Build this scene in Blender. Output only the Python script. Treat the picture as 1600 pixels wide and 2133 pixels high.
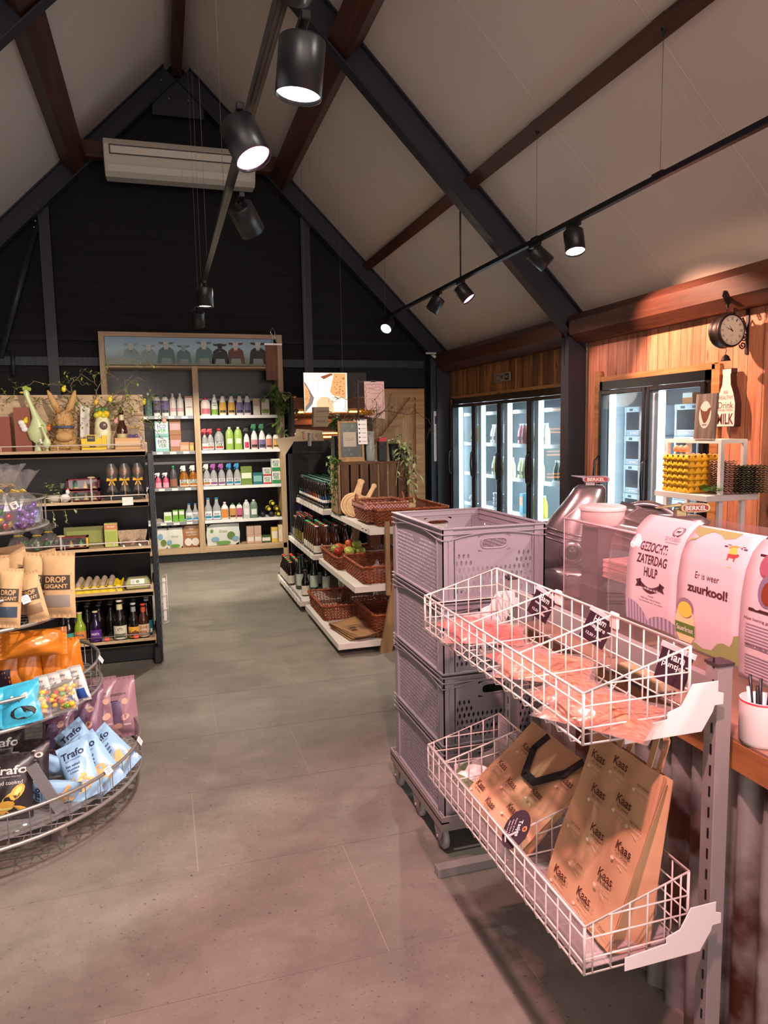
import bpy, bmesh, math, random
from mathutils import Vector, Matrix, noise
PI=math.pi
S=bpy.context.scene
for o in list(bpy.data.objects): bpy.data.objects.remove(o)
COL=S.collection
def lin(h):
    h=h.lstrip('#'); r=[int(h[i:i+2],16)/255 for i in (0,2,4)]
    return tuple([c/12.92 if c<=.04045 else ((c+.055)/1.055)**2.4 for c in r]+[1])
# ---------------- camera ----------------
YAW,PIT,ROL=.294656,.114457,.017687
fw=Vector((math.sin(YAW)*math.cos(PIT),math.cos(YAW)*math.cos(PIT),-math.sin(PIT)))
r0=Vector((math.cos(YAW),-math.sin(YAW),0)); d0=fw.cross(r0)
rt=math.cos(ROL)*r0+math.sin(ROL)*d0; dn=-math.sin(ROL)*r0+math.cos(ROL)*d0
cd=bpy.data.cameras.new('camera'); cam=bpy.data.objects.new('camera',cd); COL.objects.link(cam)
cd.sensor_fit='HORIZONTAL'; cd.sensor_width=36; cd.lens=36*1505.6/1600; cd.clip_start=.02; cd.clip_end=60
M=Matrix.Identity(4)
for i in range(3): M[i][0]=rt[i]; M[i][1]=-dn[i]; M[i][2]=-fw[i]
M[2][3]=1.6; cam.matrix_world=M; S.camera=cam
# ---------------- world, exposure ----------------
S.view_settings.view_transform='Standard'; S.view_settings.look='None'
S.view_settings.gamma=1; S.view_settings.use_curve_mapping=False; S.view_settings.exposure=1.0
W=bpy.data.worlds.new('world'); S.world=W; W.use_nodes=True
W.node_tree.nodes['Background'].inputs[0].default_value=(1.0,.86,.80,1); W.node_tree.nodes['Background'].inputs[1].default_value=.72
def spot(name,loc,d,power,color,ang=60,blend=.35,size=.04):
    l=bpy.data.lights.new(name,'SPOT'); l.energy=power; l.color=color; l.spot_size=math.radians(ang); l.spot_blend=blend; l.shadow_soft_size=size
    o=bpy.data.objects.new(name,l); COL.objects.link(o); o.location=loc; o.rotation_euler=Vector(d).to_track_quat('-Z','Y').to_euler(); return o
def area(name,loc,d,power,color,sx,sy):
    l=bpy.data.lights.new(name,'AREA'); l.energy=power; l.color=color; l.shape='RECTANGLE'; l.size=sx; l.size_y=sy
    o=bpy.data.objects.new(name,l); COL.objects.link(o); o.location=loc; o.rotation_euler=Vector(d).to_track_quat('-Z','Y').to_euler(); return o
WHITE=(1,.90,.78); PINK=(1,.44,.46); WARM=(1,.86,.70)
# fill light added behind the camera; stands for no seen source
area('rear_fill_light',(.4,-3.2,1.9),(0,1,.05),60,(1,.78,.74),5.5,2.6)
# ---------------- materials ----------------
MT={}
def mat(name,c='#808080',r=.5,me=0,emit=0,ecol=None,bump=0,bs=40,var=0,vs=6,alpha=1,spec=.5,trans=0,coat=0,stretch=None):
    if name in MT: return MT[name]
    m=bpy.data.materials.new(name); m.use_nodes=True; nt=m.node_tree; b=nt.nodes['Principled BSDF']
    c4=lin(c) if isinstance(c,str) else tuple(c)+(1,)
    b.inputs['Base Color'].default_value=c4; b.inputs['Roughness'].default_value=r; b.inputs['Metallic'].default_value=me
    b.inputs['Specular IOR Level'].default_value=spec
    if alpha<1: b.inputs['Alpha'].default_value=alpha
    if trans: b.inputs['Transmission Weight'].default_value=trans
    if coat: b.inputs['Coat Weight'].default_value=coat
    if emit: b.inputs['Emission Color'].default_value=lin(ecol) if ecol else c4; b.inputs['Emission Strength'].default_value=emit
    if bump or var:
        tc=nt.nodes.new('ShaderNodeTexCoord'); mp=nt.nodes.new('ShaderNodeMapping'); nt.links.new(tc.outputs['Object'],mp.inputs[0])
        if stretch: mp.inputs['Scale'].default_value=stretch
        if var:
            n=nt.nodes.new('ShaderNodeTexNoise'); n.inputs['Scale'].default_value=vs; n.inputs['Detail'].default_value=6
            nt.links.new(mp.outputs[0],n.inputs['Vector'])
            hs=nt.nodes.new('ShaderNodeHueSaturation'); hs.inputs['Color'].default_value=c4
            ml=nt.nodes.new('ShaderNodeMapRange'); ml.inputs[1].default_value=.3; ml.inputs[2].default_value=.7; ml.inputs[3].default_value=1-var; ml.inputs[4].default_value=1+var
            nt.links.new(n.outputs[0],ml.inputs[0]); nt.links.new(ml.outputs[0],hs.inputs['Value']); nt.links.new(hs.outputs[0],b.inputs['Base Color'])
        if bump:
            n=nt.nodes.new('ShaderNodeTexNoise'); n.inputs['Scale'].default_value=bs; n.inputs['Detail'].default_value=5
            nt.links.new(mp.outputs[0],n.inputs['Vector'])
            bp=nt.nodes.new('ShaderNodeBump'); bp.inputs['Strength'].default_value=bump; bp.inputs['Distance'].default_value=.01
            nt.links.new(n.outputs[0],bp.inputs['Height']); nt.links.new(bp.outputs[0],b.inputs['Normal'])
    MT[name]=m; return m
def wood(name,c1,c2,axis='Y',sc=1.0,r=.55,plank=None,knots=True,spread=.5,joint=None):
    """streaky wood; plank=(axis,width) gives boards of varying tone with dark joints (world/object coordinates)"""
    if name in MT: return MT[name]
    m=bpy.data.materials.new(name); m.use_nodes=True; nt=m.node_tree; N=nt.nodes; Lk=nt.links; b=N['Principled BSDF']
    b.inputs['Roughness'].default_value=r
    tc=N.new('ShaderNodeTexCoord'); sep=N.new('ShaderNodeSeparateXYZ'); Lk.new(tc.outputs['Object'],sep.inputs[0])
    st={'X':(1,12,12),'Y':(12,1,12),'Z':(12,12,1)}[axis]
    vec=tc.outputs['Object']; idx=None
    if plank:
        pa,pw=plank
        dv=N.new('ShaderNodeMath'); dv.operation='DIVIDE'; Lk.new(sep.outputs[pa],dv.inputs[0]); dv.inputs[1].default_value=pw
        # uneven widths
        fl=N.new('ShaderNodeMath'); fl.operation='FLOOR'; Lk.new(dv.outputs[0],fl.inputs[0])
        wn=N.new('ShaderNodeTexWhiteNoise'); wn.noise_dimensions='1D'; Lk.new(fl.outputs[0],wn.inputs['W'])
        fr=N.new('ShaderNodeMath'); fr.operation='FRACT'; Lk.new(dv.outputs[0],fr.inputs[0])
        ad=N.new('ShaderNodeVectorMath'); ad.operation='MULTIPLY_ADD'; Lk.new(wn.outputs['Color'],ad.inputs[0]); ad.inputs[1].default_value=(9,9,9); Lk.new(vec,ad.inputs[2]); vec=ad.outputs[0]; idx=wn.outputs['Value']
    mp=N.new('ShaderNodeMapping'); Lk.new(vec,mp.inputs[0]); mp.inputs['Scale'].default_value=tuple(sc*k for k in st)
    n1=N.new('ShaderNodeTexNoise'); n1.inputs['Scale'].default_value=1.3; n1.inputs['Detail'].default_value=8; n1.inputs['Distortion'].default_value=.8; Lk.new(mp.outputs[0],n1.inputs['Vector'])
    n2=N.new('ShaderNodeTexNoise'); n2.inputs['Scale'].default_value=9; n2.inputs['Detail'].default_value=4; Lk.new(mp.outputs[0],n2.inputs['Vector'])
    mx=N.new('ShaderNodeMath'); mx.operation='MULTIPLY_ADD'; Lk.new(n2.outputs[0],mx.inputs[0]); mx.inputs[1].default_value=.35; Lk.new(n1.outputs[0],mx.inputs[2])
    rp=N.new('ShaderNodeValToRGB'); rp.color_ramp.elements[0].position=.42; rp.color_ramp.elements[1].position=.86
    rp.color_ramp.elements[0].color=lin(c1); rp.color_ramp.elements[1].color=lin(c2); Lk.new(mx.outputs[0],rp.inputs[0]); out=rp.outputs[0]
    if idx is not None:
        hs=N.new('ShaderNodeHueSaturation'); mr=N.new('ShaderNodeMapRange'); Lk.new(idx,mr.inputs[0]); mr.inputs[3].default_value=1-spread; mr.inputs[4].default_value=1+spread*.6
        Lk.new(out,hs.inputs['Color']); Lk.new(mr.outputs[0],hs.inputs['Value']); out=hs.outputs[0]
        j=N.new('ShaderNodeMath'); j.operation='LESS_THAN'; Lk.new(fr.outputs[0],j.inputs[0]); j.inputs[1].default_value=joint or .03
        mj=N.new('ShaderNodeMix'); mj.data_type='RGBA'; Lk.new(j.outputs[0],mj.inputs[0]); Lk.new(out,mj.inputs[6]); mj.inputs[7].default_value=(.004,.003,.002,1); out=mj.outputs[2]
    if knots:
        vo=N.new('ShaderNodeTexVoronoi'); mk=N.new('ShaderNodeMapping'); Lk.new(vec,mk.inputs[0]); mk.inputs['Scale'].default_value=tuple({12:7,1:1.8}[k] for k in st); Lk.new(mk.outputs[0],vo.inputs['Vector']); vo.inputs['Scale'].default_value=1.2
        lt=N.new('ShaderNodeMapRange'); Lk.new(vo.outputs[0],lt.inputs[0]); lt.inputs[1].default_value=.05; lt.inputs[2].default_value=.13; lt.inputs[3].default_value=.35; lt.inputs[4].default_value=1
        mm=N.new('ShaderNodeMix'); mm.data_type='RGBA'; mm.blend_type='MULTIPLY'; mm.inputs[0].default_value=1; Lk.new(out,mm.inputs[6]); Lk.new(lt.outputs[0],mm.inputs[7]); out=mm.outputs[2]
    Lk.new(out,b.inputs['Base Color'])
    bp=N.new('ShaderNodeBump'); bp.inputs['Strength'].default_value=.25; bp.inputs['Distance'].default_value=.004; Lk.new(mx.outputs[0],bp.inputs['Height']); Lk.new(bp.outputs[0],b.inputs['Normal'])
    MT[name]=m; return m
def glass(name,tint='#ffffff',gl=.06,alpha=.9,r=.03):
    """thin clear sheet: mostly transparent with a glossy reflection"""
    if name in MT: return MT[name]
    m=bpy.data.materials.new(name); m.use_nodes=True; nt=m.node_tree; N=nt.nodes; Lk=nt.links
    N.remove(N['Principled BSDF']); t=N.new('ShaderNodeBsdfTransparent'); t.inputs[0].default_value=lin(tint)
    g=N.new('ShaderNodeBsdfGlossy'); g.inputs['Roughness'].default_value=r; g.inputs[0].default_value=(1,1,1,1)
    fr=N.new('ShaderNodeLayerWeight'); fr.inputs[0].default_value=.5; pw=N.new('ShaderNodeMath'); pw.operation='POWER'; Lk.new(fr.outputs[1],pw.inputs[0]); pw.inputs[1].default_value=4; ad=N.new('ShaderNodeMath'); ad.operation='MULTIPLY_ADD'; Lk.new(pw.outputs[0],ad.inputs[0]); ad.inputs[1].default_value=.35; ad.inputs[2].default_value=gl*.6
    mx=N.new('ShaderNodeMixShader'); Lk.new(ad.outputs[0],mx.inputs[0]); Lk.new(t.outputs[0],mx.inputs[1]); Lk.new(g.outputs[0],mx.inputs[2])
    d=N.new('ShaderNodeBsdfDiffuse'); d.inputs[0].default_value=lin('#d8d8d8'); m2=N.new('ShaderNodeMixShader'); m2.inputs[0].default_value=1-alpha
    Lk.new(mx.outputs[0],m2.inputs[1]); Lk.new(d.outputs[0],m2.inputs[2]); Lk.new(m2.outputs[0],N['Material Output'].inputs[0])
    MT[name]=m; return m
# ---------------- mesh builder ----------------
TXT={}
def textmesh(s,bold=0):
    k=(s,bold)
    if k not in TXT:
        cu=bpy.data.curves.new('t','FONT'); cu.body=s; cu.size=1; cu.offset=bold; cu.resolution_u=3; cu.align_x='CENTER'; cu.align_y='CENTER'
        ob=bpy.data.objects.new('t',cu); COL.objects.link(ob)
        me=bpy.data.meshes.new_from_object(ob.evaluated_get(bpy.context.evaluated_depsgraph_get()))
        vs=[tuple(v.co[:2]) for v in me.vertices]; fs=[tuple(p.vertices) for p in me.polygons]
        xs=[v[0] for v in vs] or [0]; ys=[v[1] for v in vs] or [0]
        w=max(xs)-min(xs); cx=(max(xs)+min(xs))/2; h=max(ys)-min(ys); cy=(max(ys)+min(ys))/2
        TXT[k]=([(x-cx,y-cy) for x,y in vs],fs,w or 1,h or 1)
        bpy.data.objects.remove(ob); bpy.data.curves.remove(cu); bpy.data.meshes.remove(me)
    return TXT[k]
def rot(ax,a): return Matrix.Rotation(a,4,ax)
def tr(x,y,z): return Matrix.Translation((x,y,z))
def frame(o,x,y,z=None):
    x=Vector(x).normalized(); y=Vector(y); z=x.cross(y).normalized(); y=z.cross(x); m=Matrix.Identity(4)
    for i in range(3): m[i][0]=x[i];m[i][1]=y[i];m[i][2]=z[i];m[i][3]=o[i]
    return m
class MB:
    def __init__(s,T=None): s.v=[];s.f=[];s.mi=[];s.sm=[];s.mats=[];s.T=T or Matrix()
    def _m(s,m):
        if m not in s.mats: s.mats.append(m)
        return s.mats.index(m)
    def add(s,vs,fs,m,smooth=False,T=None):
        b=len(s.v); TT=s.T@T if T is not None else s.T; k=s._m(m) if not isinstance(m,list) else None
        s.v+=[tuple(TT@Vector(v)) for v in vs]
        for i,f in enumerate(fs):
            s.f.append(tuple(b+j for j in f)); s.mi.append(k if k is not None else s._m(m[i])); s.sm.append(smooth)
        return s
    def box(s,x0,x1,y0,y1,z0,z1,m,T=None):
        vs=[(x,y,z) for z in (z0,z1) for y in (y0,y1) for x in (x0,x1)]
        return s.add(vs,[(0,2,3,1),(4,5,7,6),(0,1,5,4),(2,6,7,3),(0,4,6,2),(1,3,7,5)],m,False,T)
    def quad(s,a,b,c,d,m,T=None): return s.add([a,b,c,d],[(0,1,2,3)],m,False,T)
    def rect(s,w,h,m,T=None,cx=0,cy=0): return s.add([(cx-w/2,cy-h/2,0),(cx+w/2,cy-h/2,0),(cx+w/2,cy+h/2,0),(cx-w/2,cy+h/2,0)],[(0,1,2,3)],m,False,T)
    def poly(s,pts,m,T=None): return s.add([(p[0],p[1],0) for p in pts],[tuple(range(len(pts)))],m,False,T)
    def ell(s,rx,ry,m,T=None,n=20,cx=0,cy=0): return s.poly([(cx+rx*math.cos(2*PI*i/n),cy+ry*math.sin(2*PI*i/n)) for i in range(n)],m,T)
    def prism(s,pts,t,m,T=None,smooth=False):
        n=len(pts); vs=[(x,y,0) for x,y in pts]+[(x,y,t) for x,y in pts]
        fs=[tuple(range(n))[::-1],tuple(range(n,2*n))]+[(i,(i+1)%n,n+(i+1)%n,n+i) for i in range(n)]
        return s.add(vs,fs,m,smooth,T)
    def tube(s,pts,r,m,n=6,closed=False,T=None,cap=True,radii=None):
        P=[Vector(p) for p in pts]; k=len(P); vs=[];fs=[]; prev=None
        for i,p in enumerate(P):
            if closed: t=P[(i+1)%k]-P[i-1]
            else: t=P[min(i+1,k-1)]-P[max(i-1,0)]
            if t.length<1e-9: t=Vector((0,0,1))
            t.normalize()
            if prev is None: a=t.orthogonal().normalized()
            else:
                a=prev-t*prev.dot(t); a=a.normalized() if a.length>1e-6 else t.orthogonal().normalized()
            prev=a; b=t.cross(a); rr=radii[i] if radii else r
            for j in range(n): q=2*PI*j/n; vs.append(p+(a*math.cos(q)+b*math.sin(q))*rr)
        for i in range(k if closed else k-1):
            for j in range(n): fs.append((i*n+j,i*n+(j+1)%n,((i+1)%k)*n+(j+1)%n,((i+1)%k)*n+j))
        if cap and not closed: fs+= [tuple(range(n))[::-1],tuple((k-1)*n+j for j in range(n))]
        return s.add(vs,fs,m,True,T)
    def lathe(s,prof,m,n=16,T=None,a0=0,a1=2*PI,caps=True,smooth=True):
        """prof: list of (r,z) or (r,z,material of the band above)"""
        full=abs(a1-a0-2*PI)<1e-6; k=n if full else n+1; vs=[];fs=[];ms=[]
        for p in prof:
            for j in range(k): a=a0+(a1-a0)*j/n; vs.append((p[0]*math.cos(a),p[0]*math.sin(a),p[1]))
        cur=m
        for i in range(len(prof)-1):
            if len(prof[i])>2: cur=prof[i][2]
            for j in range(n): jj=(j+1)%k; fs.append((i*k+j,i*k+jj,(i+1)*k+jj,(i+1)*k+j)); ms.append(cur)
        if caps and full:
            if prof[0][0]>1e-5: fs.append(tuple(range(k))[::-1]); ms.append(prof[0][2] if len(prof[0])>2 else m)
            if prof[-1][0]>1e-5: fs.append(tuple((len(prof)-1)*k+j for j in range(k))); ms.append(cur)
        return s.add(vs,fs,ms,smooth,T)
    def ball(s,c,r,m,n=10,k=7,sc=(1,1,1),T=None,jit=0,seed=0):
        rd=random.Random(seed); vs=[];fs=[]
        for i in range(k+1):
            t=PI*i/k
            for j in range(n):
                a=2*PI*j/n; q=1+rd.uniform(-jit,jit)
                vs.append((c[0]+r*sc[0]*math.sin(t)*math.cos(a)*q,c[1]+r*sc[1]*math.sin(t)*math.sin(a)*q,c[2]+r*sc[2]*math.cos(t)*q))
        for i in range(k):
            for j in range(n): fs.append((i*n+j,(i+1)*n+j,(i+1)*n+(j+1)%n,i*n+(j+1)%n))
        return s.add(vs,fs,m,True,T)
    def grid(s,fn,nu,nv,m,smooth=True,T=None,closed_u=False):
        vs=[fn(i/nu,j/nv) for j in range(nv+1) for i in range(nu+1)]; fs=[];ms=[]
        for j in range(nv):
            for i in range(nu):
                a=j*(nu+1)+i; fs.append((a,a+1,a+nu+2,a+nu+1)); ms.append(m((i+.5)/nu,(j+.5)/nv) if callable(m) else m)
        return s.add(vs,fs,ms,smooth,T)
    def text(s,t,h,m,T=None,x=0,y=0,z=.0004,w=None,bold=0,rotz=0):
        """t drawn about (x,y) with cap height h (or squeezed to width w)"""
        vs,fs,tw,th=textmesh(t,bold); sy=h/th; sx=sy if w is None else w/tw
        TT=tr(x,y,z)@rot('Z',rotz); TT=T@TT if T is not None else TT
        return s.add([(a*sx,b*sy,0) for a,b in vs],fs,m,False,TT)
    def build(s,name,parent=None,bevel=0,seg=1,solid=0):
        me=bpy.data.meshes.new(name); me.from_pydata(s.v,[],s.f)
        for m in s.mats: me.materials.append(m)
        me.polygons.foreach_set('material_index',s.mi); me.polygons.foreach_set('use_smooth',s.sm); me.update()
        o=bpy.data.objects.new(name,me); COL.objects.link(o)
        if parent is not None: o.parent=parent
        if solid:
            sd=o.modifiers.new('s','SOLIDIFY'); sd.thickness=solid; sd.offset=0
        if bevel:
            bm_=o.modifiers.new('b','BEVEL'); bm_.width=bevel; bm_.segments=seg; bm_.limit_method='ANGLE'; bm_.angle_limit=math.radians(40)
        return o
def tag(o,label,cat,group=None,kind=None):
    if label: o['label']=label
    if cat: o['category']=cat
    if group: o['group']=group
    if kind: o['kind']=kind
    return o
def thing(name,loc,label,cat,group=None,rz=0,rx=0,ry=0):
    o=bpy.data.objects.new(name,None); COL.objects.link(o); o.location=loc; o.rotation_euler=(rx,ry,rz); o.empty_display_size=.05
    return tag(o,label,cat,group)
def struct(o,name=None): o['kind']='structure'; return o
KIDS={}
def kids(o): return [c for c in bpy.data.objects if c.parent is o]
def dup(o,loc,rz=None,label=None,group=None,rot3=None,scale=None,_ch={}):
    def rec(a,p):
        c=a.copy(); COL.objects.link(c); c.parent=p
        for k in _tree(a): rec(k,c)
        return c
    c=rec(o,None); c.location=loc
    if rz is not None: c.rotation_euler=(0,0,rz)
    if rot3 is not None: c.rotation_euler=rot3
    if scale is not None: c.scale=(scale,)*3 if not isinstance(scale,tuple) else scale
    if label: c['label']=label
    if group: c['group']=group
    return c
_TREE={}
def _tree(a):
    n=a.name
    if n not in _TREE: _TREE[n]=[c for c in bpy.data.objects if c.parent is a]
    return _TREE[n]
ORD=['first','second','third','fourth','fifth','sixth','seventh','eighth','ninth','tenth','eleventh','twelfth']
RND=random.Random(7)
# common materials
blk=mat('black_metal','#121317',.45); blks=mat('black_paint','#1b1d22',.35); white=mat('white_paint','#e9e6e2',.4); chrome=mat('chrome','#d8d8d8',.12,1)
steel=mat('steel_grey','#8b8a8c',.45,.6); paper=mat('paper','#f4efec',.6); paperw=mat('paper_label','#efece4',.55); ink=mat('ink','#2a1d22',.6); whiteink=mat('white_ink','#f5f3f0',.5)
# ================= STRUCTURE =================
# floor : 1.2 x 0.61 m stone-look tiles in staggered rows
def tilemat():
    m=bpy.data.materials.new('stone_tile'); m.use_nodes=True; nt=m.node_tree; N=nt.nodes; L=nt.links; b=N['Principled BSDF']
    tc=N.new('ShaderNodeTexCoord'); mp=N.new('ShaderNodeMapping'); L.new(tc.outputs['Object'],mp.inputs[0]); mp.inputs['Scale'].default_value=(1.1,1.6,1)
    n1=N.new('ShaderNodeTexNoise'); n1.inputs['Scale'].default_value=2.4; n1.inputs['Detail'].default_value=12; n1.inputs['Roughness'].default_value=.72; n1.inputs['Distortion'].default_value=.3; L.new(mp.outputs[0],n1.inputs['Vector'])
    n2=N.new('ShaderNodeTexNoise'); n2.inputs['Scale'].default_value=70; n2.inputs['Detail'].default_value=3; L.new(tc.outputs['Object'],n2.inputs['Vector'])
    rp=N.new('ShaderNodeValToRGB'); e=rp.color_ramp.elements; e[0].position=.30; e[1].position=.72; e[0].color=lin('#68645c'); e[1].color=lin('#88837a'); L.new(n1.outputs[0],rp.inputs[0])
    r2=N.new('ShaderNodeValToRGB'); f=r2.color_ramp.elements; f[0].position=.25; f[1].position=.37; f[0].color=(.3,.3,.3,1); f[1].color=(1,1,1,1); f3=r2.color_ramp.elements.new(.68); f3.color=(1,1,1,1); f4=r2.color_ramp.elements.new(.74); f4.color=(1.5,1.5,1.45,1); L.new(n2.outputs[0],r2.inputs[0])
    mx=N.new('ShaderNodeMix'); mx.data_type='RGBA'; mx.blend_type='MULTIPLY'; mx.inputs[0].default_value=1.0; L.new(rp.outputs[0],mx.inputs[6]); L.new(r2.outputs[0],mx.inputs[7]); L.new(mx.outputs[2],b.inputs['Base Color'])
    rr=N.new('ShaderNodeMapRange'); L.new(n1.outputs[0],rr.inputs[0]); rr.inputs[3].default_value=.36; rr.inputs[4].default_value=.52; L.new(rr.outputs[0],b.inputs['Roughness'])
    bp=N.new('ShaderNodeBump'); bp.inputs['Strength'].default_value=.12; bp.inputs['Distance'].default_value=.003; L.new(n2.outputs[0],bp.inputs['Height']); L.new(bp.outputs[0],b.inputs['Normal']); return m
TILE=tilemat(); GROUT=mat('grout','#9a948a',.8)
fl=MB(); offs={-1:.97,0:.59,1:.047,2:.585,3:.205,4:.72,5:-.156,6:.28,7:1.02,8:.6}
fl.box(-3.2,4.2,-4.2,10,-.06,-.0012,GROUT)
for r in range(-11,13):
    y0=1.97+.61*r+.0013; y1=y0+.6074
    o=offs.get(r,RND.uniform(0,1.2))
    for k in range(-5,6):
        x0=o+1.2*k+.0013; x1=x0+1.1974
        x0=max(x0,-3.15); x1=min(x1,4.15)
        if x1>x0: fl.quad((x0,y0,0),(x1,y0,0),(x1,y1,0),(x0,y1,0),TILE)
struct(fl.build('floor'))
# roof panels (white sandwich panels with joints every 1.15 m)
PANEL=mat('roof_panel','#dad1c7',.55,var=.03,vs=1.5)
JOINT=mat('panel_joint','#f4efe6',.4)
def roof(side):
    b=MB(); x0,z0=.38,6.06
    x1=3.83 if side>0 else -3.07; z1=2.61
    b.add([(x0,-4.2,z0),(x1,-4.2,z1),(x1,9.7,z1),(x0,9.7,z0),(x0,-4.2,z0+.12),(x1,-4.2,z1+.12),(x1,9.7,z1+.12),(x0,9.7,z0+.12)],[(0,1,2,3),(4,7,6,5),(0,4,5,1),(3,2,6,7),(1,5,6,2)],PANEL)
    n=Vector((-side,0,-1)).normalized()*.002
    for y in [-3.3,-2.15,-1,.15,1.3,2.45,3.6,4.76,5.92,7.05,8.05,8.85,9.3]:
        for d,w in ((0,.006),(.09,.003)):
            a=Vector((x0,y+d,z0))+n; c=Vector((x1,y+d,z1))+n
            b.quad(a,c,c+Vector((0,w,0)),a+Vector((0,w,0)),JOINT)
    return struct(b.build('ceiling'))
roof(1); roof(-1)
# walls
DARK=mat('dark_boards','#0e1014',.75,bump=.3,bs=12,stretch=(1,1,8),var=.25,vs=3)
bw=MB(); bw.box(-3.2,3.95,9.62,9.7,0,6.1,DARK)
z=.0
while z<5.9:   # lapped boards
    hw=min(3.45,6.06-z)
    bw.add([(-3.07,9.6,z),(3.83,9.6,z),(3.83,9.62,z+.175),(-3.07,9.62,z+.175)],[(0,1,2,3)],DARK); z+=.18
struct(bw.build('wall_back'))
lw=MB(); lw.box(-3.15,-3.07,-4.2,9.7,0,2.75,mat('left_wall_paint','#5c544c',.7)); struct(lw.build('wall_left'))
RECL=wood('reclaimed_boards','#452c18','#b98352','Z',1.0,.6,plank=(1,.105),spread=.55)
RECL_LIT=wood('lamplit_boards','#96543a','#dc9874','Z',1.0,.6,plank=(1,.135),spread=.32)  # same boards as the far bay, with pink lamplight put into the colour
BROWNP=wood('brown_panel','#3b2616','#6b4426','Z',1.0,.6,plank=(1,.2),spread=.15)
rw=MB()
rw.box(3.83,3.95,6.14,9.6,1.985,2.62,RECL); rw.box(3.83,3.95,9.22,9.6,0,1.985,RECL)
rw.box(3.83,3.95,5.73,6.0,0,2.62,RECL_LIT); rw.box(3.83,3.95,4.36,5.73,1.985,2.62,RECL_LIT); rw.box(3.83,3.95,3.9,4.36,0,2.62,RECL_LIT)
rw.box(3.83,3.95,6.1,6.2,0,1.985,RECL)
rw.box(3.83,3.95,2.3,3.9,2.2,2.62,RECL_LIT); rw.box(3.93,3.99,-4.2,3.9,0,2.62,BROWNP); rw.box(3.83,3.93,-4.2,2.3,0,2.62,BROWNP)
struct(rw.build('wall_right'))
# board trims round the fridge openings
LT=wood('trim_wood','#8a5a30','#c08a55','Y',1.2,.5)
t=MB(); t.box(3.805,3.835,6.15,9.3,1.985,2.02,LT); t.box(3.805,3.835,9.22,9.3,0,2.0,LT); struct(t.build('trim_1'))
t=MB(); t.box(3.805,3.835,4.33,5.8,1.985,2.03,LT); t.box(3.80,3.835,5.74,5.83,0,2.08,LT); t.box(3.805,3.835,4.28,4.36,0,2.02,LT); struct(t.build('trim_2'))
# dark pilaster beside the door, at the end of the fridge wall
BLUEW=mat('blue_black_wood','#27323c',.5,bump=.3,bs=9,stretch=(6,6,1),var=.25,vs=4)
t=MB(); t.box(3.56,3.83,9.42,9.6,0,2.6,BLUEW); struct(t.build('wall_corner'))
t=MB(); t.box(-3.07,3.5,9.52,9.6,2.42,2.52,BLUEW); t.box(-3.07,3.5,9.55,9.6,2.72,2.78,DARK); struct(t.build('trim_3'))
# steel frames
SB=mat('steel_blue_black','#2b2d38',.42,.0,bump=.05,bs=3)
def ibeam(b,a,c,up,h,w,m):
    a=Vector(a);c=Vector(c);d=(c-a).normalized();up=Vector(up).normalized();s=d.cross(up).normalized();L=(c-a).length
    T=Matrix.Identity(4)
    for i in range(3): T[i][0]=d[i];T[i][1]=s[i];T[i][2]=up[i];T[i][3]=a[i]
    b.box(0,L,-w/2,w/2,0,.014,m,T); b.box(0,L,-w/2,w/2,h-.014,h,m,T); b.box(0,L,-.006,.006,0,h,m,T)
def portal(y,w,h,name):
    b=MB(); e=h*.7071
    # right rafter: inner edge line parallel to the roof
    for s in (1,-1):
        a=(.38,y,6.06-h*1.414); xe=3.83 if s>0 else -3.07
        c=(xe-s*e*0-s*.0,y,2.61-h*1.414)
        ibeam(b,a,c,(s,0,1),h,w,SB)
    for s,xw in ((1,3.83),(-1,-3.07)):
        b.box(xw-s*.194 if s>0 else xw,xw if s>0 else xw+.194,y-w/2,y+w/2,0,2.6,SB) if False else None
        x0,x1=(xw-.195,xw) if s>0 else (xw,xw+.195)
        b.box(x0,x1,y-w/2,y+w/2,0,2.42,SB)
        # haunch plate
        b.add([(xw-s*.195,y-.008,2.15),(xw,y-.008,2.15),(xw,y-.008,2.6),(xw-s*.195,y-.008,2.6),(xw-s*.195,y+.008,2.15),(xw,y+.008,2.15),(xw,y+.008,2.6),(xw-s*.195,y+.008,2.6)],[(0,1,2,3),(7,6,5,4),(0,4,5,1),(0,3,7,4)],SB)
    b.box(.38-.3,.38+.3,y-.01,y+.01,5.35,5.75,SB)
    BL=mat('bolt','#a0a0a0',.3,.8)
    for dx,dz in ((-.18,5.72),(-.1,5.52),(.12,5.52)): b.ball((.38+dx,y-w/2-.005,dz),.014,BL,6,4)
    return tag(b.build(name,bevel=.004),None,None,kind='structure')
portal(6.08,.13,.235,'trim_4'); portal(9.44,.13,.215,'trim_5'); portal(2.4,.13,.235,'trim_6') if False else None
# gable studs and braces on the back wall
b=MB(); b.box(-1.25,-1.13,9.5,9.6,0,4.55,SB); b.box(1.83,1.95,9.5,9.6,0,4.5,SB)
b.tube([(-1.27,9.48,4.02),(-1.75,9.48,2.5)],.045,SB,4); b.tube([(-1.62,9.5,2.6),(-1.63,9.5,2.3)],.03,SB,4)
for p in ((-1.27,9.43,4.05),(-1.29,9.43,3.98)): b.ball(p,.014,mat('bolt','#a0a0a0',.3,.8),6,4)
struct(b.build('trim_7'))
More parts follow.
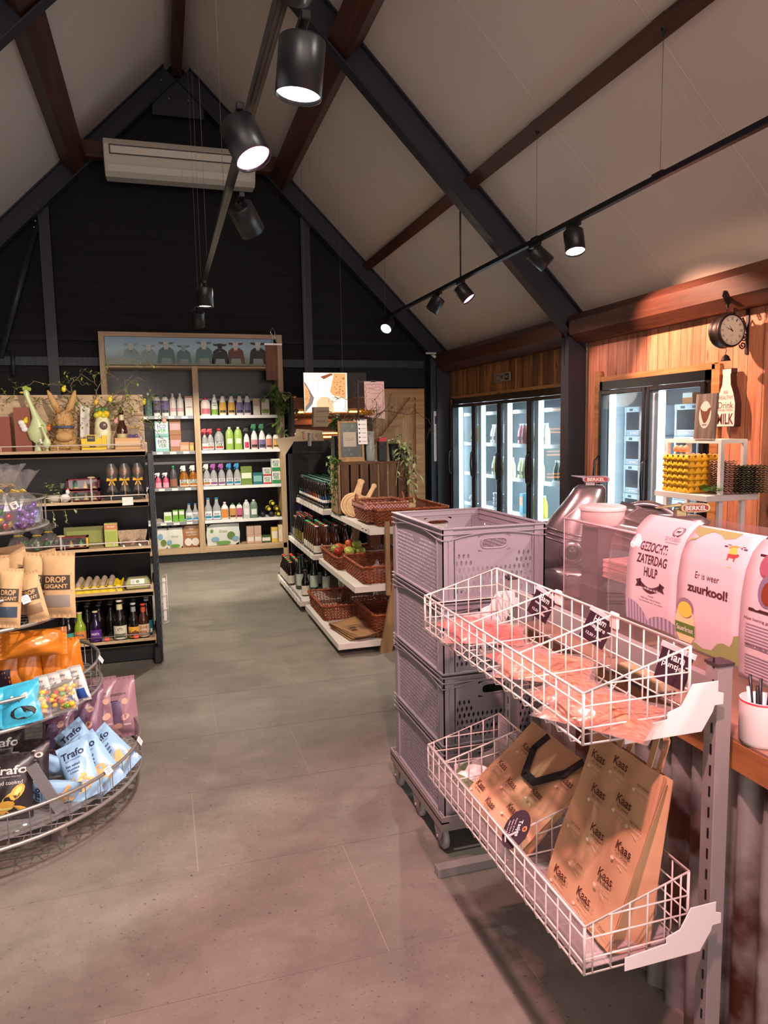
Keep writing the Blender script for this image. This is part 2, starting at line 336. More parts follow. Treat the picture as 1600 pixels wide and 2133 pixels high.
# timber purlins, ridge, eave beam, collar
RED=wood('red_brown_timber','#2c150e','#58301f','Y',.8,.5,knots=False)
REDX=wood('red_brown_timber_x','#2c150e','#58301f','X',.8,.5,knots=False)
def bar45(b,x,z,w,d,s,m,y0=-4.2,y1=9.6):
    # (x,z) = outer roof corner; w along slope upward, d into room
    ux,uz=-s*.7071,.7071; nx,nz=-s*.7071,-.7071
    P=[(x,z),(x+ux*w,z+uz*w),(x+ux*w+nx*d,z+uz*w+nz*d),(x+nx*d,z+nz*d)]
    vs=[(p[0],y0,p[1]) for p in P]+[(p[0],y1,p[1]) for p in P]
    b.add(vs,[(0,1,2,3),(7,6,5,4)]+[(i,(i+1)%4,4+(i+1)%4,4+i) for i in range(4)],m)
b=MB(); bar45(b,1.72,4.72,.21,.2,1,RED); struct(b.build('trim_8'))
b=MB(); bar45(b,-.96,4.72,.21,.2,-1,RED); struct(b.build('trim_9'))
b=MB(); bar45(b,2.74,3.70,.11,.06,1,RED); struct(b.build('trim_10'))
b=MB(); bar45(b,-1.98,3.70,.11,.06,-1,RED); struct(b.build('trim_11'))
b=MB(); b.box(.325,.435,-4.2,9.4,5.80,6.03,RED); struct(b.build('trim_12'))
b=MB()
for y0,y1 in ((6.16,9.4),(-4.2,6.0)):
    vs=[]
    for y in (y0,y1): vs+=[(3.86,y,2.36),(3.72,y,2.36),(3.64,y,2.43),(3.62,y,2.55),(3.66,y,2.61),(3.86,y,2.61)]
    b.add(vs,[(0,1,2,3,4,5),(11,10,9,8,7,6)]+[(i,i+6,(i+1)%6+6,(i+1)%6) for i in range(6)],RED)
struct(b.build('trim_13'))
b=MB(); b.box(-.75,1.5,9.22,9.34,4.74,4.92,REDX); struct(b.build('trim_14'))
# barn door in the back wall
DW=wood('pine_door','#a8703f','#d9a673','Z',1.0,.55,knots=False,plank=(0,.09),spread=.12); DF=wood('pine_frame','#a06a3c','#cf9a66','X',1.0,.55,knots=False)
d=MB(); d.box(2.48,3.46,9.5,9.56,0,2.13,DW)
dn_=d.build('door_1'); struct(dn_)
f=MB(); f.box(2.45,3.48,9.46,9.5,2.02,2.14,DF); f.box(2.58,3.35,9.46,9.5,.98,1.1,DF); f.box(2.45,3.48,9.46,9.5,0,.13,DF); f.box(3.35,3.48,9.46,9.5,.13,2.02,DF); f.box(2.45,2.58,9.46,9.5,.13,2.02,DF)
for a,c in (((2.6,1.12),(3.33,2.0)),((2.6,.15),(3.33,.96))):
    v=Vector((c[0]-a[0],0,c[1]-a[1])); T=frame((a[0],9.465,a[1]),v,(0,1,0)); f.box(0,v.length,0,.03,-.05,.05,DF,T)
f.build('door_frame',dn_)
f=MB(); f.tube([(3.30,9.44,1.0),(3.30,9.42,1.1),(3.30,9.44,1.2)],.008,blk); f.build('handle',dn_)
b=MB(); b.box(2.3,2.45,9.48,9.6,0,2.25,BLUEW); b.box(2.3,3.5,9.5,9.6,2.16,2.42,DARK); struct(b.build('trim_15'))
# ================= TRACK LIGHTS =================
GLOWW=mat('lamp_glow_white','#fff2dc',.5,emit=5,ecol='#fff4e4'); GLOWP=mat('lamp_glow_pink','#ff9fbf',.5,emit=1.5,ecol='#ff9dc4'); OFFL=mat('lamp_reflector_off','#2a2a2c',.25,.6)
def track(x,z,y0,y1,label):
    t=thing('track_rail',(x,y0,z),label,'track light rail','light track rails')
    b=MB(); L=y1-y0; b.box(-.018,.018,0,L,-.016,.016,blks); b.box(-.011,-.004,0,L,-.0175,-.016,mat('copper_strip','#5a4a40',.35,.8)); b.box(.004,.011,0,L,-.0175,-.016,mat('copper_strip','#5a4a40',.35,.8)); b.build('rail',t); return t
def lampt(name,pos,d,kind,label,power=0,color=WHITE,ang=70,s=1.0,drop=.045):
    """pos = point on the rail underside, d = aiming direction"""
    d=Vector(d).normalized(); R=.066*s; Lc=.15*s
    t=thing(name,pos,label,'spotlight','track spotlights')
    b=MB(); b.box(-.014,.014,-.075,.075,-.024,0,blks); b.build('adapter',t,bevel=.003)
    b=MB(); b.tube([(0,0,-.02),(0,0,-drop-.02)],.009,blks,8); b.build('stem',t)
    top=Vector((0,0,-drop-.02))-d*.02+Vector((0,0,-.0))
    q=d.to_track_quat('Z','Y').to_matrix().to_4x4(); T=Matrix.Translation(top)@q
    b=MB(T); b.lathe([(.0001,0),(R-.006,0),(R-.005,.0003),(R-.001,.004),(R,.005),(R,.008),(R,Lc),(R-.003,Lc),(R-.004,Lc-.02),(R*.8,Lc-.05)],blks,28); b.build('housing',t)
    b=MB(T); b.lathe([(.0001,Lc-.045),(R*.55,Lc-.046),(R*.93,Lc-.014),(R-.004,Lc-.012)][::-1],{'w':GLOWW,'p':GLOWP,'o':OFFL}[kind],24,caps=False); b.build('reflector',t)
    if power: spot(name+'_beam',Vector(pos)+top+d*(Lc+.01),d,power,color,ang,.4,.035)
    return t
track(.38,2.80,-1.5,7.4,'long black light track hanging under the ridge, over the left aisle')
track(2.67,2.94,-1.5,9.0,'long black light track hanging below the brown purlin on the right')
lampt('track_spotlight',(.45,2.23,2.783),(-.1,.05,-1),'w','large dark spotlight with white lit opening, nearest on the ridge track',48,WHITE,88,1.05)
lampt('track_spotlight',(.33,2.86,2.783),(.38,-.38,-1),'p','large dark spotlight glowing pink, second nearest on the ridge track',60,PINK,75,1.05)
lampt('track_spotlight',(.44,3.86,2.783),(.55,.55,-.75),'o','unlit dark spotlight tilted away in the middle of the ridge track',55,WARM,80)
lampt('track_spotlight',(.38,6.05,2.783),(0,.02,-1),'w','small lit white spotlight pointing straight down, before the back shelving',90,WARM,95)
lampt('track_spotlight',(.38,7.2,2.783),(0,.6,-1),'o','farthest spotlight on the ridge track, dark against the back wall',150,WARM,90)
lampt('track_spotlight',(2.67,4.37,2.923),(-.05,-.3,-1),'w','white lit spotlight nearest on the right track, left of the clock',45,WHITE,80)
lampt('track_spotlight',(2.67,4.89,2.923),(.95,-.42,-1.0),'o','dark spotlight in front of the steel rafter, turned to the wall',150,(1,.50,.34),84)
lampt('track_spotlight',(2.67,6.27,2.923),(.62,-.5,-1),'p','small pink glowing spotlight beside the long hanging rod of the right track',40,(1,.6,.55),75)
lampt('track_spotlight',(2.67,6.83,2.923),(-.6,.25,-1),'o','dark spotlight just left of the small pink one on the right track',70,WARM,80)
lampt('track_spotlight',(2.67,8.45,2.923),(-.62,-.7,-.75),'w','round bright spotlight facing us at the far end of the right track',45,WARM,95)
# the tracks go on overhead; unseen lamps added along them for light
lampt('track_spotlight',(.38,.55,2.783),(.34,.40,-1),'p','pink spotlight on the ridge track above the camera, outside the picture',150,PINK,95)
lampt('track_spotlight',(.38,1.35,2.783),(-1.1,1.9,-2.0),'w','added unseen white spotlight aimed at the round stand',130,WHITE,60)
lampt('track_spotlight',(.38,1.75,2.783),(-1.0,3.6,-1.25),'w','added unseen white spotlight aimed at the shelf decorations',170,WARM,42)
lampt('track_spotlight',(2.67,2.0,2.923),(1.0,2.5,-.95),'p','added unseen pink spotlight aimed at the clock wall',60,(1,.60,.42),46)
lampt('track_spotlight',(2.67,1.3,2.923),(-.72,.28,-1),'p','added unseen pink spotlight aimed down at the counter',30,PINK,90)
lampt('track_spotlight',(2.67,.4,2.923),(-1.1,1.5,-1),'w','added unseen white spotlight on the right track beside the camera',90,WHITE,70)
WIRE=mat('steel_wire','#8d8984',.4,.7)
for i,y in enumerate((3.5,4.87,8.6)):
    t=thing('suspension_cable',(2.67,y,2.957),['thin cable holding the right track, nearest, with a dark cone at the purlin','thin cable in front of the steel rafter, holding the right track','far thin cable at the end of the right track'][i],'cable','suspension cables of the right track')
    b=MB(); b.tube([(0,0,0),(0,0,.75)],.0016,WIRE,4); b.build('cable',t)
    b=MB(); b.lathe([(.004,.70),(.02,.765),(.024,.79)],blks,12); b.box(-.035,.035,-.05,.05,.79,.80,RED); b.build('ceiling_cone',t); b=MB(); b.box(-.022,.022,-.045,.045,-.016,.006,blks); b.build('clamp',t)
t=thing('suspension_rod',(2.67,6.27,2.957),'black rod carrying power down to the right track','rod'); b=MB(); b.tube([(0,0,0),(0,0,.77)],.008,blks,8); b.build('rod',t); b=MB(); b.lathe([(.03,.77),(.035,.80)],RED,10); b.build('ceiling_plate',t)
for i,y in enumerate((2.6,4.1,5.6,6.4,7.0)):
    t=MB(); t.tube([(.38,y,2.818),(.38,y,5.80)],.0014,WIRE,4); o=t.build('suspension_cable'); tag(o,['thin cable from the ridge beside the two big spotlights','second thin cable from the ridge','third thin cable from the ridge','fourth thin cable from the ridge','farthest thin cable from the ridge'][i],'cable','suspension cables of the ridge track')
# ================= AIR CONDITIONER =================
ACW=mat('ac_white','#c9c3b6',.45)
t=thing('air_conditioner',(.37,9.22,4.86),'wide white ceiling air conditioner under the brown collar beam','air conditioner')
b=MB(); prof=[(-.02,0),(-.36,-.03),(-.40,-.10),(-.30,-.36),(-.24,-.40),(0,-.38)]
vs=[(-.83,y,z) for y,z in prof]+[(.83,y,z) for y,z in prof]
b.add(vs,[(0,1,2,3,4,5),(11,10,9,8,7,6)]+[(i,i+6,(i+1)%6+6,(i+1)%6) for i in range(6)],ACW); b.build('body',t,bevel=.012,seg=2)
sl=Vector((0,.10,-.26)).normalized(); T=frame((0,-.404,-.105),(1,0,0),-sl)
b=MB(T); 
for s in ((-.77,.77,-.012,0),(-.77,.77,-.1,-.088),(-.77,-.758,-.1,0),(.758,.77,-.1,0)): b.box(s[0],s[1],s[2],s[3],0,.003,blk)
b.build('air_slot',t)
b=MB(T); b.box(-.75,.75,-.086,-.014,.0,.008,mat('ac_flap','#d3cec2',.4)); b.build('louvre',t)
b=MB(T); b.box(-.79,.79,-.27,-.20,0,.004,mat('ac_flap','#d3cec2',.4)); b.box(-.002,.002,-.28,-.19,0,.006,steel); b.build('lower_panel',t)
# small security camera and exit-light bits high on the back wall
t=thing('security_camera',(3.52,9.3,2.56),'small white camera at the top of the corner post','camera'); b=MB(); b.box(-.07,.07,-.02,.02,.03,.05,white); b.build('bracket',t); b=MB(); b.tube([(-.0,-.03,.02),(.02,-.12,-.02)],.018,white,8); b.build('camera_body',t)
# ================= FRIDGES =================
FI=mat('fridge_inside','#bcc5ca',.35); GL=glass('door_glass','#f4fbff',.03,.985); LED=mat('led_tube','#eaffff',.5,emit=7,ecol='#e8f8ff'); FB=mat('fridge_black','#0f1013',.3); FRAMEB=mat('fridge_dark_frame','#1c1a20',.3)
SHELF=mat('shelf_wire_white','#e4e8ea',.35)
def fridge(y0,doors,w,label,shelves,z0=.12,z1=1.985):
    t=thing('display_fridge',(3.83,y0,0),label,'fridge'); L=doors*w; D=.62
    b=MB(); b.box(.02,D,0,L,z0-.1,z0,FI); b.box(.02,D,0,L,z1-.02,z1+.03,FI); b.box(D,D+.03,-.02,L+.02,z0-.1,z1+.03,FI); b.box(.0,D,-.03,0,z0-.1,z1+.03,FI); b.box(.0,D,L,L+.03,z0-.1,z1+.03,FI); b.build('cabinet',t)
    b=MB(); b.box(-.03,.05,-.01,L+.01,z1-.075,z1,FB); b.box(-.03,.05,-.01,L+.01,0,z0+.02,FB)
    b.box(-.03,.05,-.01,.03,0,z1,FB); b.box(-.03,.05,L-.03,L+.01,0,z1,FB); b.build('front_frame',t)
    for k in range(doors):
        a=k*w; d=MB(); x0,x1=-.055,-.02
        for q in ((a+.01,a+.05),(a+w-.05,a+w-.01)): d.box(x0,x1,q[0],q[1],z0+.02,z1-.08,FRAMEB)
        d.box(x0,x1,a+.05,a+w-.05,z1-.12,z1-.08,FRAMEB); d.box(x0,x1,a+.05,a+w-.05,z0+.02,z0+.07,FRAMEB)
        dd=d.build('door',t,bevel=.006)
        g=MB(); g.box(-.04,-.036,a+.045,a+w-.045,z0+.06,z1-.11,GL); g.build('glass_pane',dd)
        h=MB(); yy=a+w-.03; h.tube([(-.055,yy,.96),(-.095,yy,1.0),(-.105,yy,1.14),(-.095,yy,1.28),(-.055,yy,1.32)],.011,FB,8); h.build('handle',dd)
        l=MB(); l.box(.06,.085,a+w-.075,a+w-.045,z0+.05,z1-.12,LED); l.build('light_strip',t)
        m=MB(); m.box(.04,.10,a+w-.042,a+w+.042 if k<doors-1 else a+w-.0,z0,z1-.05,mat('mullion','#c9d3d8',.3)); m.build('mullion',t)
    for z in shelves:
        s=MB(); s.box(.14,.56,.04,L-.04,z-.012,z,SHELF); s.box(.12,.14,.04,L-.04,z-.03,z+.012,SHELF); s.build('shelf',t)
    return t
fridge(6.30,4,.73,'long glass-door fridge with four doors under the dark wooden boards',(.58,.99,1.39,1.78))
fridge(4.39,2,.675,'glass-door fridge with two doors in the orange-lit wooden wall',(.2,))
l=area('fridge_glow',(4.05,7.8,1.1),(-1,0,0),16,(.80,.95,1),2.6,1.5); l=area('fridge_glow',(4.0,5.05,1.1),(-1,0,0),8,(.80,.95,1),1.2,1.5)
# fridge 1 contents
def milkb(name,col,label,loc,h=.24,r=.042,cat='bottle',group='bottles in the four-door fridge',cap='#f2f2f0',lab='#3a3a3a'):
    t=thing(name,loc,label,cat,group); cm=mat('milk_'+col.strip('#'),col,.3)
    b=MB(); b.lathe([(r*.9,0),(r,.01),(r,h*.52),(r*.86,h*.66),(r*.5,h*.84),(r*.45,h*.93)],cm,12)
    b.box(-r-.001,-r+.004,-r*.4,r*.4,h*.2,h*.38,mat('l'+lab.strip('#'),lab,.5)); b.build('bottle_body',t)
    b=MB(); b.lathe([(r*.5,h*.91),(r*.5,h)],mat('c'+cap.strip('#'),cap,.4),10); b.build('cap',t); return t
m=milkb('milk_bottle','#e8dcd6','white yoghurt bottle on the upper shelf behind the second door from the left',(4.02,7.95,1.392))
k=0
POSN=['behind the second door','behind the third door','behind the nearest door']
for (y0,n,z,c,lab,door) in ((8.4,4,1.392,'#efe6e2','white yoghurt bottle',0),(7.66,3,1.392,'#c98a8e','pink yoghurt bottle',1),(7.36,4,1.392,'#e6dcc4','cream drink bottle',1),(8.36,6,.992,'#e6e2b4','pale yellow milk bottle',0),(7.66,6,.992,'#dedcae','pale green-yellow milk bottle',1),(6.85,5,.992,'#6f7d72','dim grey-green bottle',2)):
    src=None
    for i in range(n):
        for dpt in range(1):
            y=y0-i*.095
            L_=f"{lab} {POSN[door]}, {ORD[i]} from the left on the {'upper' if z>1.2 else 'middle'} shelf"
            if src is None: src=milkb('milk_bottle',c,L_,(4.02,y,z))
            else: dup(src,(4.02+(.0 if i%2 else .02),y,z),label=L_)
tag_out=bpy.data.objects.remove
for o in kids(m)+[m]: tag_out(o)
for i in range(3):
    if i==0: s0=milkb('juice_bottle','#b39a4a','small golden bottle with pale neck, first from the left behind the farthest fridge door',(4.03,9.06,1.392),.25,.026,cap='#e8e4da')
    else: dup(s0,(4.03,9.06-i*.085,1.392),label=f'small golden bottle with pale neck, {ORD[i]} from the left behind the farthest fridge door')
for i in range(4):
    if i==0: s0=milkb('custard_bottle','#e6cf5a','yellow custard bottle low behind the third fridge door, first from the left',(4.02,7.42,.582),.25,.045,cap='#f2efe4')
    else: dup(s0,(4.02,7.42-i*.1,.582),label=f'yellow custard bottle low behind the third fridge door, {ORD[i]} from the left')
b=MB(); b.box(-.05,.05,-.04,.04,0,.24,mat('juice_blue','#3d8fb0',.4)); b.box(-.051,-.05,-.04,.04,.1,.2,mat('orange_lab','#e08a3a',.4)); o=b.build('juice_carton'); o.location=(4.03,7.58,.582); tag(o,'blue and orange juice carton low behind the third fridge door','carton')
GC=mat('cup_grey','#9a94a0',.4)
n=0
for r_ in range(3):
    for i in range(4):
        b=MB() if n==0 else None
        if b: b.lathe([(.03,0,GC),(.038,.055,white),(.04,.06,white)],GC,10); s0=b.build('yoghurt_tub'); s0.location=(4.04,8.38,.582); tag(s0,'grey yoghurt tub, bottom row first from left, stack behind the second fridge door','tub','yoghurt tubs in the fridge')
        else:
            c=s0.copy(); COL.objects.link(c); c.location=(4.04,8.38-i*.085,.582+r_*.062); c['label']=f"grey yoghurt tub, {['bottom','middle','top'][r_]} row {ORD[i]} from left, stack behind the second fridge door"
        n+=1
b=MB(); b.ball((0,0,.06),.07,mat('cheese_wrap','#d8d4d8',.3),12,8,(1,1,.8)); b.ball((-.055,0,.06),.03,mat('redlab','#a5303a',.4),8,6,(.4,1,1)); o=b.build('cheese_ball'); o.location=(4.04,9.05,.582); tag(o,'round white wrapped cheese with a red label, low behind the farthest fridge door','cheese')
for k,(y,z) in enumerate(((6.72,1.012),(6.5,1.41))):
    t=thing('cheese_tray',(4.08,y,z-.02),['flat white tray of wrapped food on the middle shelf behind the nearest door','white tray on the upper shelf behind the nearest door'][k],'tray'); b=MB(); b.box(-.12,.12,-.13,.13,0,.03,white); b.build('tray',t); b=MB(); b.ball((0,0,.05),.1,mat('wrapfood','#d6cdb4',.3),10,6,(1,1.1,.5),jit=.08); b.build('wrapped_food',t)
# fridge 2 contents: stacked grey-blue plastic crates
CB=mat('cold_crate','#a3b2be',.4); CBD=mat('cold_crate_dark','#3a3e46',.5)
def coldcrate(loc,label,w=.3,h=.256,d=.36):
    t=thing('cold_crate',loc,label,'crate','plastic crates in the two-door fridge')
    b=MB(); 
    for y in (0,w-.018): b.box(-.01,d,y,y+.018,0,h,CB)
    b.box(-.01,0.01,0,w,0,.05,CB); b.box(-.014,.01,0,w,h-.045,h,CB); b.box(d-.01,d,0,w,0,h,CBD); b.box(0,d,0,w,0,.01,CB)
    b.box(-.016,-.004,0.02,.03,0,h,CB); b.box(-.016,-.004,w-.03,w-.02,0,h,CB); b.build('crate_body',t)
    b=MB(); b.box(-.0155,-.0105,w*.15,w*.85,.008,.04,mat('cratelabel','#8d99a5',.4)); T=frame((-.0165,w*.5,.024),(0,-1,0),(0,0,1)); b.ell(.008,.008,whiteink,T,10,-.05,0); b.rect(.05,.008,whiteink,T,.0,0); b.build('crate_label',t)
    b=MB(); b.box(-.017,-.013,w*.2,w*.3,h-.035,h-.015,CBD); b.box(-.017,-.013,w*.6,w*.75,h-.035,h-.015,CBD); b.build('grip_slot',t); return t
s0=None
cols=[(5.42,4.06,'left'),(5.13,4.0,'middle'),(4.72,4.04,'right')]
for ci,(y,x,nm) in enumerate(cols):
    for k in range(6):
        lb=f"grey plastic crate, {['bottom','second','third','fourth','fifth','topmost'][k]} in the {nm} stack inside the two-door fridge"
        zz=.2+.26*k
        if s0 is None: s0=coldcrate((x,y,zz),lb)
        else: dup(s0,(x,y,zz),label=lb)
t=thing('cardboard_box',(4.1,4.9,1.76),'small orange and white box on the crates in the two-door fridge','box'); b=MB(); b.box(0,.15,0,.12,0,.09,mat('orange_box','#d98a4a',.5)); b.build('carton',t); b=MB(); b.box(-.002,0,0.005,.115,.05,.088,white); b.build('box_label',t)
# ================= WALL OBJECTS =================
IR=mat('dark_iron','#1d1214',.45,.2)
def scroll(b,c,r,turns,T,rad=.004,flip=1,a0=0):
    b.tube([(c[0]+flip*r*(1-i/26*.8)*math.cos(a0+turns*2*PI*i/26),c[1],c[2]+r*(1-i/26*.8)*math.sin(a0+turns*2*PI*i/26)) for i in range(27)],rad,IR,5,T=T)
t=thing('wall_clock',(3.655,4.06,2.21),'round dark station clock with a rooster on top, bracketed to the wooden wall','clock')
T=rot('X',PI/2); b=MB(T); b.lathe([(.0001,-.055),(.095,-.055),(.106,-.05),(.112,-.035),(.104,-.025),(.104,.025),(.112,.035),(.106,.05),(.097,.052),(.097,.046)],IR,36,caps=False); b.build('clock_case',t)
T=frame((0,-.0465,0),(1,0,0),(0,0,1)); b=MB(T); b.ell(.097,.097,mat('clock_face','#b9b2a2',.6),None,36)
for i,nm in enumerate(['XII','I','II','III','IIII','V','VI','VII','VIII','IX','X','XI']):
    a=-2*PI*i/12; b.text(nm,.02,ink,rot('Z',a),0,.076,.0006,w=.006+.003*len(nm),bold=.01)
b.text('London',.007,ink,None,0,-.032,.0006,w=.026)
b.lathe([(.09,.0005),(.0885,.0005)],ink,36,caps=False); b.build('dial',t)
b=MB(T); 
for a,l,w in ((PI/2+.62,.045,.005),(PI/2+1.2,.07,.0038)): b.add([(-w*math.sin(a)-.01*math.cos(a),w*math.cos(a)-.01*math.sin(a),.002),(w*math.sin(a)-.01*math.cos(a),-w*math.cos(a)-.01*math.sin(a),.002),(l*math.cos(a),l*math.sin(a),.002)],[(0,1,2)],ink)
b.ell(.006,.006,ink,tr(0,0,.0025),12); b.build('hands',t)
b=MB(); b.box(.165,.175,-.012,.012,-.15,.15,IR); b.tube([(.10,0,.07),(.13,0,.09),(.15,0,.05),(.165,0,0)],.006,IR,6)
for c,r_,f,a in (((.06,0,.13),.022,1,0),((.14,0,.03),.02,-1,1),((.14,0,-.04),.026,-1,2),((.135,0,-.09),.026,1,3)): scroll(b,c,r_,1.4,None,.005,f,a)
b.tube([(0,0,.106),(-.02,0,.12),(.0,0,.14),(.02,0,.12),(0,0,.106)],.003,IR,5); b.build('bracket',t)
hen=[(-.045,.07),(-.05,.055),(-.04,.045),(-.03,.02),(-.01,.0),(-.005,-.03),(.005,-.03),(.01,.0),(.03,.015),(.045,.04),(.055,.075),(.04,.065),(.03,.045),(.01,.04),(-.01,.045),(-.022,.065),(-.02,.085),(-.03,.09),(-.04,.085)]
b=MB(frame((0,.002,.175),(1,0,0),(0,0,1))); b.prism(hen,.006,IR); b.build('rooster',t)
b=MB(); b.tube([(0,0,-.112),(.004,0,-.13),(-.003,0,-.145),(0,0,-.155)],.002,IR,4); b.lathe([(.034,-.195),(.03,-.19),(.02,-.165),(.008,-.155)],IR,14); b.build('bell',t)
# milk bottle sign
bo=[(-.085,0),(.085,0),(.09,.02),(.09,.16),(.07,.23),(.042,.29),(.036,.36),(.042,.37),(.042,.40),(-.042,.40),(-.042,.37),(-.036,.36),(-.042,.29),(-.07,.23),(-.09,.16),(-.09,.02)]
PINKW=mat('sign_cream','#efe2da',.4); SR=mat('sign_red','#b5383a',.5)
t=thing('bottle_sign',(3.80,4.15,1.572),'cream milk-bottle shaped tin sign on the wooden wall below the clock','sign')
T=frame((0,0,0),(0,-1,0),(0,0,1)); b=MB(T); b.prism(bo,.05,mat('sign_side','#3a1c1a',.5)); b.build('tin_body',t)
b=MB(T@tr(0,0,.0505)); b.poly([(x*.94,y*.98+.004) for x,y in bo],PINKW)
b.text('BE',.022,SR,None,0,.238,.0006,w=.04); b.text('HEALTHY',.026,SR,None,0,.202,.0006,w=.13); b.text('Drink',.045,mat('sign_dark','#5b2a2a',.5),None,0,.15,.0006,w=.14); b.text('MORE FRESH',.016,SR,None,0,.115,.0006,w=.13); b.text('MILK',.075,mat('sign_dark','#5b2a2a',.5),None,0,.055,.0006,w=.15,bold=.02); b.build('sign_face',t)
# small sign on the far boards
t=thing('board_sign',(3.815,7.73,2.17),'small grey sign with symbols on the boards above the four-door fridge','sign'); T=frame((0,0,0),(0,-1,0.0),(0,0,1)); b=MB(T); b.prism([(-.2,-.05),(.2,-.05),(.2,.05),(-.2,.05)],.01,mat('sign_grey','#8d8378',.6)); b.build('plate',t)
b=MB(T@tr(0,0,.0105)); b.rect(.09,.07,ink,None,-.12,0); b.rect(.075,.055,mat('sign_grey2','#a2988c',.6),tr(0,0,.0004),-.12,0); b.text('U',.04,ink,None,-.12,0,.001); b.poly([(-.04,.02),(.03,.02),(-.005,-.02)],ink); b.rect(.09,.07,ink,None,.12,0); b.text('WC',.03,whiteink,None,.12,0,.001,w=.07); b.build('symbols',t)
# notice on the corner pilaster
t=thing('notice_sheet',(3.69,9.412,1.14),'long white notice with a purple picture on the dark corner post','notice'); b=MB(frame((0,0,0),(1,0,0),(0,0,1))); b.rect(.185,.69,paper,None,0,.345); b.build('sheet',t)
b=MB(frame((0,-.001,0),(1,0,0),(0,0,1))); b.rect(.16,.11,mat('purple_pic','#6d5a86',.5),None,0,.57); b.ell(.03,.04,mat('pic_pale','#d5c7d6',.5),tr(0,0,.001),14,.02,.575)
for i in range(16):
    if i not in (4,9): b.rect(.14-(i%3)*.02,.006,mat('grey_ink','#8b8890',.6),None,-(i%3)*.01,.48-i*.027)
b.build('notice_print',t)
# ================= EGG STAND =================
t=thing('white_stand',(3.25,3.62,0),'white metal stand with shelf behind the counter, below the milk sign','stand')
for x,y in ((0,0),(.17,0),(0,.49),(.17,.49)): b=MB(); b.box(x,x+.028,y,y+.028,0,1.50,white); b.build('post',t,bevel=.002)
b=MB(); b.box(0,.028,.028,.49,1.475,1.5,white); b.box(.17,.198,.028,.49,1.475,1.5,white); b.box(.028,.17,0,.028,1.475,1.5,white); b.box(.028,.17,.49,.518,1.475,1.5,white); b.build('top_frame',t)
b=MB(); b.box(-.12,.27,-.03,.46,1.125,1.162,white); b.build('shelf_board',t,bevel=.002)
YEL=mat('egg_tray_yellow','#ffc42c',.45); YEL2=mat('egg_tray_lemon','#e6c51e',.45); EGG=mat('egg_shell','#d9a587',.45)
def eggtray(name,loc,label,w,d,nx,ny,M_,h=.045,eggs=True,group=None,nf=True):
    t=thing(name,loc,label,'egg tray',group); b=MB(); px=w/nx; py=d/ny; ZZ=lambda q,n:.35+.65*abs(math.sin(PI*q*n)); b.grid(lambda u,v:(u*w,-.006*abs(math.sin(PI*u*nx))*(1-v),.002+v*h*ZZ(u,nx)),nx*6,2,M_); b.grid(lambda u,v:(-.006*abs(math.sin(PI*u*ny))*(1-v),u*d,.002+v*h*ZZ(u,ny)),ny*6,2,M_)
    def f(u,v):
        a=u*nx; c=v*ny; z=.5-.5*math.cos(2*PI*a); z2=.5-.5*math.cos(2*PI*c)
        return (u*w,v*d,h*(1-.85*(z*z2)) - h*.35*(abs(z-z2)))
    b.grid(f,nx*6,ny*6,M_); b.box(0,w,0,d,h*.42,h*.46,M_) if False else None
    b.build('tray',t,solid=.0015)
    if eggs:
        b=MB()
        e=[(i,j) for i in range(nx) for j in range(ny)]
        for i,j in e: b.ball(((i+.5)*px,(j+.5)*py,h*.55),min(px,py)*.36,EGG,9,7,(1,1,1.15))
        b.build('eggs',t)
    return t
s0=None
for k in range(6):
    lb='orange-yellow tray full of eggs, '+['bottom','second from the bottom','third from the bottom','fourth from the bottom','fifth from the bottom','topmost'][k]+' in the stack on the white stand'
    if s0 is None: s0=eggtray('egg_tray',(3.15,3.78,1.163),lb,.245,.25,5,5,YEL,.04,group='stacked egg trays on the white stand')
    else: dup(s0,(3.15,3.78,1.163+.040*k),label=lb)
b=MB(); 
for i in range(3):
    b=MB(); b.ball((0,0,.024),.021,EGG,10,8,(1,1,1.15)); o=b.build('loose_egg'); o.location=(3.2,3.96-i*.045,1.163+.24+.012); tag(o,f'brown egg lying on top of the orange tray stack, {ORD[i]} from the left','egg','loose eggs')
CART=mat('egg_carton_grey','#6d6a52',.8,bump=.3,bs=60); CART2=mat('egg_carton_pink','#c59a8c',.8)
def carton(b,M_,w=.1,d=.14,h=.02):
    b.grid(lambda u,v:(u*w-w/2,v*d-d/2,h*.5+h*.5*math.cos(2*PI*u*3)*math.cos(2*PI*v*4)*(.8)),12,14,M_)
for k,(x,y,n,M_,nm,z0) in enumerate(((3.335,3.70,14,CART2,'pinkish egg cartons nested in a leaning stack beside the yellow trays',1.165),(3.40,3.62,12,CART,'grey-green egg cartons in a tall stack behind the stand post',1.165),(3.47,3.59,12,CART,'dark grey egg cartons at the right end of the stand shelf',1.165))):
    src=None
    for i in range(n):
        lb=f"{nm.split(' in ')[0].split(' at ')[0].split(' nested')[0]}, layer {ORD[min(i,11)]} up, {['beside the yellow trays','behind the stand post','at the right end of the shelf'][k]}" 
        if src is None: b=MB(); carton(b,M_); src=b.build('egg_carton',solid=.002); src.location=(x,y,z0); tag(src,'one of the nested '+nm,'egg carton',nm)
        else: c=src.copy(); COL.objects.link(c); c.location=(x+(i%2)*.003,y,z0+i*.0145)
LEAF=mat('leaf_green','#4f7a35',.5); 
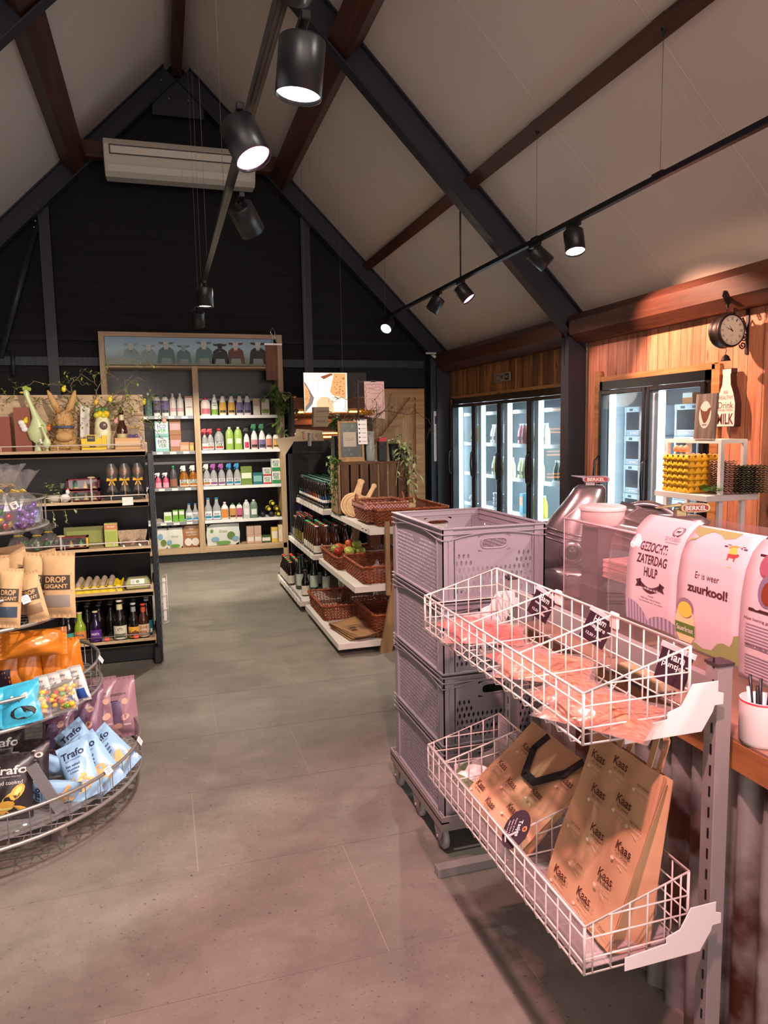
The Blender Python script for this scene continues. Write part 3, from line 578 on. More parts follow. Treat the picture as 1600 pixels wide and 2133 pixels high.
def leaf(b,p,d,up,l,w,m,droop=.2):
    p=Vector(p);d=Vector(d).normalized();up=Vector(up); s=d.cross(up)
    if s.length<1e-3: s=d.orthogonal()
    s.normalize(); n=s.cross(d).normalized()
    pts=[p,p+d*l*.3+s*w*.42+n*w*.12,p+d*l*.65+s*w*.4+n*w*.08-n*droop*l*.3,p+d*l-n*droop*l,p+d*l*.65-s*w*.4+n*w*.08-n*droop*l*.3,p+d*l*.3-s*w*.42+n*w*.12,p+d*l*.3,p+d*l*.65-n*droop*l*.3]
    b.add([tuple(q) for q in pts],[(0,1,6),(1,2,7,6),(2,3,7),(7,3,4),(6,7,4,5),(0,6,5)],m,True)
b=MB()
for i in range(14): leaf(b,(RND.uniform(0,.07),RND.uniform(-.1,.1),.01+RND.uniform(0,.02)),(RND.uniform(-1,1),RND.uniform(-1,1),.5),(0,0,1),.06,.035,LEAF)
o=b.build('leafy_sprig'); o.location=(3.19,3.68,1.165); tag(o,'green leafy sprig lying in front of the yellow trays on the stand','plant')
t=thing('chicken_plaque',(3.262,3.77,1.502),'grey wooden plaque with brown hen in pink oval, on top of the white stand','plaque',ry=.05)
PW=wood('grey_weathered','#55473f','#8a7a6e','Z',2,.7,plank=(1,.03),spread=.2); T=frame((0,0,0),(0,-1,0),(0,0,1))
b=MB(T); b.prism([(-.088,0),(.088,0),(.088,.28),(-.088,.28)],.018,PW); b.build('board',t)
b=MB(T@tr(0,0,.0185)); b.ell(.052,.085,mat('oval_pink','#e8c3b8',.6),tr(0,.15,0),28); b.add([(x*.85,y*.9+.145,.0008) for x,y in [(-.055,.055),(-.045,.02),(-.03,-.02),(-.01,-.05),(.01,-.05),(.03,-.025),(.045,.01),(.058,.055),(.035,.05),(.015,.03),(-.015,.03),(-.035,.04)]],[tuple(range(12))],mat('hen_brown','#6a3526',.6)); b.add([(-.02,.085,.0008),(.02,.085,.0008),(.02,.09,.0008),(-.02,.09,.0008)],[(0,1,2,3)],mat('hen_brown','#6a3526',.6)); b.build('hen_picture',t)
# ================= STACKED PERFORATED CRATES ON A DOLLY =================
CR=mat('crate_lilac_grey','#8b898f',.42,bump=.02,bs=30)
def holes(b,T,u0,u1,v0,v1,nx,nz,skip,m,hw=.30,hh=.42):
    cw=(u1-u0)/nx; ch=(v1-v0)/nz
    for r in range(nz):
        off=cw/2 if r%2 else 0
        if off:
            for a in (u0,u1-off): b.quad((a,v0+r*ch,0),(a+off,v0+r*ch,0),(a+off,v0+(r+1)*ch,0),(a,v0+(r+1)*ch,0),m,T)
        for k in range(nx-(1 if off else 0)):
            x=u0+off+k*cw; z=v0+r*ch; cx=x+cw/2; cz=z+ch/2
            if skip(cx,cz): b.quad((x,z,0),(x+cw,z,0),(x+cw,z+ch,0),(x,z+ch,0),m,T); continue
            o=[(x+cw,cz),(x+cw,z+ch),(cx,z+ch),(x,z+ch),(x,cz),(x,z),(cx,z),(x+cw,z)]
            i=[(cx+cw*hw,cz),(cx+cw*hw*.72,cz+ch*hh*.55),(cx,cz+ch*hh),(cx-cw*hw*.72,cz+ch*hh*.55),(cx-cw*hw,cz),(cx-cw*hw*.72,cz-ch*hh*.55),(cx,cz-ch*hh),(cx+cw*hw*.72,cz-ch*hh*.55)]
            b.add([(p,q,0) for p,q in o+i],[(j,(j+1)%8,8+(j+1)%8,8+j) for j in range(8)],m,False,T)
def make_crate(loc,label):
    W,Lg,H=.43,.60,.27
    t=thing('stacking_crate',loc,label,'crate','perforated crates stacked on the dolly')
    b=MB()
    # floor, corner posts, rims, ribs
    b.box(.012,W-.012,.012,Lg-.012,0,.008,CR)
    for x0,x1 in ((0,.05),(W-.05,W)):
        for y0,y1 in ((0,.05),(Lg-.05,Lg)):
            cx0,cx1=(x0+.006,x1) if x0==0 else (x0,x1-.006); cy0,cy1=(y0+.006,y1) if y0==0 else (y0,y1-.006)
            if x0==0: b.box(.006,.012,cy0,cy1,.0,H,CR)
            else: b.box(W-.012,W-.006,cy0,cy1,0,H,CR)
            if y0==0: b.box(cx0,cx1,.006,.012,0,H,CR)
            else: b.box(cx0,cx1,Lg-.012,Lg-.006,0,H,CR)
    for z0,z1 in ((H-.004,H),(H-.024,H-.020),(.0,.006)):
        b.box(0,.02,0,Lg,z0,z1,CR); b.box(W-.02,W,0,Lg,z0,z1,CR); b.box(.02,W-.02,0,.02,z0,z1,CR); b.box(.02,W-.02,Lg-.02,Lg,z0,z1,CR)
    b.box(.012,.016,.02,Lg-.02,H-.05,H,CR); b.box(W-.016,W-.012,.02,Lg-.02,H-.05,H,CR); b.box(.02,W-.02,.012,.016,H-.034,H,CR); b.box(.02,W-.02,Lg-.016,Lg-.012,H-.034,H,CR)
    # arched lower rib on each side
    def arch(T,L):
        n=16; zz=lambda q: H-.046+.022*math.sin(PI*min(1,max(0,(q-.1)/.8)))**.7 if .1<q<.9 else H-.046
        for i in range(n):
            a,c=i/n,(i+1)/n; b.add([(a*L,zz(a),0),(c*L,zz(c),0),(c*L,zz(c)+.004,0),(a*L,zz(a)+.004,0),(a*L,zz(a),-.014),(c*L,zz(c),-.014),(c*L,zz(c)+.004,-.014),(a*L,zz(a)+.004,-.014)],[(0,1,2,3),(0,4,5,1),(3,2,6,7),(7,6,5,4)],CR,False,T)
    arch(frame((0.001,Lg,0),(0,-1,0),(0,0,1)),Lg); arch(frame((0,0.001,0),(1,0,0),(0,0,1)),W)
    arch(frame((W-.001,0,0),(0,1,0),(0,0,1)),Lg); arch(frame((W,Lg-.001,0),(-1,0,0),(0,0,1)),W)
    for y in (.05,.055,Lg-.055): b.box(0.002,.012,y,y+.003,0,H-.045,CR)
    for x in (.03,.055,W-.06,W-.033): b.box(x,x+.003,.002,.012,0,H-.045,CR)
    b.build('body',t)
    for T in (frame((.013,Lg,0),(0,-1,0),(0,0,1)),frame((W-.013,0,0),(0,1,0),(0,0,1))):
        s=MB(T); holes(s,None,.055,Lg-.055,.02,H-.06,30,12,lambda u,v:abs(u-Lg/2)<.04 and v>H-.095,CR)
        s.rect(.49,.02,CR,None,Lg/2,.01); s.rect(.49,.012,CR,None,Lg/2,H-.054); s.build('long_panel',t,solid=.003)
    for T in (frame((0,.013,0),(1,0,0),(0,0,1)),frame((W,Lg-.013,0),(-1,0,0),(0,0,1))):
        s=MB(T); hv=H-.075
        holes(s,None,.055,W-.055,.02,H-.095,17,6,lambda u,v:abs(u-W/2)<.09 and v>H-.135,CR,.27,.4)
        s.rect(.32,.02,CR,None,W/2,.01)
        # handle zone
        x0,x1,z0,z1=W/2-.065,W/2+.065,H-.095,H-.034; n=20; o=[];i_=[]
        for k in range(n):
            a=2*PI*k/n; ca,sa=math.cos(a),math.sin(a); q=max(abs(ca)/((x1-x0)/2),abs(sa)/((z1-z0)/2)); o.append((W/2+ca/q,(z0+z1)/2+sa/q,0))
            i_.append((W/2+.052*math.copysign(abs(ca)**.5,ca),(z0+z1)/2+.019*math.copysign(abs(sa)**.6,sa),0))
        s.add(o+i_,[(k,(k+1)%n,n+(k+1)%n,n+k) for k in range(n)],CR); 
        s.quad((.055,z0,0),(x0,z0,0),(x0,z1,0),(.055,z1,0),CR); s.quad((x1,z0,0),(W-.055,z0,0),(W-.055,z1,0),(x1,z1,0),CR)
        p=s.build('end_panel',t,solid=.003)
        h=MB(T); h.tube([(q[0],q[1],.002) for q in i_],.0035,CR,6,closed=True); h.build('handle_rim',p)
    return t
RZ=.0
s0=make_crate((.945,2.41,.132),'lilac-grey perforated crate at the bottom of the stack, on the dolly')
for k in range(1,4): dup(s0,(.945,2.41,.132+.2785*k),label=['','lilac-grey perforated crate second from the bottom of the stack','lilac-grey perforated crate third from the bottom, beside the upper wire basket','empty lilac-grey perforated crate on top of the stack'][k])
DG=mat('dolly_grey','#8a8480',.5,.05); RUB=mat('wheel_rubber','#9aa09c',.5)
t=thing('crate_dolly',(.93,2.39,0),'low grey metal wheeled dolly under the crate stack','dolly')
b=MB(); 
for x in (0,.44): b.box(x,x+.006,0,.64,.092,.148,DG); b.box(x,x+(.03 if x==0 else -.024),0,.64,.122,.128,DG)
for y in (0,.634): b.box(0.006,.44,y,y+.006,.092,.148,DG); 
b.box(.2,.24,.006,.634,.1,.12,DG)
b.build('deck_frame',t)
for y in (.05,.30,.57):
    for x in (0.004,.436):
        b=MB(frame((x-.001,y,0),(0,1,0),(0,0,1))); b.prism([(-.05,.1),(.05,.1),(.02,.042),(-.02,.042)],.004,DG); o=b.build('wheel_bracket',t)
        b=MB(tr(x+(.02 if x<.1 else -.02),y,.05)@rot('Y',PI/2)); b.lathe([(.012,-.012,DG),(.036,-.012,RUB),(.05,-.008),(.05,.008),(.036,.012,DG),(.012,.012)],RUB,22); b.build('wheel',t)
        b=MB(tr(x-.003 if x<.1 else x+.007,y,.05)@rot('Y',PI/2)); b.lathe([(.007,-.004),(.007,.004)],DG,6); b.build('bolt',t)
# ================= WIRE BASKET RACK =================
COLG=mat('rack_grey','#8f8a88',.45,.05); CAP=mat('cap_dark','#3a2f33',.5); BW=mat('basket_cream','#d9cfc9',.35)
t=thing('basket_rack_stand',(1.145,1.26,0),'grey slotted metal stand carrying the two white wire baskets','stand')
for y,n in ((0,'near'),(1.0,'far')):
    b=MB(); b.box(0,.04,y,y+.04,0.0,1.066,COLG); o=b.build('upright',t,bevel=.0015)
    b=MB()
    for k in range(21): z=.06+k*.05; b.box(-.0012,0,y+.012,y+.017,z,z+.024,blk); b.box(-.0012,0,y+.025,y+.029,z,z+.024,blk) if False else None
    b.build('slots',o)
    b=MB(); b.box(-.002,.042,y-.002,y+.042,1.066,1.073,CAP); b.build('end_cap',t)
    b=MB(); b.box(-.28,.0,y-.0,y+.04,.0,.034,COLG); b.build('foot',t,bevel=.0015)
b=MB(); b.box(.008,.032,.04,1.0,.98,1.03,COLG); b.build('cross_bar',t)
def basket(loc,label,div,liner):
    t=thing('wire_basket',loc,label,'wire basket','white wire baskets on the grey stand')
    D,Lb,hf,hb=.26,.94,.109,.181; r=.0021; R=.0035
    zt=lambda x: hf+(hb-hf)*x/D
    b=MB(); b.tube([(0,0,hf),(D,0,hb),(D,Lb,hb),(0,Lb,hf)],R,BW,6,closed=True); b.tube([(0,0,0),(0,0,hf)],R,BW,6); b.tube([(0,Lb,0),(0,Lb,hf)],R,BW,6); b.tube([(D,0,0.02),(D,0,hb)],R,BW,6); b.tube([(D,Lb,.02),(D,Lb,hb)],R,BW,6); b.tube([(0,0,0),(D,0,0.0),(D,Lb,0.0),(0,Lb,0)],R*.85,BW,6,closed=True); b.build('rim_frame',t)
    b=MB(); n=18
    for k in range(1,n):
        y=Lb*k/n; b.tube([(-.002,y,hf),(-.003,y,.004),(.004,y,-.014),(.02,y,-.016),(.03,y,-.004),(D-.012,y,-.004),(D,y,.01),(D,y,hb)],r,BW,5)
    b.build('upright_wires',t)
    b=MB()
    for z in (.028,.085): b.tube([(-.002,0,z),(-.002,Lb,z)],r,BW,5)
    for z in (.04,.085,.13): b.tube([(D,0,z),(D,Lb,z)],r,BW,5)
    for x in (.07,.14,.2): b.tube([(x,0,-.001),(x,Lb,-.001)],r,BW,5)
    for y in (0,Lb):
        for z in (.035,.082,.125):
            x0=0 if z<hf else D*(z-hf)/(hb-hf); b.tube([(x0,y,z),(D,y,z)],r,BW,5)
        for x in (.02,.065,.11,.155,.2,.24): b.tube([(x,y,0),(x,y,zt(x))],r,BW,5)
    b.build('long_wires',t)
    for yd in div:
        b=MB(); b.tube([(0,yd,hf),(D,yd,hb),(D,yd,.01)],R*.8,BW,6); b.tube([(0,yd,.045),(D,yd,.05)],r,BW,5); b.tube([(.09,yd,.1),(D,yd,.125)],r,BW,5)
        for x in (.04,.085,.13,.175,.22): b.tube([(x,yd,.0),(x,yd,zt(x))],r,BW,5)
        b.build('divider',t)
    for y,s in ((-.006,-1),(Lb+.006,1)):
        pts=[(.095,-.01),(.29,-.01),(.318,.032),(.322,.045),(.345,.045),(.345,.07),(.33,.075),(.33,.1),(.262,.1),(.235,.055),(.2,.045),(.2,.03),(.095,.022)]
        b=MB(frame((0,y,0),(1,0,0),(0,0,1))); b.prism(pts,.0025,mat('bracket_white','#e3e4e2',.4)); b.build('bracket',t,bevel=.001)
    if liner:
        PL=glass('liner_plastic','#f6eef2',.10,.70,.2)
        b=MB(); b.box(.004,.006,.01,Lb-.01,.004,hf+.004,PL); b.box(.006,D-.01,.01,Lb-.01,.003,.0045,PL); b.build('plastic_liner',t)
    return t
ub=basket((.80,1.25,.944),'upper white wire basket full of pink ham packets',(.285,.575),False)
lb_=basket((.80,1.233,.44),'lower white wire basket with the brown paper bags',(.80,.36),True)
# ham packets
def hammat(n,c1,c2):
    m=bpy.data.materials.new(n); m.use_nodes=True; nt=m.node_tree; N=nt.nodes; L=nt.links; b=N['Principled BSDF']; b.inputs['Roughness'].default_value=.22; b.inputs['Coat Weight'].default_value=.8
    tc=N.new('ShaderNodeTexCoord'); no=N.new('ShaderNodeTexNoise'); no.inputs['Scale'].default_value=22; no.inputs['Detail'].default_value=8; no.inputs['Distortion'].default_value=2.2; mp=N.new('ShaderNodeMapping'); mp.inputs['Scale'].default_value=(2,.8,1); L.new(tc.outputs['Object'],mp.inputs[0]); L.new(mp.outputs[0],no.inputs['Vector'])
    r=N.new('ShaderNodeValToRGB'); e=r.color_ramp.elements; e[0].position=.33; e[0].color=lin(c1); e[1].position=.66; e[1].color=lin(c2); L.new(no.outputs[0],r.inputs[0]); L.new(r.outputs[0],b.inputs[0])
    bp=N.new('ShaderNodeBump'); bp.inputs['Strength'].default_value=.5; bp.inputs['Distance'].default_value=.01; L.new(no.outputs[0],bp.inputs['Height']); L.new(bp.outputs[0],b.inputs['Normal']); return m
HAM1=hammat('ham_pink','#8f2c30','#cf7068'); HAM2=hammat('ham_pale','#9a4a30','#d28a6c'); FILM=glass('clear_film','#fff4f2',.10,.93,.12)
def pillow(b,w,l,h,m,seed,T=None,nu=14,nv=16,wr=.12,pw=.55,flat=True):
    rd=random.Random(seed); ph=[rd.uniform(0,6) for _ in range(6)]
    for s in (1,-1):
        def f(u,v):
            e=(math.sin(PI*u)*math.sin(PI*v)); e=max(e,0)**pw
            z=h*e*(1+wr*math.sin(9*u+ph[0]+3*math.sin(5*v+ph[1]))+wr*.7*math.sin(13*v+ph[2]+2*u)+wr*.5*math.sin(21*u+ph[3]-9*v))
            return (w*(u-.5)*(1-.04*math.sin(PI*v)),l*(v-.5)*(1-.04*math.sin(PI*u)),z if s>0 else (-z*.15 if flat else -z))
        b.grid(f,nu,nv,m,T=T)
def ham(loc,rz,label,m,w=.17,l=.235,tilt=0.0):
    t=thing('ham_packet',loc,label,'meat packet','vacuum packed ham in the upper wire basket',rz=rz,ry=tilt)
    b=MB(); pillow(b,w,l,.026,m,RND.random(),wr=.2); b.build('ham_slices',t)
    b=MB(tr(0,0,.004)); pillow(b,w*1.12,l*1.12,.026,FILM,RND.random(),wr=.2); b.build('clear_film',t); return t
H=[((.94,2.11,.952),.25,HAM1,'pink ham packet at the far end of the upper basket, underneath',0),((.92,1.98,.968),1.1,HAM1,'pink ham packet on top in the far compartment of the upper basket',-.08),((.95,1.75,.952),.1,HAM1,'large pink ham packet in the far half of the middle compartment',-.05),((.93,1.63,.97),.9,HAM2,'ham packet overlapping the edge of the middle compartment',-.1),((.93,1.44,.952),.2,HAM2,'orange-pink ham packet in the near compartment, behind the front one',-.04),((.90,1.33,.968),.6,HAM2,'orange-pink ham packet nearest to us in the upper basket',-.1)]
for l,rz,m,lb,ti in H: ham(l,rz,lb,m,tilt=ti)
# dark price cards on the back of the upper basket
CARD=mat('card_aubergine','#35222f',.45)
def card(loc,lines,label,w=.07,h=.085,rot3=(0,0,0)):
    t=thing('price_card',loc,label,'price card','dark price cards on the upper wire basket'); t.rotation_euler=rot3
    b=MB(frame((0,0,0),(0,-1,0),(0,0,1))); b.prism([(-w/2,-h/2),(w/2,-h/2),(w/2,h/2),(-w/2,h/2)],.0015,CARD); b.prism([(-w/2-.004,h/2-.006),(w/2+.004,h/2-.006),(w/2+.004,h/2+.006),(-w/2-.004,h/2+.006)],.0025,mat('clear_clip','#d9cfd2',.2)); b.build('card',t)
    b=MB(frame((-.0017,0,0),(0,-1,0),(0,0,1)))
    for i,(s,hh,ww) in enumerate(lines): b.text(s,hh,whiteink,None,0,h*.28-i*h*.27,.0006,w=ww,bold=.015)
    b.build('lettering',t); return t
card((1.045,1.86,1.075),[('Ham',.019,.035),('met vetje',.010,.045),('12,50 / kilo',.009,.045)],'dark card reading ham at the farthest divider',rot3=(.45,0,.55))
card((1.045,1.575,1.08),[('Ham',.019,.035),('magere',.013,.045),('12,50 / kilo',.009,.045)],'dark card reading ham magere at the middle divider',rot3=(.42,0,.55))
card((1.047,1.285,1.07),[('Ham',.02,.04),('puntjes',.017,.052)],'dark card reading ham puntjes in the near corner',rot3=(.25,0,.5))
for y,nm in ((1.80,'far'),(1.53,'middle')):
    b=MB(); b.box(-.006,.004,-.016,.016,-.03,.012,mat('clip_cream','#e9d9d4',.4)); o=b.build('rim_clip',bevel=.003); o.location=(1.066,y,1.12); tag(o,f'cream plastic clip on the back rim of the upper basket, {nm} one','clip','cream rim clips')
# brown paper bags
KR=mat('kraft_paper','#c29c78',.6,bump=.15,bs=25,var=.05,vs=12); KINK=mat('kraft_print','#4a1f16',.6); KGOLD=mat('kraft_gold','#c98a34',.6); KWH=mat('kraft_white','#e2cdb5',.6); HANDB=mat('handle_black','#17121a',.6)
def kaas(b,x,y,s,T,kind=0):
    if kind!=1: b.text('Kaas',.020*s,KINK,T,x,y,.0008,w=.05*s,bold=.012)
    b.text('MET SMAAK',.0055*s,KINK if kind!=2 else KGOLD,T,x+.002,y-.017*s,.0008,w=.04*s); b.text('Daar wordt ieder mooier van',.0045*s,KWH,T,x,y-.026*s,.0008,w=.05*s)
    b.ell(.006*s,.004*s,KWH,T@tr(0,0,.0008),8,x-.024*s,y-.031*s); b.add([(x-.002,y-.036*s,.0008),(x+.014*s,y-.041*s,.0008),(x+.014*s,y-.0395*s,.0008),(x-.002,y-.0345*s,.0008)],[(0,1,2,3)],KWH,False,T); 
def paperbag(name,o3,U,V,w,h,d,label,grp,marks,s,handle):
    """o3 = bottom corner; U across, V up the front face"""
    t=thing(name,o3,label,'paper bag'); T=frame((0,0,0),U,V)
    b=MB(T); nu,nv=8,12
    wr=lambda u,v: .004*math.sin(5*u*PI+3*v)+.003*math.sin(7*v+u*4)
    b.grid(lambda u,v:(u*w,v*h,wr(u,v)),nu,nv,KR); b.grid(lambda u,v:(u*w,v*h,-d*(1-.85*v)+wr(u,v)*.5),nu,nv,KR)
    for x in (0,w): b.grid(lambda u,v,x=x:(x-(.4*d*math.sin(PI*u)*(1-v*.5) if x else -.4*d*math.sin(PI*u)*(1-v*.5)),v*h,-u*d*(1-.85*v)),6,nv,KR)
    b.box(0,w,0,.001,-d,0,KR); b.build('bag_body',t)
    b=MB(T@tr(0,0,.0065))
    for (x,y,k) in marks: kaas(b,x,y,s,Matrix(),k)
    b.build('printing',t)
    b=MB(T)
    if handle=='black':
        P=[(w*.33,h*.97),(w*.30,h*.80),(w*.44,h*.56),(w*.60,h*.56),(w*.80,h*.80),(w*.86,h*.98)]
        for i in range(5):
            a=Vector((*P[i],.009));c=Vector((*P[i+1],.009)); n=(c-a).normalized().cross(Vector((0,0,1)))*.013
            b.add([a-n-(c-a).normalized()*.004,a+n-(c-a).normalized()*.004,c+n+(c-a).normalized()*.004,c-n+(c-a).normalized()*.004],[(0,1,2,3)],HANDB)
        b.build('handle',t,solid=.002)
    else:
        for zo in (-.004,-d*.2-.012):
            P=[(w*.34,h*.98),(w*.36,h*1.16),(w*.46,h*1.22),(w*.64,h*1.22),(w*.74,h*1.16),(w*.76,h*.98)]
            for i in range(5):
                a=Vector((*P[i],zo));c=Vector((*P[i+1],zo)); n=(c-a).normalized().cross(Vector((0,0,1)))*.009
                e=(c-a).normalized()*.003; b.add([a-n-e,a+n-e,c+n+e,c-n+e],[(0,1,2,3)],KR)
        b.build('handle',t,solid=.002)
    return t
V1=Vector((1.07-.84,.06,.655-.46)); U1=Vector((0,-1,.0)); 
mk=[(.04,.06,0),(.13,.045,0),(.22,.08,2),(.05,.15,0),(.14,.13,0),(.25,.16,0),(.30,.06,0),(.08,.24,0),(.31,.24,0)]
paperbag('cheese_paper_bag',(.845,1.98,.462),U1,V1,.35,.315,.03,'wide brown paper bag with black handle lying in the far half of the lower basket',None,mk,1.0,'black')
V2=Vector((1.01-.868,-.115,.83-.455)); 
mk2=[(.055,.05,0),(.155,.055,0),(.23,.05,1),(.10,.12,1),(.20,.13,0),(.05,.19,1),(.13,.2,0),(.225,.21,0),(.09,.28,0),(.18,.30,0),(.235,.29,1),(.05,.35,0),(.13,.37,0),(.22,.37,1)]
paperbag('cheese_paper_bag',(.872,1.525,.458),Vector((0,-1,0)),V2,.27,.40,.11,'tall brown paper bag with paper handles standing in the near half of the lower basket',None,mk2,1.05,'paper')
t=thing('round_price_tag',(.83,1.60,.56),'dark oval tag reading Tasjes on the front of the lower basket','price tag'); T=frame((0,0,0),(0,-1,-.0),(.75,0,.66))@rot('Z',-1.0)
b=MB(T); b.prism([(.055*math.cos(2*PI*i/28),.043*math.sin(2*PI*i/28)) for i in range(28)],.0015,CARD); b.build('tag_board',t)
b=MB(T@tr(0,0,.002)); b.text('Tasjes',.017,whiteink,None,-.002,.008,.0006,w=.045,bold=.012); 
for i,s in enumerate(('Papier groot 0,50','Papier klein 0,30','Papier mini 0,20')): b.text(s,.005,whiteink,None,-.002,-.008-i*.010,.0006,w=.055-.008*i)
b.ell(.008,.008,mat('gold_badge','#c9a06a',.4),tr(0,0,.0005),14,0.0,.03); b.ell(.0045,.0045,mat('badge_red','#8b2f2a',.4),tr(0,0,.001),10,0,.03); b.build('lettering',t)
t=thing('printed_sheet',(1.052,2.12,.585),'small white printed card hung in the far corner of the lower basket','card'); b=MB(frame((0,0,0),(0,-1,0),(0,0,1))); b.prism([(-.03,-.05),(.03,-.05),(.03,.04),(-.03,.04)],.001,mat('grey_white','#b9b2b8',.5)); b.build('card',t)
b=MB(frame((-.0015,0,0),(0,-1,0),(0,0,1))); [b.rect(.04,.004,mat('grey_ink','#8b8890',.6),None,0,.02-i*.011) for i in range(5)]; b.build('lettering',t)
GRN=mat('pack_green','#5c6a45',.5)
b=MB(); pillow(b,.13,.19,.03,lambda u,v: GRN if (u<.2 or v>.8) else mat('pack_white','#e9e2e0',.35),5,wr=.3); o=b.build('white_packet'); o.location=(.93,2.07,.452); o.rotation_euler=(0,-.15,.5); tag(o,'crumpled white and green packet in the far end of the lower basket','packet')
# ================= COUNTER =================
OAK=wood('counter_oak','#8a5830','#b37d4c','Y',1.2,.45,knots=False); TOPG=mat('counter_top','#8d6a5c',.35,var=.08,vs=8)
def corr():
    m=mat('corrugated_rust','#4a4442',.45,.35,bump=.2,bs=20); nt=m.node_tree; N=nt.nodes; b=N['Principled BSDF']
    tc=N.new('ShaderNodeTexCoord'); n=N.new('ShaderNodeTexNoise'); n.inputs['Scale'].default_value=5; n.inputs['Detail'].default_value=8; nt.links.new(tc.outputs['Object'],n.inputs['Vector'])
    r=N.new('ShaderNodeValToRGB'); e=r.color_ramp.elements; e[0].position=.4; e[0].color=lin('#4a2418'); e[1].position=.58; e[1].color=lin('#9a9896'); nt.links.new(n.outputs[0],r.inputs[0]); nt.links.new(r.outputs[0],b.inputs[0]); return m
CO=corr()
t=thing('shop_counter',(1.2,2.36,0),'long shop counter clad in rusty corrugated metal with an oak ledge','counter')
b=MB(); b.box(.09,.95,-4.0,-.0,0,.84,mat('counter_core','#241a18',.7)); b.box(.32,.95,.02,.95,0,.84,mat('counter_core','#241a18',.7)); b.build('body',t)
b=MB(); n=220; b.grid(lambda u,v:(.072+.013*math.sin(u*4.0/.078*2*PI),-4.0+u*4.0,v*.80),620,1,CO); b.build('corrugated_cladding',t)
b=MB(); b.box(.025,.10,-4.0,0,.802,.872,OAK); b.box(.30,.34,0.01,.95,.802,.872,OAK); b.build('oak_edge',t,bevel=.002)
b=MB(); b.box(.026,.95,-4,0,.872,.878,TOPG); b.box(.30,.95,.0,.95,.872,.878,TOPG); b.build('worktop',t)
# curved glass screen of the deli display
prof=[(1.305,.88),(1.294,.98),(1.292,1.10),(1.296,1.19),(1.306,1.25),(1.326,1.295),(1.358,1.325),(1.40,1.345)]
GC2=glass('screen_glass','#fbf2f2',.05,.95)
t=thing('curved_glass_screen',(0,0,0),'curved glass screen of the deli display, hung with posters','glass screen')
def gp(y0,y1,off=0):
    b=MB(); k=len(prof); pts=[]
    for i,(x,z) in enumerate(prof):
        pts.append((x,z))
    vs=[(x,y,z) for y in (y0,y1) for x,z in pts]+[(x+.005,y,z-.003) for y in (y0,y1) for x,z in pts]; fs=[]
    for i in range(k-1): fs+=[(i,i+1,k+i+1,k+i),(2*k+i,3*k+i,3*k+i+1,2*k+i+1)]
    fs+=[(0,k,3*k,2*k),(k-1,3*k-1,4*k-1,2*k-1)]
    for i in range(k-1): fs+=[(i,2*k+i,2*k+i+1,i+1),(k+i,k+i+1,3*k+i+1,3*k+i)]
    b.add(vs,fs,GC2,True); return b
gp(-.6,1.90).build('curved_glass',t)
b=MB(); b.box(1.30,1.62,1.885,1.90,.88,.90,chrome); b.tube([(x+.003,1.895,z) for x,z in prof],.0012,mat('glass_edge','#8f8084',.3),6); b.build('end_trim',t)
t=thing('plexiglass_hood',(0,0,0),'folded clear plexiglass guard standing in front of the slicers','guard')
PX=glass('plexi','#fbeff1',.05,.94); PXE=mat('plexi_edge','#d9bcc4',.2,alpha=.8)
b=MB(); b.box(1.302,1.306,1.78,2.17,.9,1.285,PX); b.add([(1.302,1.78,1.285),(1.302,2.17,1.285),(1.40,2.20,1.335),(1.40,1.80,1.335)],[(0,1,2,3)],PX); b.build('sheet',t)
b=MB(); b.tube([(1.304,2.17,.9),(1.304,2.17,1.285),(1.40,2.20,1.335)],.002,PXE,5); b.tube([(1.304,1.78,1.286),(1.304,2.17,1.286)],.004,PXE,5); b.build('sheet_edge',t)
# ================= POSTERS =================
import itertools
cum=[0]
# cumulative length from the poster bottom up the glass profile
def gpoint(s):
    """s metres above z=1.03 along the outer glass profile -> (x,z)"""
    P=[(1.290,1.03)]+[(x-.006,z+.004) for x,z in prof[2:]]
    for a,c in zip(P,P[1:]):
        l=math.hypot(c[0]-a[0],c[1]-a[1])
        if s<=l: return (a[0]+(c[0]-a[0])*s/l,a[1]+(c[1]-a[1])*s/l)
        s-=l
    return (P[-1][0]+s,P[-1][1])
class PB(MB):
    """poster sheet: local (u across 0..w, v up from the bottom, lift) draped over the glass"""
    def __init__(s,yL,skew=0,z0=0): super().__init__(); s.yL=yL; s.sk=skew; s.z0=z0
    def build(s,name,parent=None,**k):
        nv=[]
        for u,v,w in s.v:
            x,z=gpoint(v+s.z0 if v+s.z0>0 else 0); 
            if v+s.z0<0: z+=v+s.z0
            nv.append((x-w-.0008,s.yL-u+s.sk*v,z))
        s.v=nv; return super().build(name,parent,**k)
PAP=mat('poster_paper','#d2bec1',.55)
GREEN=mat('poster_green','#8f9a5c',.6); DKP=mat('poster_brown','#4a2530',.6); HILL=mat('hill_grey','#8a7d8c',.6); HILL2=mat('hill_pale','#b8a6b6',.6)
def sheetgrid(b,w,h,u0=0,v0=0,lift=0,m=PAP): b.grid(lambda u,v:(u0+u*w,v0+v*h,lift),6,24,m)
def wreath(b,cx,cy,r,m,mini=False):
    for s in (1,-1):
        for i in range(9):
            a=-PI/2+s*(.35+i*.27); x=cx+r*1.25*math.cos(a); y=cy+r*1.15*math.sin(a); b.add([(x+r*.22*math.cos(2*PI*k/6+a),y+r*.09*math.sin(2*PI*k/6+a),.0012) for k in range(6)],[tuple(range(6))],m)
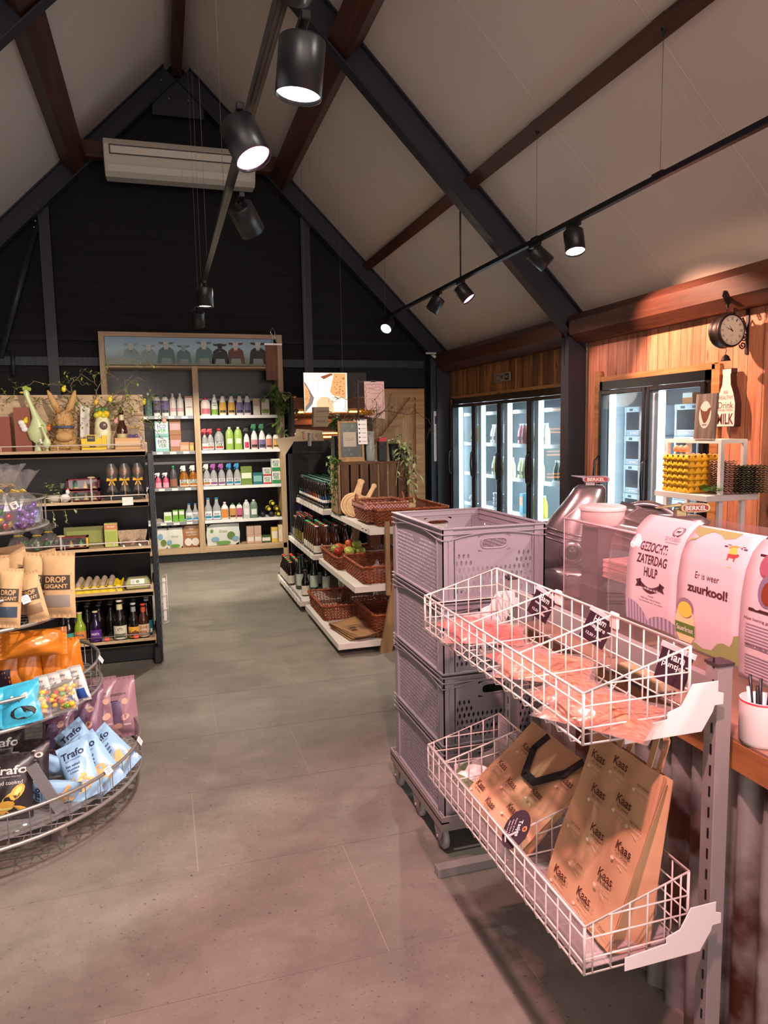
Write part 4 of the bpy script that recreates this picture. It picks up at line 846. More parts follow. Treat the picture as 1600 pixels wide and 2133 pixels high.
def logo(b,cx,cy,r,col):
    wreath(b,cx,cy,r,DKP)
    b.ell(r,r,DKP,tr(0,0,.0009),24,cx,cy)
    if col:
        b.ell(r*.93,r*.93,mat('logo_sky','#c9b6c9',.6),tr(0,0,.0013),24,cx,cy); b.add([(cx+r*.93*math.cos(PI*k/12),cy+r*.93*math.sin(PI*k/12),.0016) for k in range(13)],[tuple(range(13))],mat('logo_orange','#dd8f3c',.6)); b.ell(r*.4,r*.4,mat('logo_sun','#ecc04a',.6),tr(0,0,.0019),14,cx-r*.1,cy+r*.35)
        b.add([(cx-r*.93*math.cos(PI*k/12),cy-r*.93*math.sin(PI*k/12)*.95-.000,.0017) for k in range(2,11)],[tuple(range(9))],mat('logo_field','#c9a43a',.6))
    else: b.ell(r*.9,r*.9,PAP,tr(0,0,.0013),24,cx,cy)
    cw=mat('logo_cow','#9a3f35',.6) if col else DKP
    b.add([(cx+x*r,cy+y*r,.0024) for x,y in [(-.55,.18),(.3,.22),(.42,.32),(.62,.18),(.5,.02),(.32,-.05),(.3,-.35),(.18,-.35),(.16,-.12),(-.3,-.12),(-.32,-.35),(-.46,-.35),(-.48,-.05)]],[tuple(range(13))],cw)
t=thing('poster',(0,0,0),'pinkish poster reading GEZOCHT: ZATERDAG HULP, leftmost on the glass screen','poster')
b=PB(1.795); w,h=.222,.335; sheetgrid(b,w,h); b.build('sheet',t,solid=.0004)
b=PB(1.795)
b.text('GEZOCHT:',.027,DKP,None,.105,.228,.001,w=.115,bold=.022); b.text('ZATERDAG',.027,DKP,None,.105,.192,.001,w=.128,bold=.022); b.text('HULP',.027,DKP,None,.108,.157,.001,w=.058,bold=.022)
pts=[]; 
for i in range(11): q=i/10; pts.append((.06+.095*q,.128-.018*math.sin(PI*q)+.004,.001))
for i in range(11): q=1-i/10; pts.append((.06+.095*q,.112-.018*math.sin(PI*q)+.004,.001))
b.add(pts,[(i,i+1,20-i,21-i) for i in range(10)],DKP); b.add([(.068,.135,.001),(.045,.128,.001),(.052,.120,.001),(.045,.108,.001),(.068,.112,.001)],[(0,1,2,3,4)],DKP); b.add([(.147,.135,.001),(.170,.128,.001),(.163,.120,.001),(.170,.108,.001),(.147,.112,.001)],[(4,3,2,1,0)],DKP)
b.text('van 09:00 tot 16:30',.0065,whiteink,None,.1075,.110,.002,w=.075)
b.text('Interesse?',.0055,DKP,None,.115,.091,.001,w=.024); b.text('Mail naar ons of stuur',.0055,DKP,None,.115,.082,.001,w=.085); b.text('een berichtje naar de winkel',.0055,DKP,None,.115,.073,.001,w=.10)
logo(b,.172,.288,.015,False); b.text('DE HOOIBERG',.012,HILL,None,.165,.262,.001,w=.06); b.rect(.05,.002,HILL,tr(0,0,.001),.165,.251)
cl=mat('poster_cloud','#f7eef0',.6); [b.ell(rr,rr*.9,cl,tr(0,0,.0006+.0001*k),16,cx,cy) for k,(cx,cy,rr) in enumerate(((.022,.243,.018),(.036,.232,.014),(.014,.228,.014)))]
def hill(cx,cy,rx,ry,a0,a1,x0,x1):
    n=14
    for i in range(n):
        u0=x0+(x1-x0)*i/n; u1=x0+(x1-x0)*(i+1)/n; f=lambda u: max(.004,cy+ry*math.sqrt(max(0,1-((u-cx)/rx)**2)))
        b.add([(u0,.006,.001),(u1,.006,.001),(u1,f(u1),.001),(u0,f(u0),.001)],[(0,1,2,3)],HILL if i%2 else HILL2)
hill(.02,-.01,.085,.075,0,1,.006,.10); hill(.17,-.012,.085,.055,0,1,.10,.216)
b.build('printing',t)
t=thing('poster',(0,0,0),'pinkish poster reading Er is weer zuurkool! with a sauerkraut jar and green corners','poster')
b=PB(1.572,.02,0.0); w,h=.228,.34; sheetgrid(b,w,h,0,-.015,.0015); b.build('sheet',t,solid=.0004)
b=PB(1.572,.02); L0=.0028
b.text('Er is weer',.017,DKP,None,.105,.186,L0,w=.083); b.text('zuurkool!',.024,DKP,None,.11,.152,L0,w=.14,bold=.035)
b.add([(x,y,L0) for x,y in [(.006,.318),(.16,.318),(.15,.300),(.12,.292),(.10,.304),(.07,.309),(.05,.298),(.03,.275),(.012,.27),(.006,.255)]],[tuple(range(10))],GREEN)
b.add([(x,y,L0) for x,y in [(.222,-.008),(.222,.068),(.205,.062),(.20,.045),(.19,.032),(.17,.035),(.15,.028),(.13,.006),(.10,.002),(.07,.01),(.06,.004),(.08,-.008)]],[tuple(range(12))],GREEN)
logo(b,.170,.250,.032,True)
J=mat('jar_pale','#ecd39a',.6); J2=mat('jar_yellow','#e6c44c',.6); JG=mat('jar_label','#5d7d34',.6); JL=mat('jar_lid','#8a7484',.6)
b.ell(.032,.027,JL,tr(0,0,L0),20,.036,.092); b.add([(x,y,L0+.0004) for x,y in [(.008,.085),(.064,.085),(.072,.06),(.070,.02),(.058,.002),(.014,.002),(.002,.02),(.0,.06)]],[tuple(range(8))],J); b.ell(.026,.021,J2,tr(0,0,L0+.0008),20,.036,.088)
b.add([(x,y,L0+.0012) for x,y in [(.0,.022),(.072,.022),(.073,.052),(-.001,.052)]],[(0,1,2,3)],JG); b.text('Sauerkraut',.014,whiteink,None,.036,.037,L0+.0018,w=.062)
b.build('printing',t)
t=thing('poster',(0,0,0),'poster with a dark photo of honey jars at the right edge, reading Hoe honing','poster')
b=PB(1.352,0,0); sheetgrid(b,.225,.345,0,-.03,.003); b.build('sheet',t,solid=.0004)
b=PB(1.352); L0=.0045
b.rect(.19,.135,mat('photo_brown','#3c1a1c',.5),tr(0,0,L0),.12,.205); b.ell(.035,.035,mat('photo_plum','#8a4a5a',.5),tr(0,0,L0+.0004),18,.07,.25); b.ell(.028,.038,mat('photo_glass','#7d6f86',.4),tr(0,0,L0+.0006),18,.075,.19); b.ell(.02,.028,mat('photo_honey','#7a3a22',.4),tr(0,0,L0+.0009),18,.078,.185); b.ell(.012,.008,PAP,tr(0,0,L0+.0009),10,.05,.15)
b.text('Hoe honing gemaakt wordt',.009,DKP,None,.085,.118,L0,w=.14,bold=.01); b.text('Waar kies je voor?',.009,DKP,None,.07,.055,L0,w=.10,bold=.01)
for i in range(16):
    if i==8: continue
    b.rect(.17-(i*7%4)*.01,.0028,HILL,tr(0,0,L0),.105-(i*7%4)*.005,.105-i*.0075-(0 if i<8 else .006))
b.build('printing',t)
# pen cup
t=thing('utensil_cup',(1.262,1.255,.879),'white cup with a red rim holding dark pens, on the oak ledge','cup')
b=MB(); b.lathe([(.038,0,white),(.045,.01,white),(.046,.098,mat('rim_red','#c23a4a',.4)),(.046,.103,white),(.041,.103,white),(.041,.02,white)],white,28,caps=False); b.build('cup',t)
for i in range(7): b=MB(); a=i*.9; b.tube([(.015*math.cos(a),.015*math.sin(a),.01),(.03*math.cos(a),.03*math.sin(a),.13+.01*(i%3))],.004,blks if i%3 else white,6); b.build('pen',t)
# domed food container on the ledge
t=thing('cling_wrapped_dish',(1.25,1.66,.879),'glass-covered dish of pale food on the oak ledge behind the near basket corner','dish'); b=MB(); b.box(-.03,.03,-.10,.10,0,.01,mat('dish_plum','#4a2b38',.4)); b.box(-.027,.027,-.09,.09,.01,.035,mat('dish_food','#b9a784',.5)); b.build('dish',t)
b=MB(); pillow(b,.062,.2,.06,FILM,3,T=tr(0,0,.01),pw=.4); b.build('clear_lid',t)
# ================= SLICERS =================
SL=mat('slicer_metal','#9d9696',.24,.85); SLD=mat('slicer_dark','#2a2326',.35,.4); SLB=mat('slicer_plate','#b8c4c8',.15,.95)
def loft(b,secs,m,n=24,T=None,pw=.6):
    """secs: (z, cx, cy, rx, ry) superellipse rings"""
    vs=[];fs=[]
    for z,cx,cy,rx,ry in secs:
        for j in range(n):
            a=2*PI*j/n; c,s=math.cos(a),math.sin(a); vs.append((cx+rx*math.copysign(abs(c)**pw,c),cy+ry*math.copysign(abs(s)**pw,s),z))
    for i in range(len(secs)-1):
        for j in range(n): fs.append((i*n+j,i*n+(j+1)%n,(i+1)*n+(j+1)%n,(i+1)*n+j))
    fs+=[tuple(range(n))[::-1],tuple((len(secs)-1)*n+j for j in range(n))]
    b.add(vs,fs,m,True,T)
def slicer(loc,rz,label,txt):
    t=thing('meat_slicer',loc,label,'meat slicer','meat slicers on the counter',rz=rz)
    b=MB(); loft(b,[(.0,.17,.16,.15,.15),(.02,.17,.16,.165,.16),(.10,.17,.16,.165,.16),(.13,.17,.16,.155,.15)],SL); b.build('base',t)
    b=MB(); b.tube([(.335*0+.17+.167*math.cos(a),.16-.162*math.sin(a) if False else .16+.162*math.sin(a),.105) for a in [2*PI*i/40 for i in range(40)]],.004,chrome,6,closed=True); b.build('base_trim',t)
    b=MB(); loft(b,[(.10,.12,.14,.118,.12),(.18,.12,.14,.126,.125),(.25,.13,.14,.122,.115),(.32,.15,.14,.108,.10),(.38,.18,.14,.09,.085),(.42,.20,.14,.078,.07),(.455,.21,.14,.066,.055),(.47,.215,.14,.05,.04)],SL,28,pw=.8); h=b.build('motor_housing',t)
    b=MB()
    for z,r,c in ((.235,.128,.125),(.255,.124,.13),(.275,.12,.135)): b.tube([(c+r*math.cos(a),.14+.118*math.sin(a),z+.03*math.cos(a+PI)) for a in [PI*.75+PI*.9*i/20 for i in range(21)]],.0045,SL,6)
    b.build('cooling_ribs',h)
    b=MB(frame((.14,.012,.20),(1,0,0),(0,0,1))); b.lathe([(.045,-.01),(.05,.004),(.044,.012),(.03,.012)],SL,28); b.lathe([(.03,.012),(.012,.014),(.012,.022),(.0001,.022)],SLD,16,caps=False); b.build('thickness_knob',t)
    # blade guard disc and sweep cover
    T=frame((.43,.10,.235),(1,-.12,0),(0,.12,1)); b=MB(T); b.lathe([(.0001,.012),(.10,.014),(.145,.006),(.15,0),(.15,-.006),(.0001,-.008)],SLB,48,caps=False); b.build('blade',t)
    b=MB(T); b.lathe([(.150,-.012),(.165,-.01),(.172,0),(.165,.02),(.152,.022)],SL,48,a0=-.3,a1=PI+.6,caps=False); b.build('blade_guard',t,solid=.003)
    b=MB(); loft(b,[(.0,.42,.12,.12,.09),(.05,.42,.12,.12,.09),(.09,.42,.12,.10,.07)],SL); b.build('carriage',t)
    b=MB(); b.add([(.30,-.02,.36),(.62,-.02,.26),(.64,.10,.25),(.34,.13,.40),(.46,.05,.37)],[(0,1,4),(1,2,4),(2,3,4),(3,0,4)],SL,True); b.build('meat_table',t,solid=.006)
    # badge handle on top
    b=MB(); b.box(.19,.235,.12,.15,.462,.49,SL); b.build('badge_stem',t,bevel=.004)
    b=MB(frame((.235,.115,.497),(1,0,0),(0,0,1))); pts=[(.055*math.copysign(abs(math.cos(a))**.5,math.cos(a)),.014*math.copysign(abs(math.sin(a))**.7,math.sin(a))) for a in [2*PI*i/28 for i in range(28)]]; b.prism(pts,.03,mat('badge_grey','#8d8a90',.3,.5)); b.prism([(-.05,.004),(-.10,.012),(-.10,.016),(-.04,.014)],.02,mat('badge_grey','#8d8a90',.3,.5)); p=b.build('badge',t,bevel=.002)
    b=MB(frame((.235,.1135-.03,.497),(1,0,0),(0,0,1))@tr(0,0,.0)); b.poly([(x*.86,y*.74) for x,y in pts],mat('badge_red2','#7c1f22',.4)); b.text(txt,.013,mat('badge_text','#e9d9c4',.5),None,0,0,.0008,w=.07,bold=.01); b.build('badge_plate',p)
    return t
slicer((1.47,2.66,.879),-.55,'big polished metal meat slicer beside the crate stack','BERKEL')
slicer((1.45,2.02,.879),-.42,'second meat slicer half hidden behind the first poster','BERKEL') if False else None
t=thing('meat_slicer',(1.52,2.02,.879),'second meat slicer showing its red badge above the first poster','meat slicer','meat slicers on the counter',rz=-.35)
b=MB(); loft(b,[(0,.12,.12,.13,.12),(.12,.12,.12,.12,.11),(.25,.12,.12,.10,.09),(.34,.13,.12,.08,.07),(.385,.15,.12,.10,.06),(.405,.15,.12,.07,.04)],SL); b.build('motor_housing',t)
b=MB(); b.box(.13,.17,.10,.13,.40,.43,mat('slicer_gold','#a39a70',.3,.7)); b.build('badge_stem',t,bevel=.004)
T=frame((.19,.105,.435),(1,0,0),(0,0,1)); pts=[(.05*math.copysign(abs(math.cos(a))**.5,math.cos(a)),.016*math.copysign(abs(math.sin(a))**.7,math.sin(a))) for a in [2*PI*i/28 for i in range(28)]]
b=MB(T); b.prism(pts,.025,mat('slicer_gold','#a39a70',.3,.7)); b.prism([(-.04,.006),(-.13,-.002),(-.13,.002),(-.05,.016)],.02,mat('slicer_gold','#a39a70',.3,.7)); p=b.build('badge',t,bevel=.002)
b=MB(T@tr(0,0,.0262)); b.poly([(x*.84,y*.74) for x,y in pts],mat('badge_red2','#7c1f22',.4)); b.text('BERKEL',.015,mat('badge_text','#e9d9c4',.5),None,0,0,.0008,w=.07,bold=.01); b.build('badge_plate',p)
b=MB(); b.ell(.03,.02,mat('sticker_orange','#e07a30',.5),tr(.03,.02,.352)@rot('X',.5),14); b.build('orange_sticker',t)
# tub and stacked sheets behind the guard
t=thing('plastic_tub',(1.50,2.24,.879),'pinkish white plastic tub with lid behind the plexiglass','tub'); b=MB(); b.lathe([(.06,.36),(.075,.372),(.078,.42),(.078,.425)],mat('tub_white','#e3cdca',.4),28); b.build('tub_body',t); b=MB(); b.lathe([(.082,.42),(.082,.432),(.07,.436),(.0001,.436)],mat('tub_white','#e3cdca',.4),28,caps=False); b.build('lid',t); b=MB(); b.box(-.05,.05,-.05,.05,0,.36,mat('pedestal','#5c4c4e',.4)); b.build('pedestal',t)
t=thing('paper_stack',(1.50,2.06,.879),'stack of pinkish wrapping sheets behind the plexiglass','paper stack'); b=MB(); b.box(-.05,.07,-.07,.07,0,.20,SLD); b.build('dispenser',t)
b=MB(); [b.box(-.065+.002*(k%2),.075,-.075+.002*(k%3),.075,.2+.009*k,.208+.009*k,mat('wrap_sheet','#dcb0a6',.6)) for k in range(7)]; b.build('sheets',t)
# ================= BACK SHELVING UNIT =================
PALE=wood('pale_oak','#a98c68','#cdb290','X',1.0,.5,knots=False); PALEZ=wood('pale_oak_z','#a98c68','#cdb290','Z',1.0,.5,knots=False)
SHW=mat('shelf_white','#e9ebec',.4); NAVY=mat('navy_board','#090c12',.3,spec=.35)
t=thing('back_shelving_unit',(0,9.2,0),'tall pale wooden shelving unit on the back wall with cow picture on top','shelving unit')
b=MB(); b.box(-.655,-.59,0,.36,0,2.79,PALEZ); b.box(1.43,1.495,0,.36,0,2.79,PALEZ); b.box(.385,.455,-.012,.02,.1,2.40,PALEZ); b.box(-.59,1.43,0,.36,2.735,2.79,PALE); b.box(-.59,1.43,-.0,.36,2.375,2.40,PALE); b.build('frame',t,bevel=.002)
b=MB(); b.box(-.59,1.43,.34,.36,.0,2.4,NAVY); b.build('back_panel',t)
b=MB(); b.box(-.64,1.48,0,.36,.10,.17,PALE); b.build('base_shelf',t,bevel=.002)
b=MB(); b.box(-.62,1.46,.03,.36,0,.10,blk); b.build('plinth',t)
ZS=[1.80,1.372,.925,.50]
for z in ZS:
    for x0,x1 in ((-.585,.38),(.46,1.428)):
        b=MB(); b.box(x0,x1,.02,.34,z-.02,z,SHW); b.box(x0,x1,.01,.02,z-.035,z+.003,SHW if x0>0 else mat('shelf_edge_grey','#8b9096',.4))
        for k in range(6):
            xx=x0+.05+k*.155; b.box(xx,xx+.07,.0075,.01,z-.032,z-.004,paperw)
        b.build('shelf',t)
b=MB(); 
for x0,x1 in ((-.585,.38),(.46,1.428)): 
    for z in (1.99,1.205): b.box(x0,x1,.30,.335,z,z+.03,steel)
b.build('back_rail',t)
t=thing('cow_picture',(.40,9.19,2.405),'long blue-green picture of cows standing in a row, above the back shelving','picture'); T=frame((0,0,0),(1,0,0),(0,0,1))
def skym():
    m=bpy.data.materials.new('cow_picture_sky'); m.use_nodes=True; N=m.node_tree.nodes; L=m.node_tree.links; b=N['Principled BSDF']; b.inputs['Roughness'].default_value=.25
    tc=N.new('ShaderNodeTexCoord'); sp=N.new('ShaderNodeSeparateXYZ'); L.new(tc.outputs['Object'],sp.inputs[0]); n=N.new('ShaderNodeTexNoise'); n.inputs['Scale'].default_value=4; L.new(tc.outputs['Object'],n.inputs[0])
    ma=N.new('ShaderNodeMath'); ma.operation='MULTIPLY_ADD'; L.new(n.outputs[0],ma.inputs[0]); ma.inputs[1].default_value=.08; L.new(sp.outputs[2],ma.inputs[2])
    r=N.new('ShaderNodeValToRGB'); e=r.color_ramp.elements; e[0].position=.05; e[0].color=lin('#5f6a3c'); e[1].position=.36; e[1].color=lin('#7fa6c4'); k=e.new(.12); k.color=lin('#6f8b83'); k=e.new(.22); k.color=lin('#9fc0cc'); L.new(ma.outputs[0],r.inputs[0]); L.new(r.outputs[0],b.inputs[0]); return m
b=MB(T); b.prism([(-.985,0),(.985,0),(.985,.325),(-.985,.325)],.008,skym()); b.build('picture_board',t)
def cow(b,x,y,s,body,head):
    T=tr(x,y,.0095)
    b.add([(px*s,py*s,0) for px,py in [(-.5,0),(-.45,.5),(-.4,.75),(-.2,.9),(.2,.9),(.4,.75),(.45,.5),(.5,0),(.3,0),(.25,.3),(-.25,.3),(-.3,0)]],[tuple(range(12))],body,False,T)
    b.add([(px*s,py*s,.0006) for px,py in [(-.16,1.22),(.16,1.22),(.14,1.0),(.09,.78),(.06,.72),(-.06,.72),(-.09,.78),(-.14,1.0)]],[tuple(range(8))],head,False,T)
    for q in (-1,1): b.add([(q*.15*s,1.18*s,.0008),(q*.42*s,1.2*s,.0008),(q*.36*s,1.08*s,.0008),(q*.15*s,1.06*s,.0008)],[(0,1,2,3) if q>0 else (3,2,1,0)],body,False,T)
    b.ell(.07*s,.045*s,mat('cow_nose','#8a6a62',.5),T@tr(0,.75*s,.0012),10)
Cg=mat('cow_greygreen','#5f7f83',.5); Cd=mat('cow_dark','#23282a',.5); Cb=mat('cow_brown','#6b4236',.5); Cw=mat('cow_white','#c9cdc9',.5); Cp=mat('cow_pale','#8fa9ac',.5)
b=MB(T)
for x,s,bo_,he in ((-.70,.19,Cp,Cw),(-.50,.18,Cp,Cw),(-.30,.21,Cg,Cw),(-.10,.18,Cg,Cp),(.14,.22,Cg,Cw),(.33,.20,Cd,Cd),(.52,.215,Cb,Cw),(.79,.22,Cd,Cw)): cow(b,x,.02,s,bo_,he)
b.build('cows',t)
# ---- product builders ----
def cm(h,r=.35,**k): return mat('c_'+h.strip('#')+(f'_{r}' if r!=.35 else ''),h,r,**k)
def clearm(h): 
    n='liquid_'+h.strip('#')
    return mat(n,h,.08,alpha=.72,spec=.6)
def bottle(name,loc,label,r,h,col,sh='oval',sy=.65,cap='#ffffff',lab=None,txt=(),group=None,rz=0,cat='bottle',capr=.36):
    t=thing(name,loc,label,cat,group,rz=rz); Sx=Matrix.Diagonal((1,sy,1,1))
    P={'oval':[(.9,0),(1,.03),(1,.62),(.93,.76),(.7,.86),(.38,.92)],'round':[(.9,0),(1,.04),(1,.6),(.8,.74),(.4,.85),(.36,.9)],'beer':[(.93,0),(1,.03),(1,.5),(.9,.58),(.5,.72),(.42,.80),(.40,.96)],'spray':[(.92,0),(1,.04),(1,.40),(.85,.56),(.55,.66),(.36,.72),(.34,.76)],'slant':[(.92,0),(1,.04),(1,.42),(.8,.66),(.5,.84),(.4,.9)],'box':[(1,0),(1,.9)]}[sh]
    m=col if not isinstance(col,str) else cm(col)
    b=MB(Sx); b.lathe([(p*r,q*h) for p,q in P],m,16)
    b.build('bottle_body',t)
    b=MB()
    if sh=='spray':
        cmn=cm(cap); z=.74*h; b.lathe([(r*.40,z),(r*.40,z+.022)],cmn,12); b.add([(-.045,-.011,z+.028),(.02,-.013,z+.022),(.02,-.013,h),(-.03,-.009,h-.004),(-.045,.011,z+.028),(.02,.013,z+.022),(.02,.013,h),(-.03,.009,h-.004)],[(0,1,2,3),(7,6,5,4),(0,4,5,1),(3,2,6,7),(0,3,7,4),(1,5,6,2)],cmn); b.tube([(-.02,0,z+.022),(-.034,0,z+.005),(-.034,0,z-.012)],.004,cmn,5); b.build('trigger',t)
    elif sh=='beer': b.lathe([(r*.46,h*.955),(r*.5,h*.96),(r*.46,h*1.0)],cm(cap,.3),12); b.build('cap',t)
    else: b.lathe([(r*capr,h*.89),(r*capr,h*.99),(r*capr*.85,h)],cm(cap),12); b.build('cap',t)
    if lab:
        c,z0,z1,an=lab[:4]; an=an*.5; b=MB(Sx); b.lathe([(r+.0008,z0*h),(r+.0008,z1*h)],cm(c,.5),8,a0=-PI/2-an,a1=-PI/2+an,caps=False)
        if len(lab)>4: b.lathe([(r+.0014,(z0+.04)*h),(r+.0014,(z0+.14)*h)],cm(lab[4],.5),8,a0=-PI/2-an*.8,a1=-PI/2+an*.8,caps=False)
        F=frame((0,-r*1.0-.003,0),(1,0,0),(0,0,1)); b2=b; 
        for s,hh,ww,z,c2 in txt: b.text(s,hh,cm(c2,.5),Matrix.Diagonal((1,1/sy,1,1))@tr(0,-r*sy-.003,z*h)@rot('X',PI/2),0,0,0,w=ww,bold=.02)
        b.build('label',t)
    return t
def boxp(name,loc,label,w,d,h,c,front=None,txt=(),group=None,rz=0,cat='box',band=None):
    t=thing(name,loc,label,cat,group,rz=rz); b=MB(); b.box(-w/2,w/2,0,d,0,h,cm(c,.55)); b.build('carton',t,bevel=.0015)
    if front or txt or band:
        b=MB(frame((0,-.001,0),(1,0,0),(0,0,1)))
        if front: b.rect(w*.86,h*front[1],cm(front[0],.55),None,0,h*front[2])
        if band: b.rect(w*.98,h*band[1],cm(band[0],.55),tr(0,0,.0003),0,h*band[2])
        for s,hh,ww,z,c2 in txt: b.text(s,hh,cm(c2,.55),None,0,h*z,.0008,w=ww,bold=.02)
        b.build('print',t)
    return t
YB=9.27
CNT={}
def lab2(desc,bay,row):
    k=(bay,row); CNT[k]=CNT.get(k,0)+1
    return f"{desc}, {ORD[CNT[k]-1]} in {bay} bay, {row} of back unit"
ECOT=(('ECO',.022,.055,.28,'#1f2f6a'),('VER',.022,.055,.17,'#2c8a4a'))
def rowp(bay,row,z,items):
    for it in items:
        x,kind,desc,kw=it; kw=dict(kw)
        L=lab2(desc,bay,row); f={'b':bottle,'x':boxp}[kind]
        nm=kw.pop('name',('cleaning_bottle' if kind=='b' else 'product_box')); dy=kw.pop('dy',0)
        f(nm,(x,YB+dy,z),L,**kw)
PUR=dict(r=.042,h=.26,col='#ebe8e2',lab=('#6d5f8e',.15,.72,2.2,'#2b3a2c'))
z=ZS[0]
rowp('left','top shelf',z,[(-.139,'b','dark green bottle',dict(r=.045,h=.28,col='#5d7a70')),(-.04,'b','white bottle, purple label',dict(PUR,cap='#2c6b45')),(.055,'b','white bottle, purple label',dict(PUR,cap='#2c6b45')),(.145,'b','plain white shampoo bottle',dict(r=.04,h=.275,col='#dcd6d0',sh='round',cap='#e9e4e0',lab=('#c9a5a8',.2,.36,2))),(.232,'b','plain white shampoo bottle',dict(r=.04,h=.275,col='#dcd6d0',sh='round',cap='#e9e4e0',lab=('#c9a5a8',.2,.36,2))),(.335,'x','white box reading yokuu',dict(w=.09,d=.07,h=.24,c='#e6ddd4',band=('#c2464f',.06,.95),txt=(('yokuu',.02,.07,.45,'#3a2a2c'),)))])
rowp('right','top shelf',z,[(.532,'b','white laundry bottle, pink cap',dict(r=.058,h=.22,col='#efe0dc',cap='#c22a63',lab=('#c96a72',.1,.4,2),capr=.45)),(.641,'b','white-green toilet cleaner',dict(r=.04,h=.26,col='#e4e6e0',sh='slant',cap='#e4e6e0',lab=('#7fae3e',.05,.3,2.6),txt=(('ECO',.018,.04,.6,'#1f2f6a'),('VER',.018,.04,.48,'#2c8a4a')))),
 (.741,'b','slanted white bottle, yellow label',dict(r=.044,h=.27,col='#e9e6e0',sh='slant',cap='#2c6b45',lab=('#d8a43e',.1,.6,2.1,'#3a3a20'))),(.848,'b','slanted white bottle, yellow label',dict(r=.044,h=.27,col='#e9e6e0',sh='slant',cap='#2c6b45',lab=('#d8a43e',.1,.6,2.1,'#3a3a20'))),(.949,'b','slanted white bottle, purple label',dict(r=.044,h=.27,col='#e9e6e0',sh='slant',cap='#2c6b45',lab=('#75689a',.1,.6,2.1,'#2a2a3a'))),(1.044,'b','slanted white bottle, purple label',dict(r=.044,h=.27,col='#e9e6e0',sh='slant',cap='#2c6b45',lab=('#75689a',.1,.6,2.1,'#2a2a3a'))),
 (1.16,'x','brown-white refill pouch',dict(w=.09,d=.05,h=.21,c='#cdb79c',front=('#e9e4da',.5,.3))),(1.27,'x','pale refill carton',dict(w=.1,d=.05,h=.2,c='#dcd6c6',front=('#7f9a4e',.25,.25)))])
z=ZS[1]
for k in range(2):
    boxp('product_box',(-.0,YB,z+.185*k),lab2('turquoise-white box reading ECO VER','left','second shelf'),w=.16,d=.1,h=.183,c='#7fb5b0',front=('#e6eceb',.7,.55),txt=(('ECO',.045,.10,.66,'#1f2f6a'),('VER',.045,.10,.38,'#2c8a4a')))
    boxp('product_box',(.158,YB+.02,z+.2*k),lab2('brown cardboard box, pink oval','left','second shelf'),w=.135,d=.1,h=.198,c='#9a6a48',front=('#d99aa0',.4,.5))
rowp('left','second shelf',z,[(.26,'x','low salmon-coloured soap box',dict(w=.11,d=.08,h=.11,c='#b98468',front=('#d9a58c',.5,.4))),(.345,'x','low yellow-brown soap box',dict(w=.05,d=.08,h=.105,c='#b08a58',front=('#d9b45c',.5,.4)))])
CL=clearm('#b9bcbe')
rowp('right','second shelf',z,[(.505,'b','clear spray, red head',dict(r=.036,h=.27,col=CL,sh='spray',cap='#c2303c',lab=('#e9e6e2',.05,.32,2.4,'#d8604a'))),(.575,'b','clear spray, red head',dict(r=.042,h=.27,col=CL,sh='spray',cap='#c2303c',lab=('#e9e6e2',.05,.34,2.4,'#d8604a'),txt=ECOT)),(.68,'b','big clear bottle, red cap',dict(r=.058,h=.27,col=CL,sh='round',cap='#c2303c',lab=('#e9e6e2',.05,.4,2.0,'#c24a3a'),txt=(('ECO',.03,.075,.36,'#1f2f6a'),('VER',.03,.075,.24,'#2c8a4a')),capr=.45)),
 (.808,'b','bright green bottle',dict(r=.05,h=.285,col='#9cc25c',cap='#dfe6d2',lab=('#dfe8d0',.28,.5,1.3))),(.915,'b','bright green bottle',dict(r=.05,h=.285,col='#9cc25c',cap='#dfe6d2',lab=('#dfe8d0',.28,.5,1.3))),
 (1.018,'b','white spray, black head',dict(r=.038,h=.27,col='#ebe6e4',sh='spray',cap='#1c1c20',lab=('#c23a62',.08,.35,1.4))),(1.115,'b','white spray, green head, pink label',dict(r=.042,h=.32,col='#ebe8e4',sh='spray',cap='#1f7a4a',lab=('#c98a9c',.05,.38,2.2,'#3a2a2c'))),(1.213,'b','white spray, green head, purple label',dict(r=.042,h=.32,col='#ebe8e4',sh='spray',cap='#1f7a4a',lab=('#75689a',.05,.38,2.2,'#2a2a3a'))),
 (1.3,'b','small white bottle, salmon label',dict(r=.04,h=.2,col='#e6e2dc',cap='#2c6b45',lab=('#c9806a',.1,.65,2.1,'#4a2a2c'))),(1.388,'b','small white bottle, yellow label',dict(r=.04,h=.2,col='#e6e2dc',cap='#2c6b45',lab=('#cfa050',.1,.65,2.1,'#4a3a2c')))])
z=ZS[2]; AMB=clearm('#a8661c')
rowp('left','third shelf',z,[(-.07,'b','pink soap pump',dict(r=.036,h=.19,col='#c0506e',sh='spray',cap='#ece6e6',lab=('#e39ab0',.05,.36,2.4))),(.018,'b','pink soap pump',dict(r=.036,h=.19,col='#c0506e',sh='spray',cap='#ece6e6',lab=('#e39ab0',.05,.36,2.4))),(.11,'b','grey bottle, green cap',dict(r=.045,h=.27,col='#4d4650',sh='round',cap='#2aa05a',lab=('#8d5f48',.05,.4,2.4))),(.235,'b','big amber spray',dict(r=.058,h=.27,col=AMB,sh='spray',cap='#ece8e2',lab=('#ece8e0',.05,.36,2.2,'#d8702e'),txt=(('ECO',.026,.075,.31,'#1f2f6a'),('VER',.026,.075,.20,'#2c8a4a')))),(.345,'b','big amber spray',dict(r=.055,h=.27,col=AMB,sh='spray',cap='#ece8e2',lab=('#ece8e0',.05,.36,2.2,'#d8702e'),txt=(('ECO',.026,.075,.31,'#1f2f6a'),('VER',.026,.075,.20,'#2c8a4a'))))])
def ec(cap,l2): return dict(r=.044,h=.28,col=CL,sh='spray',cap=cap,lab=('#e9e6e2',.05,.34,2.4,l2),txt=ECOT)
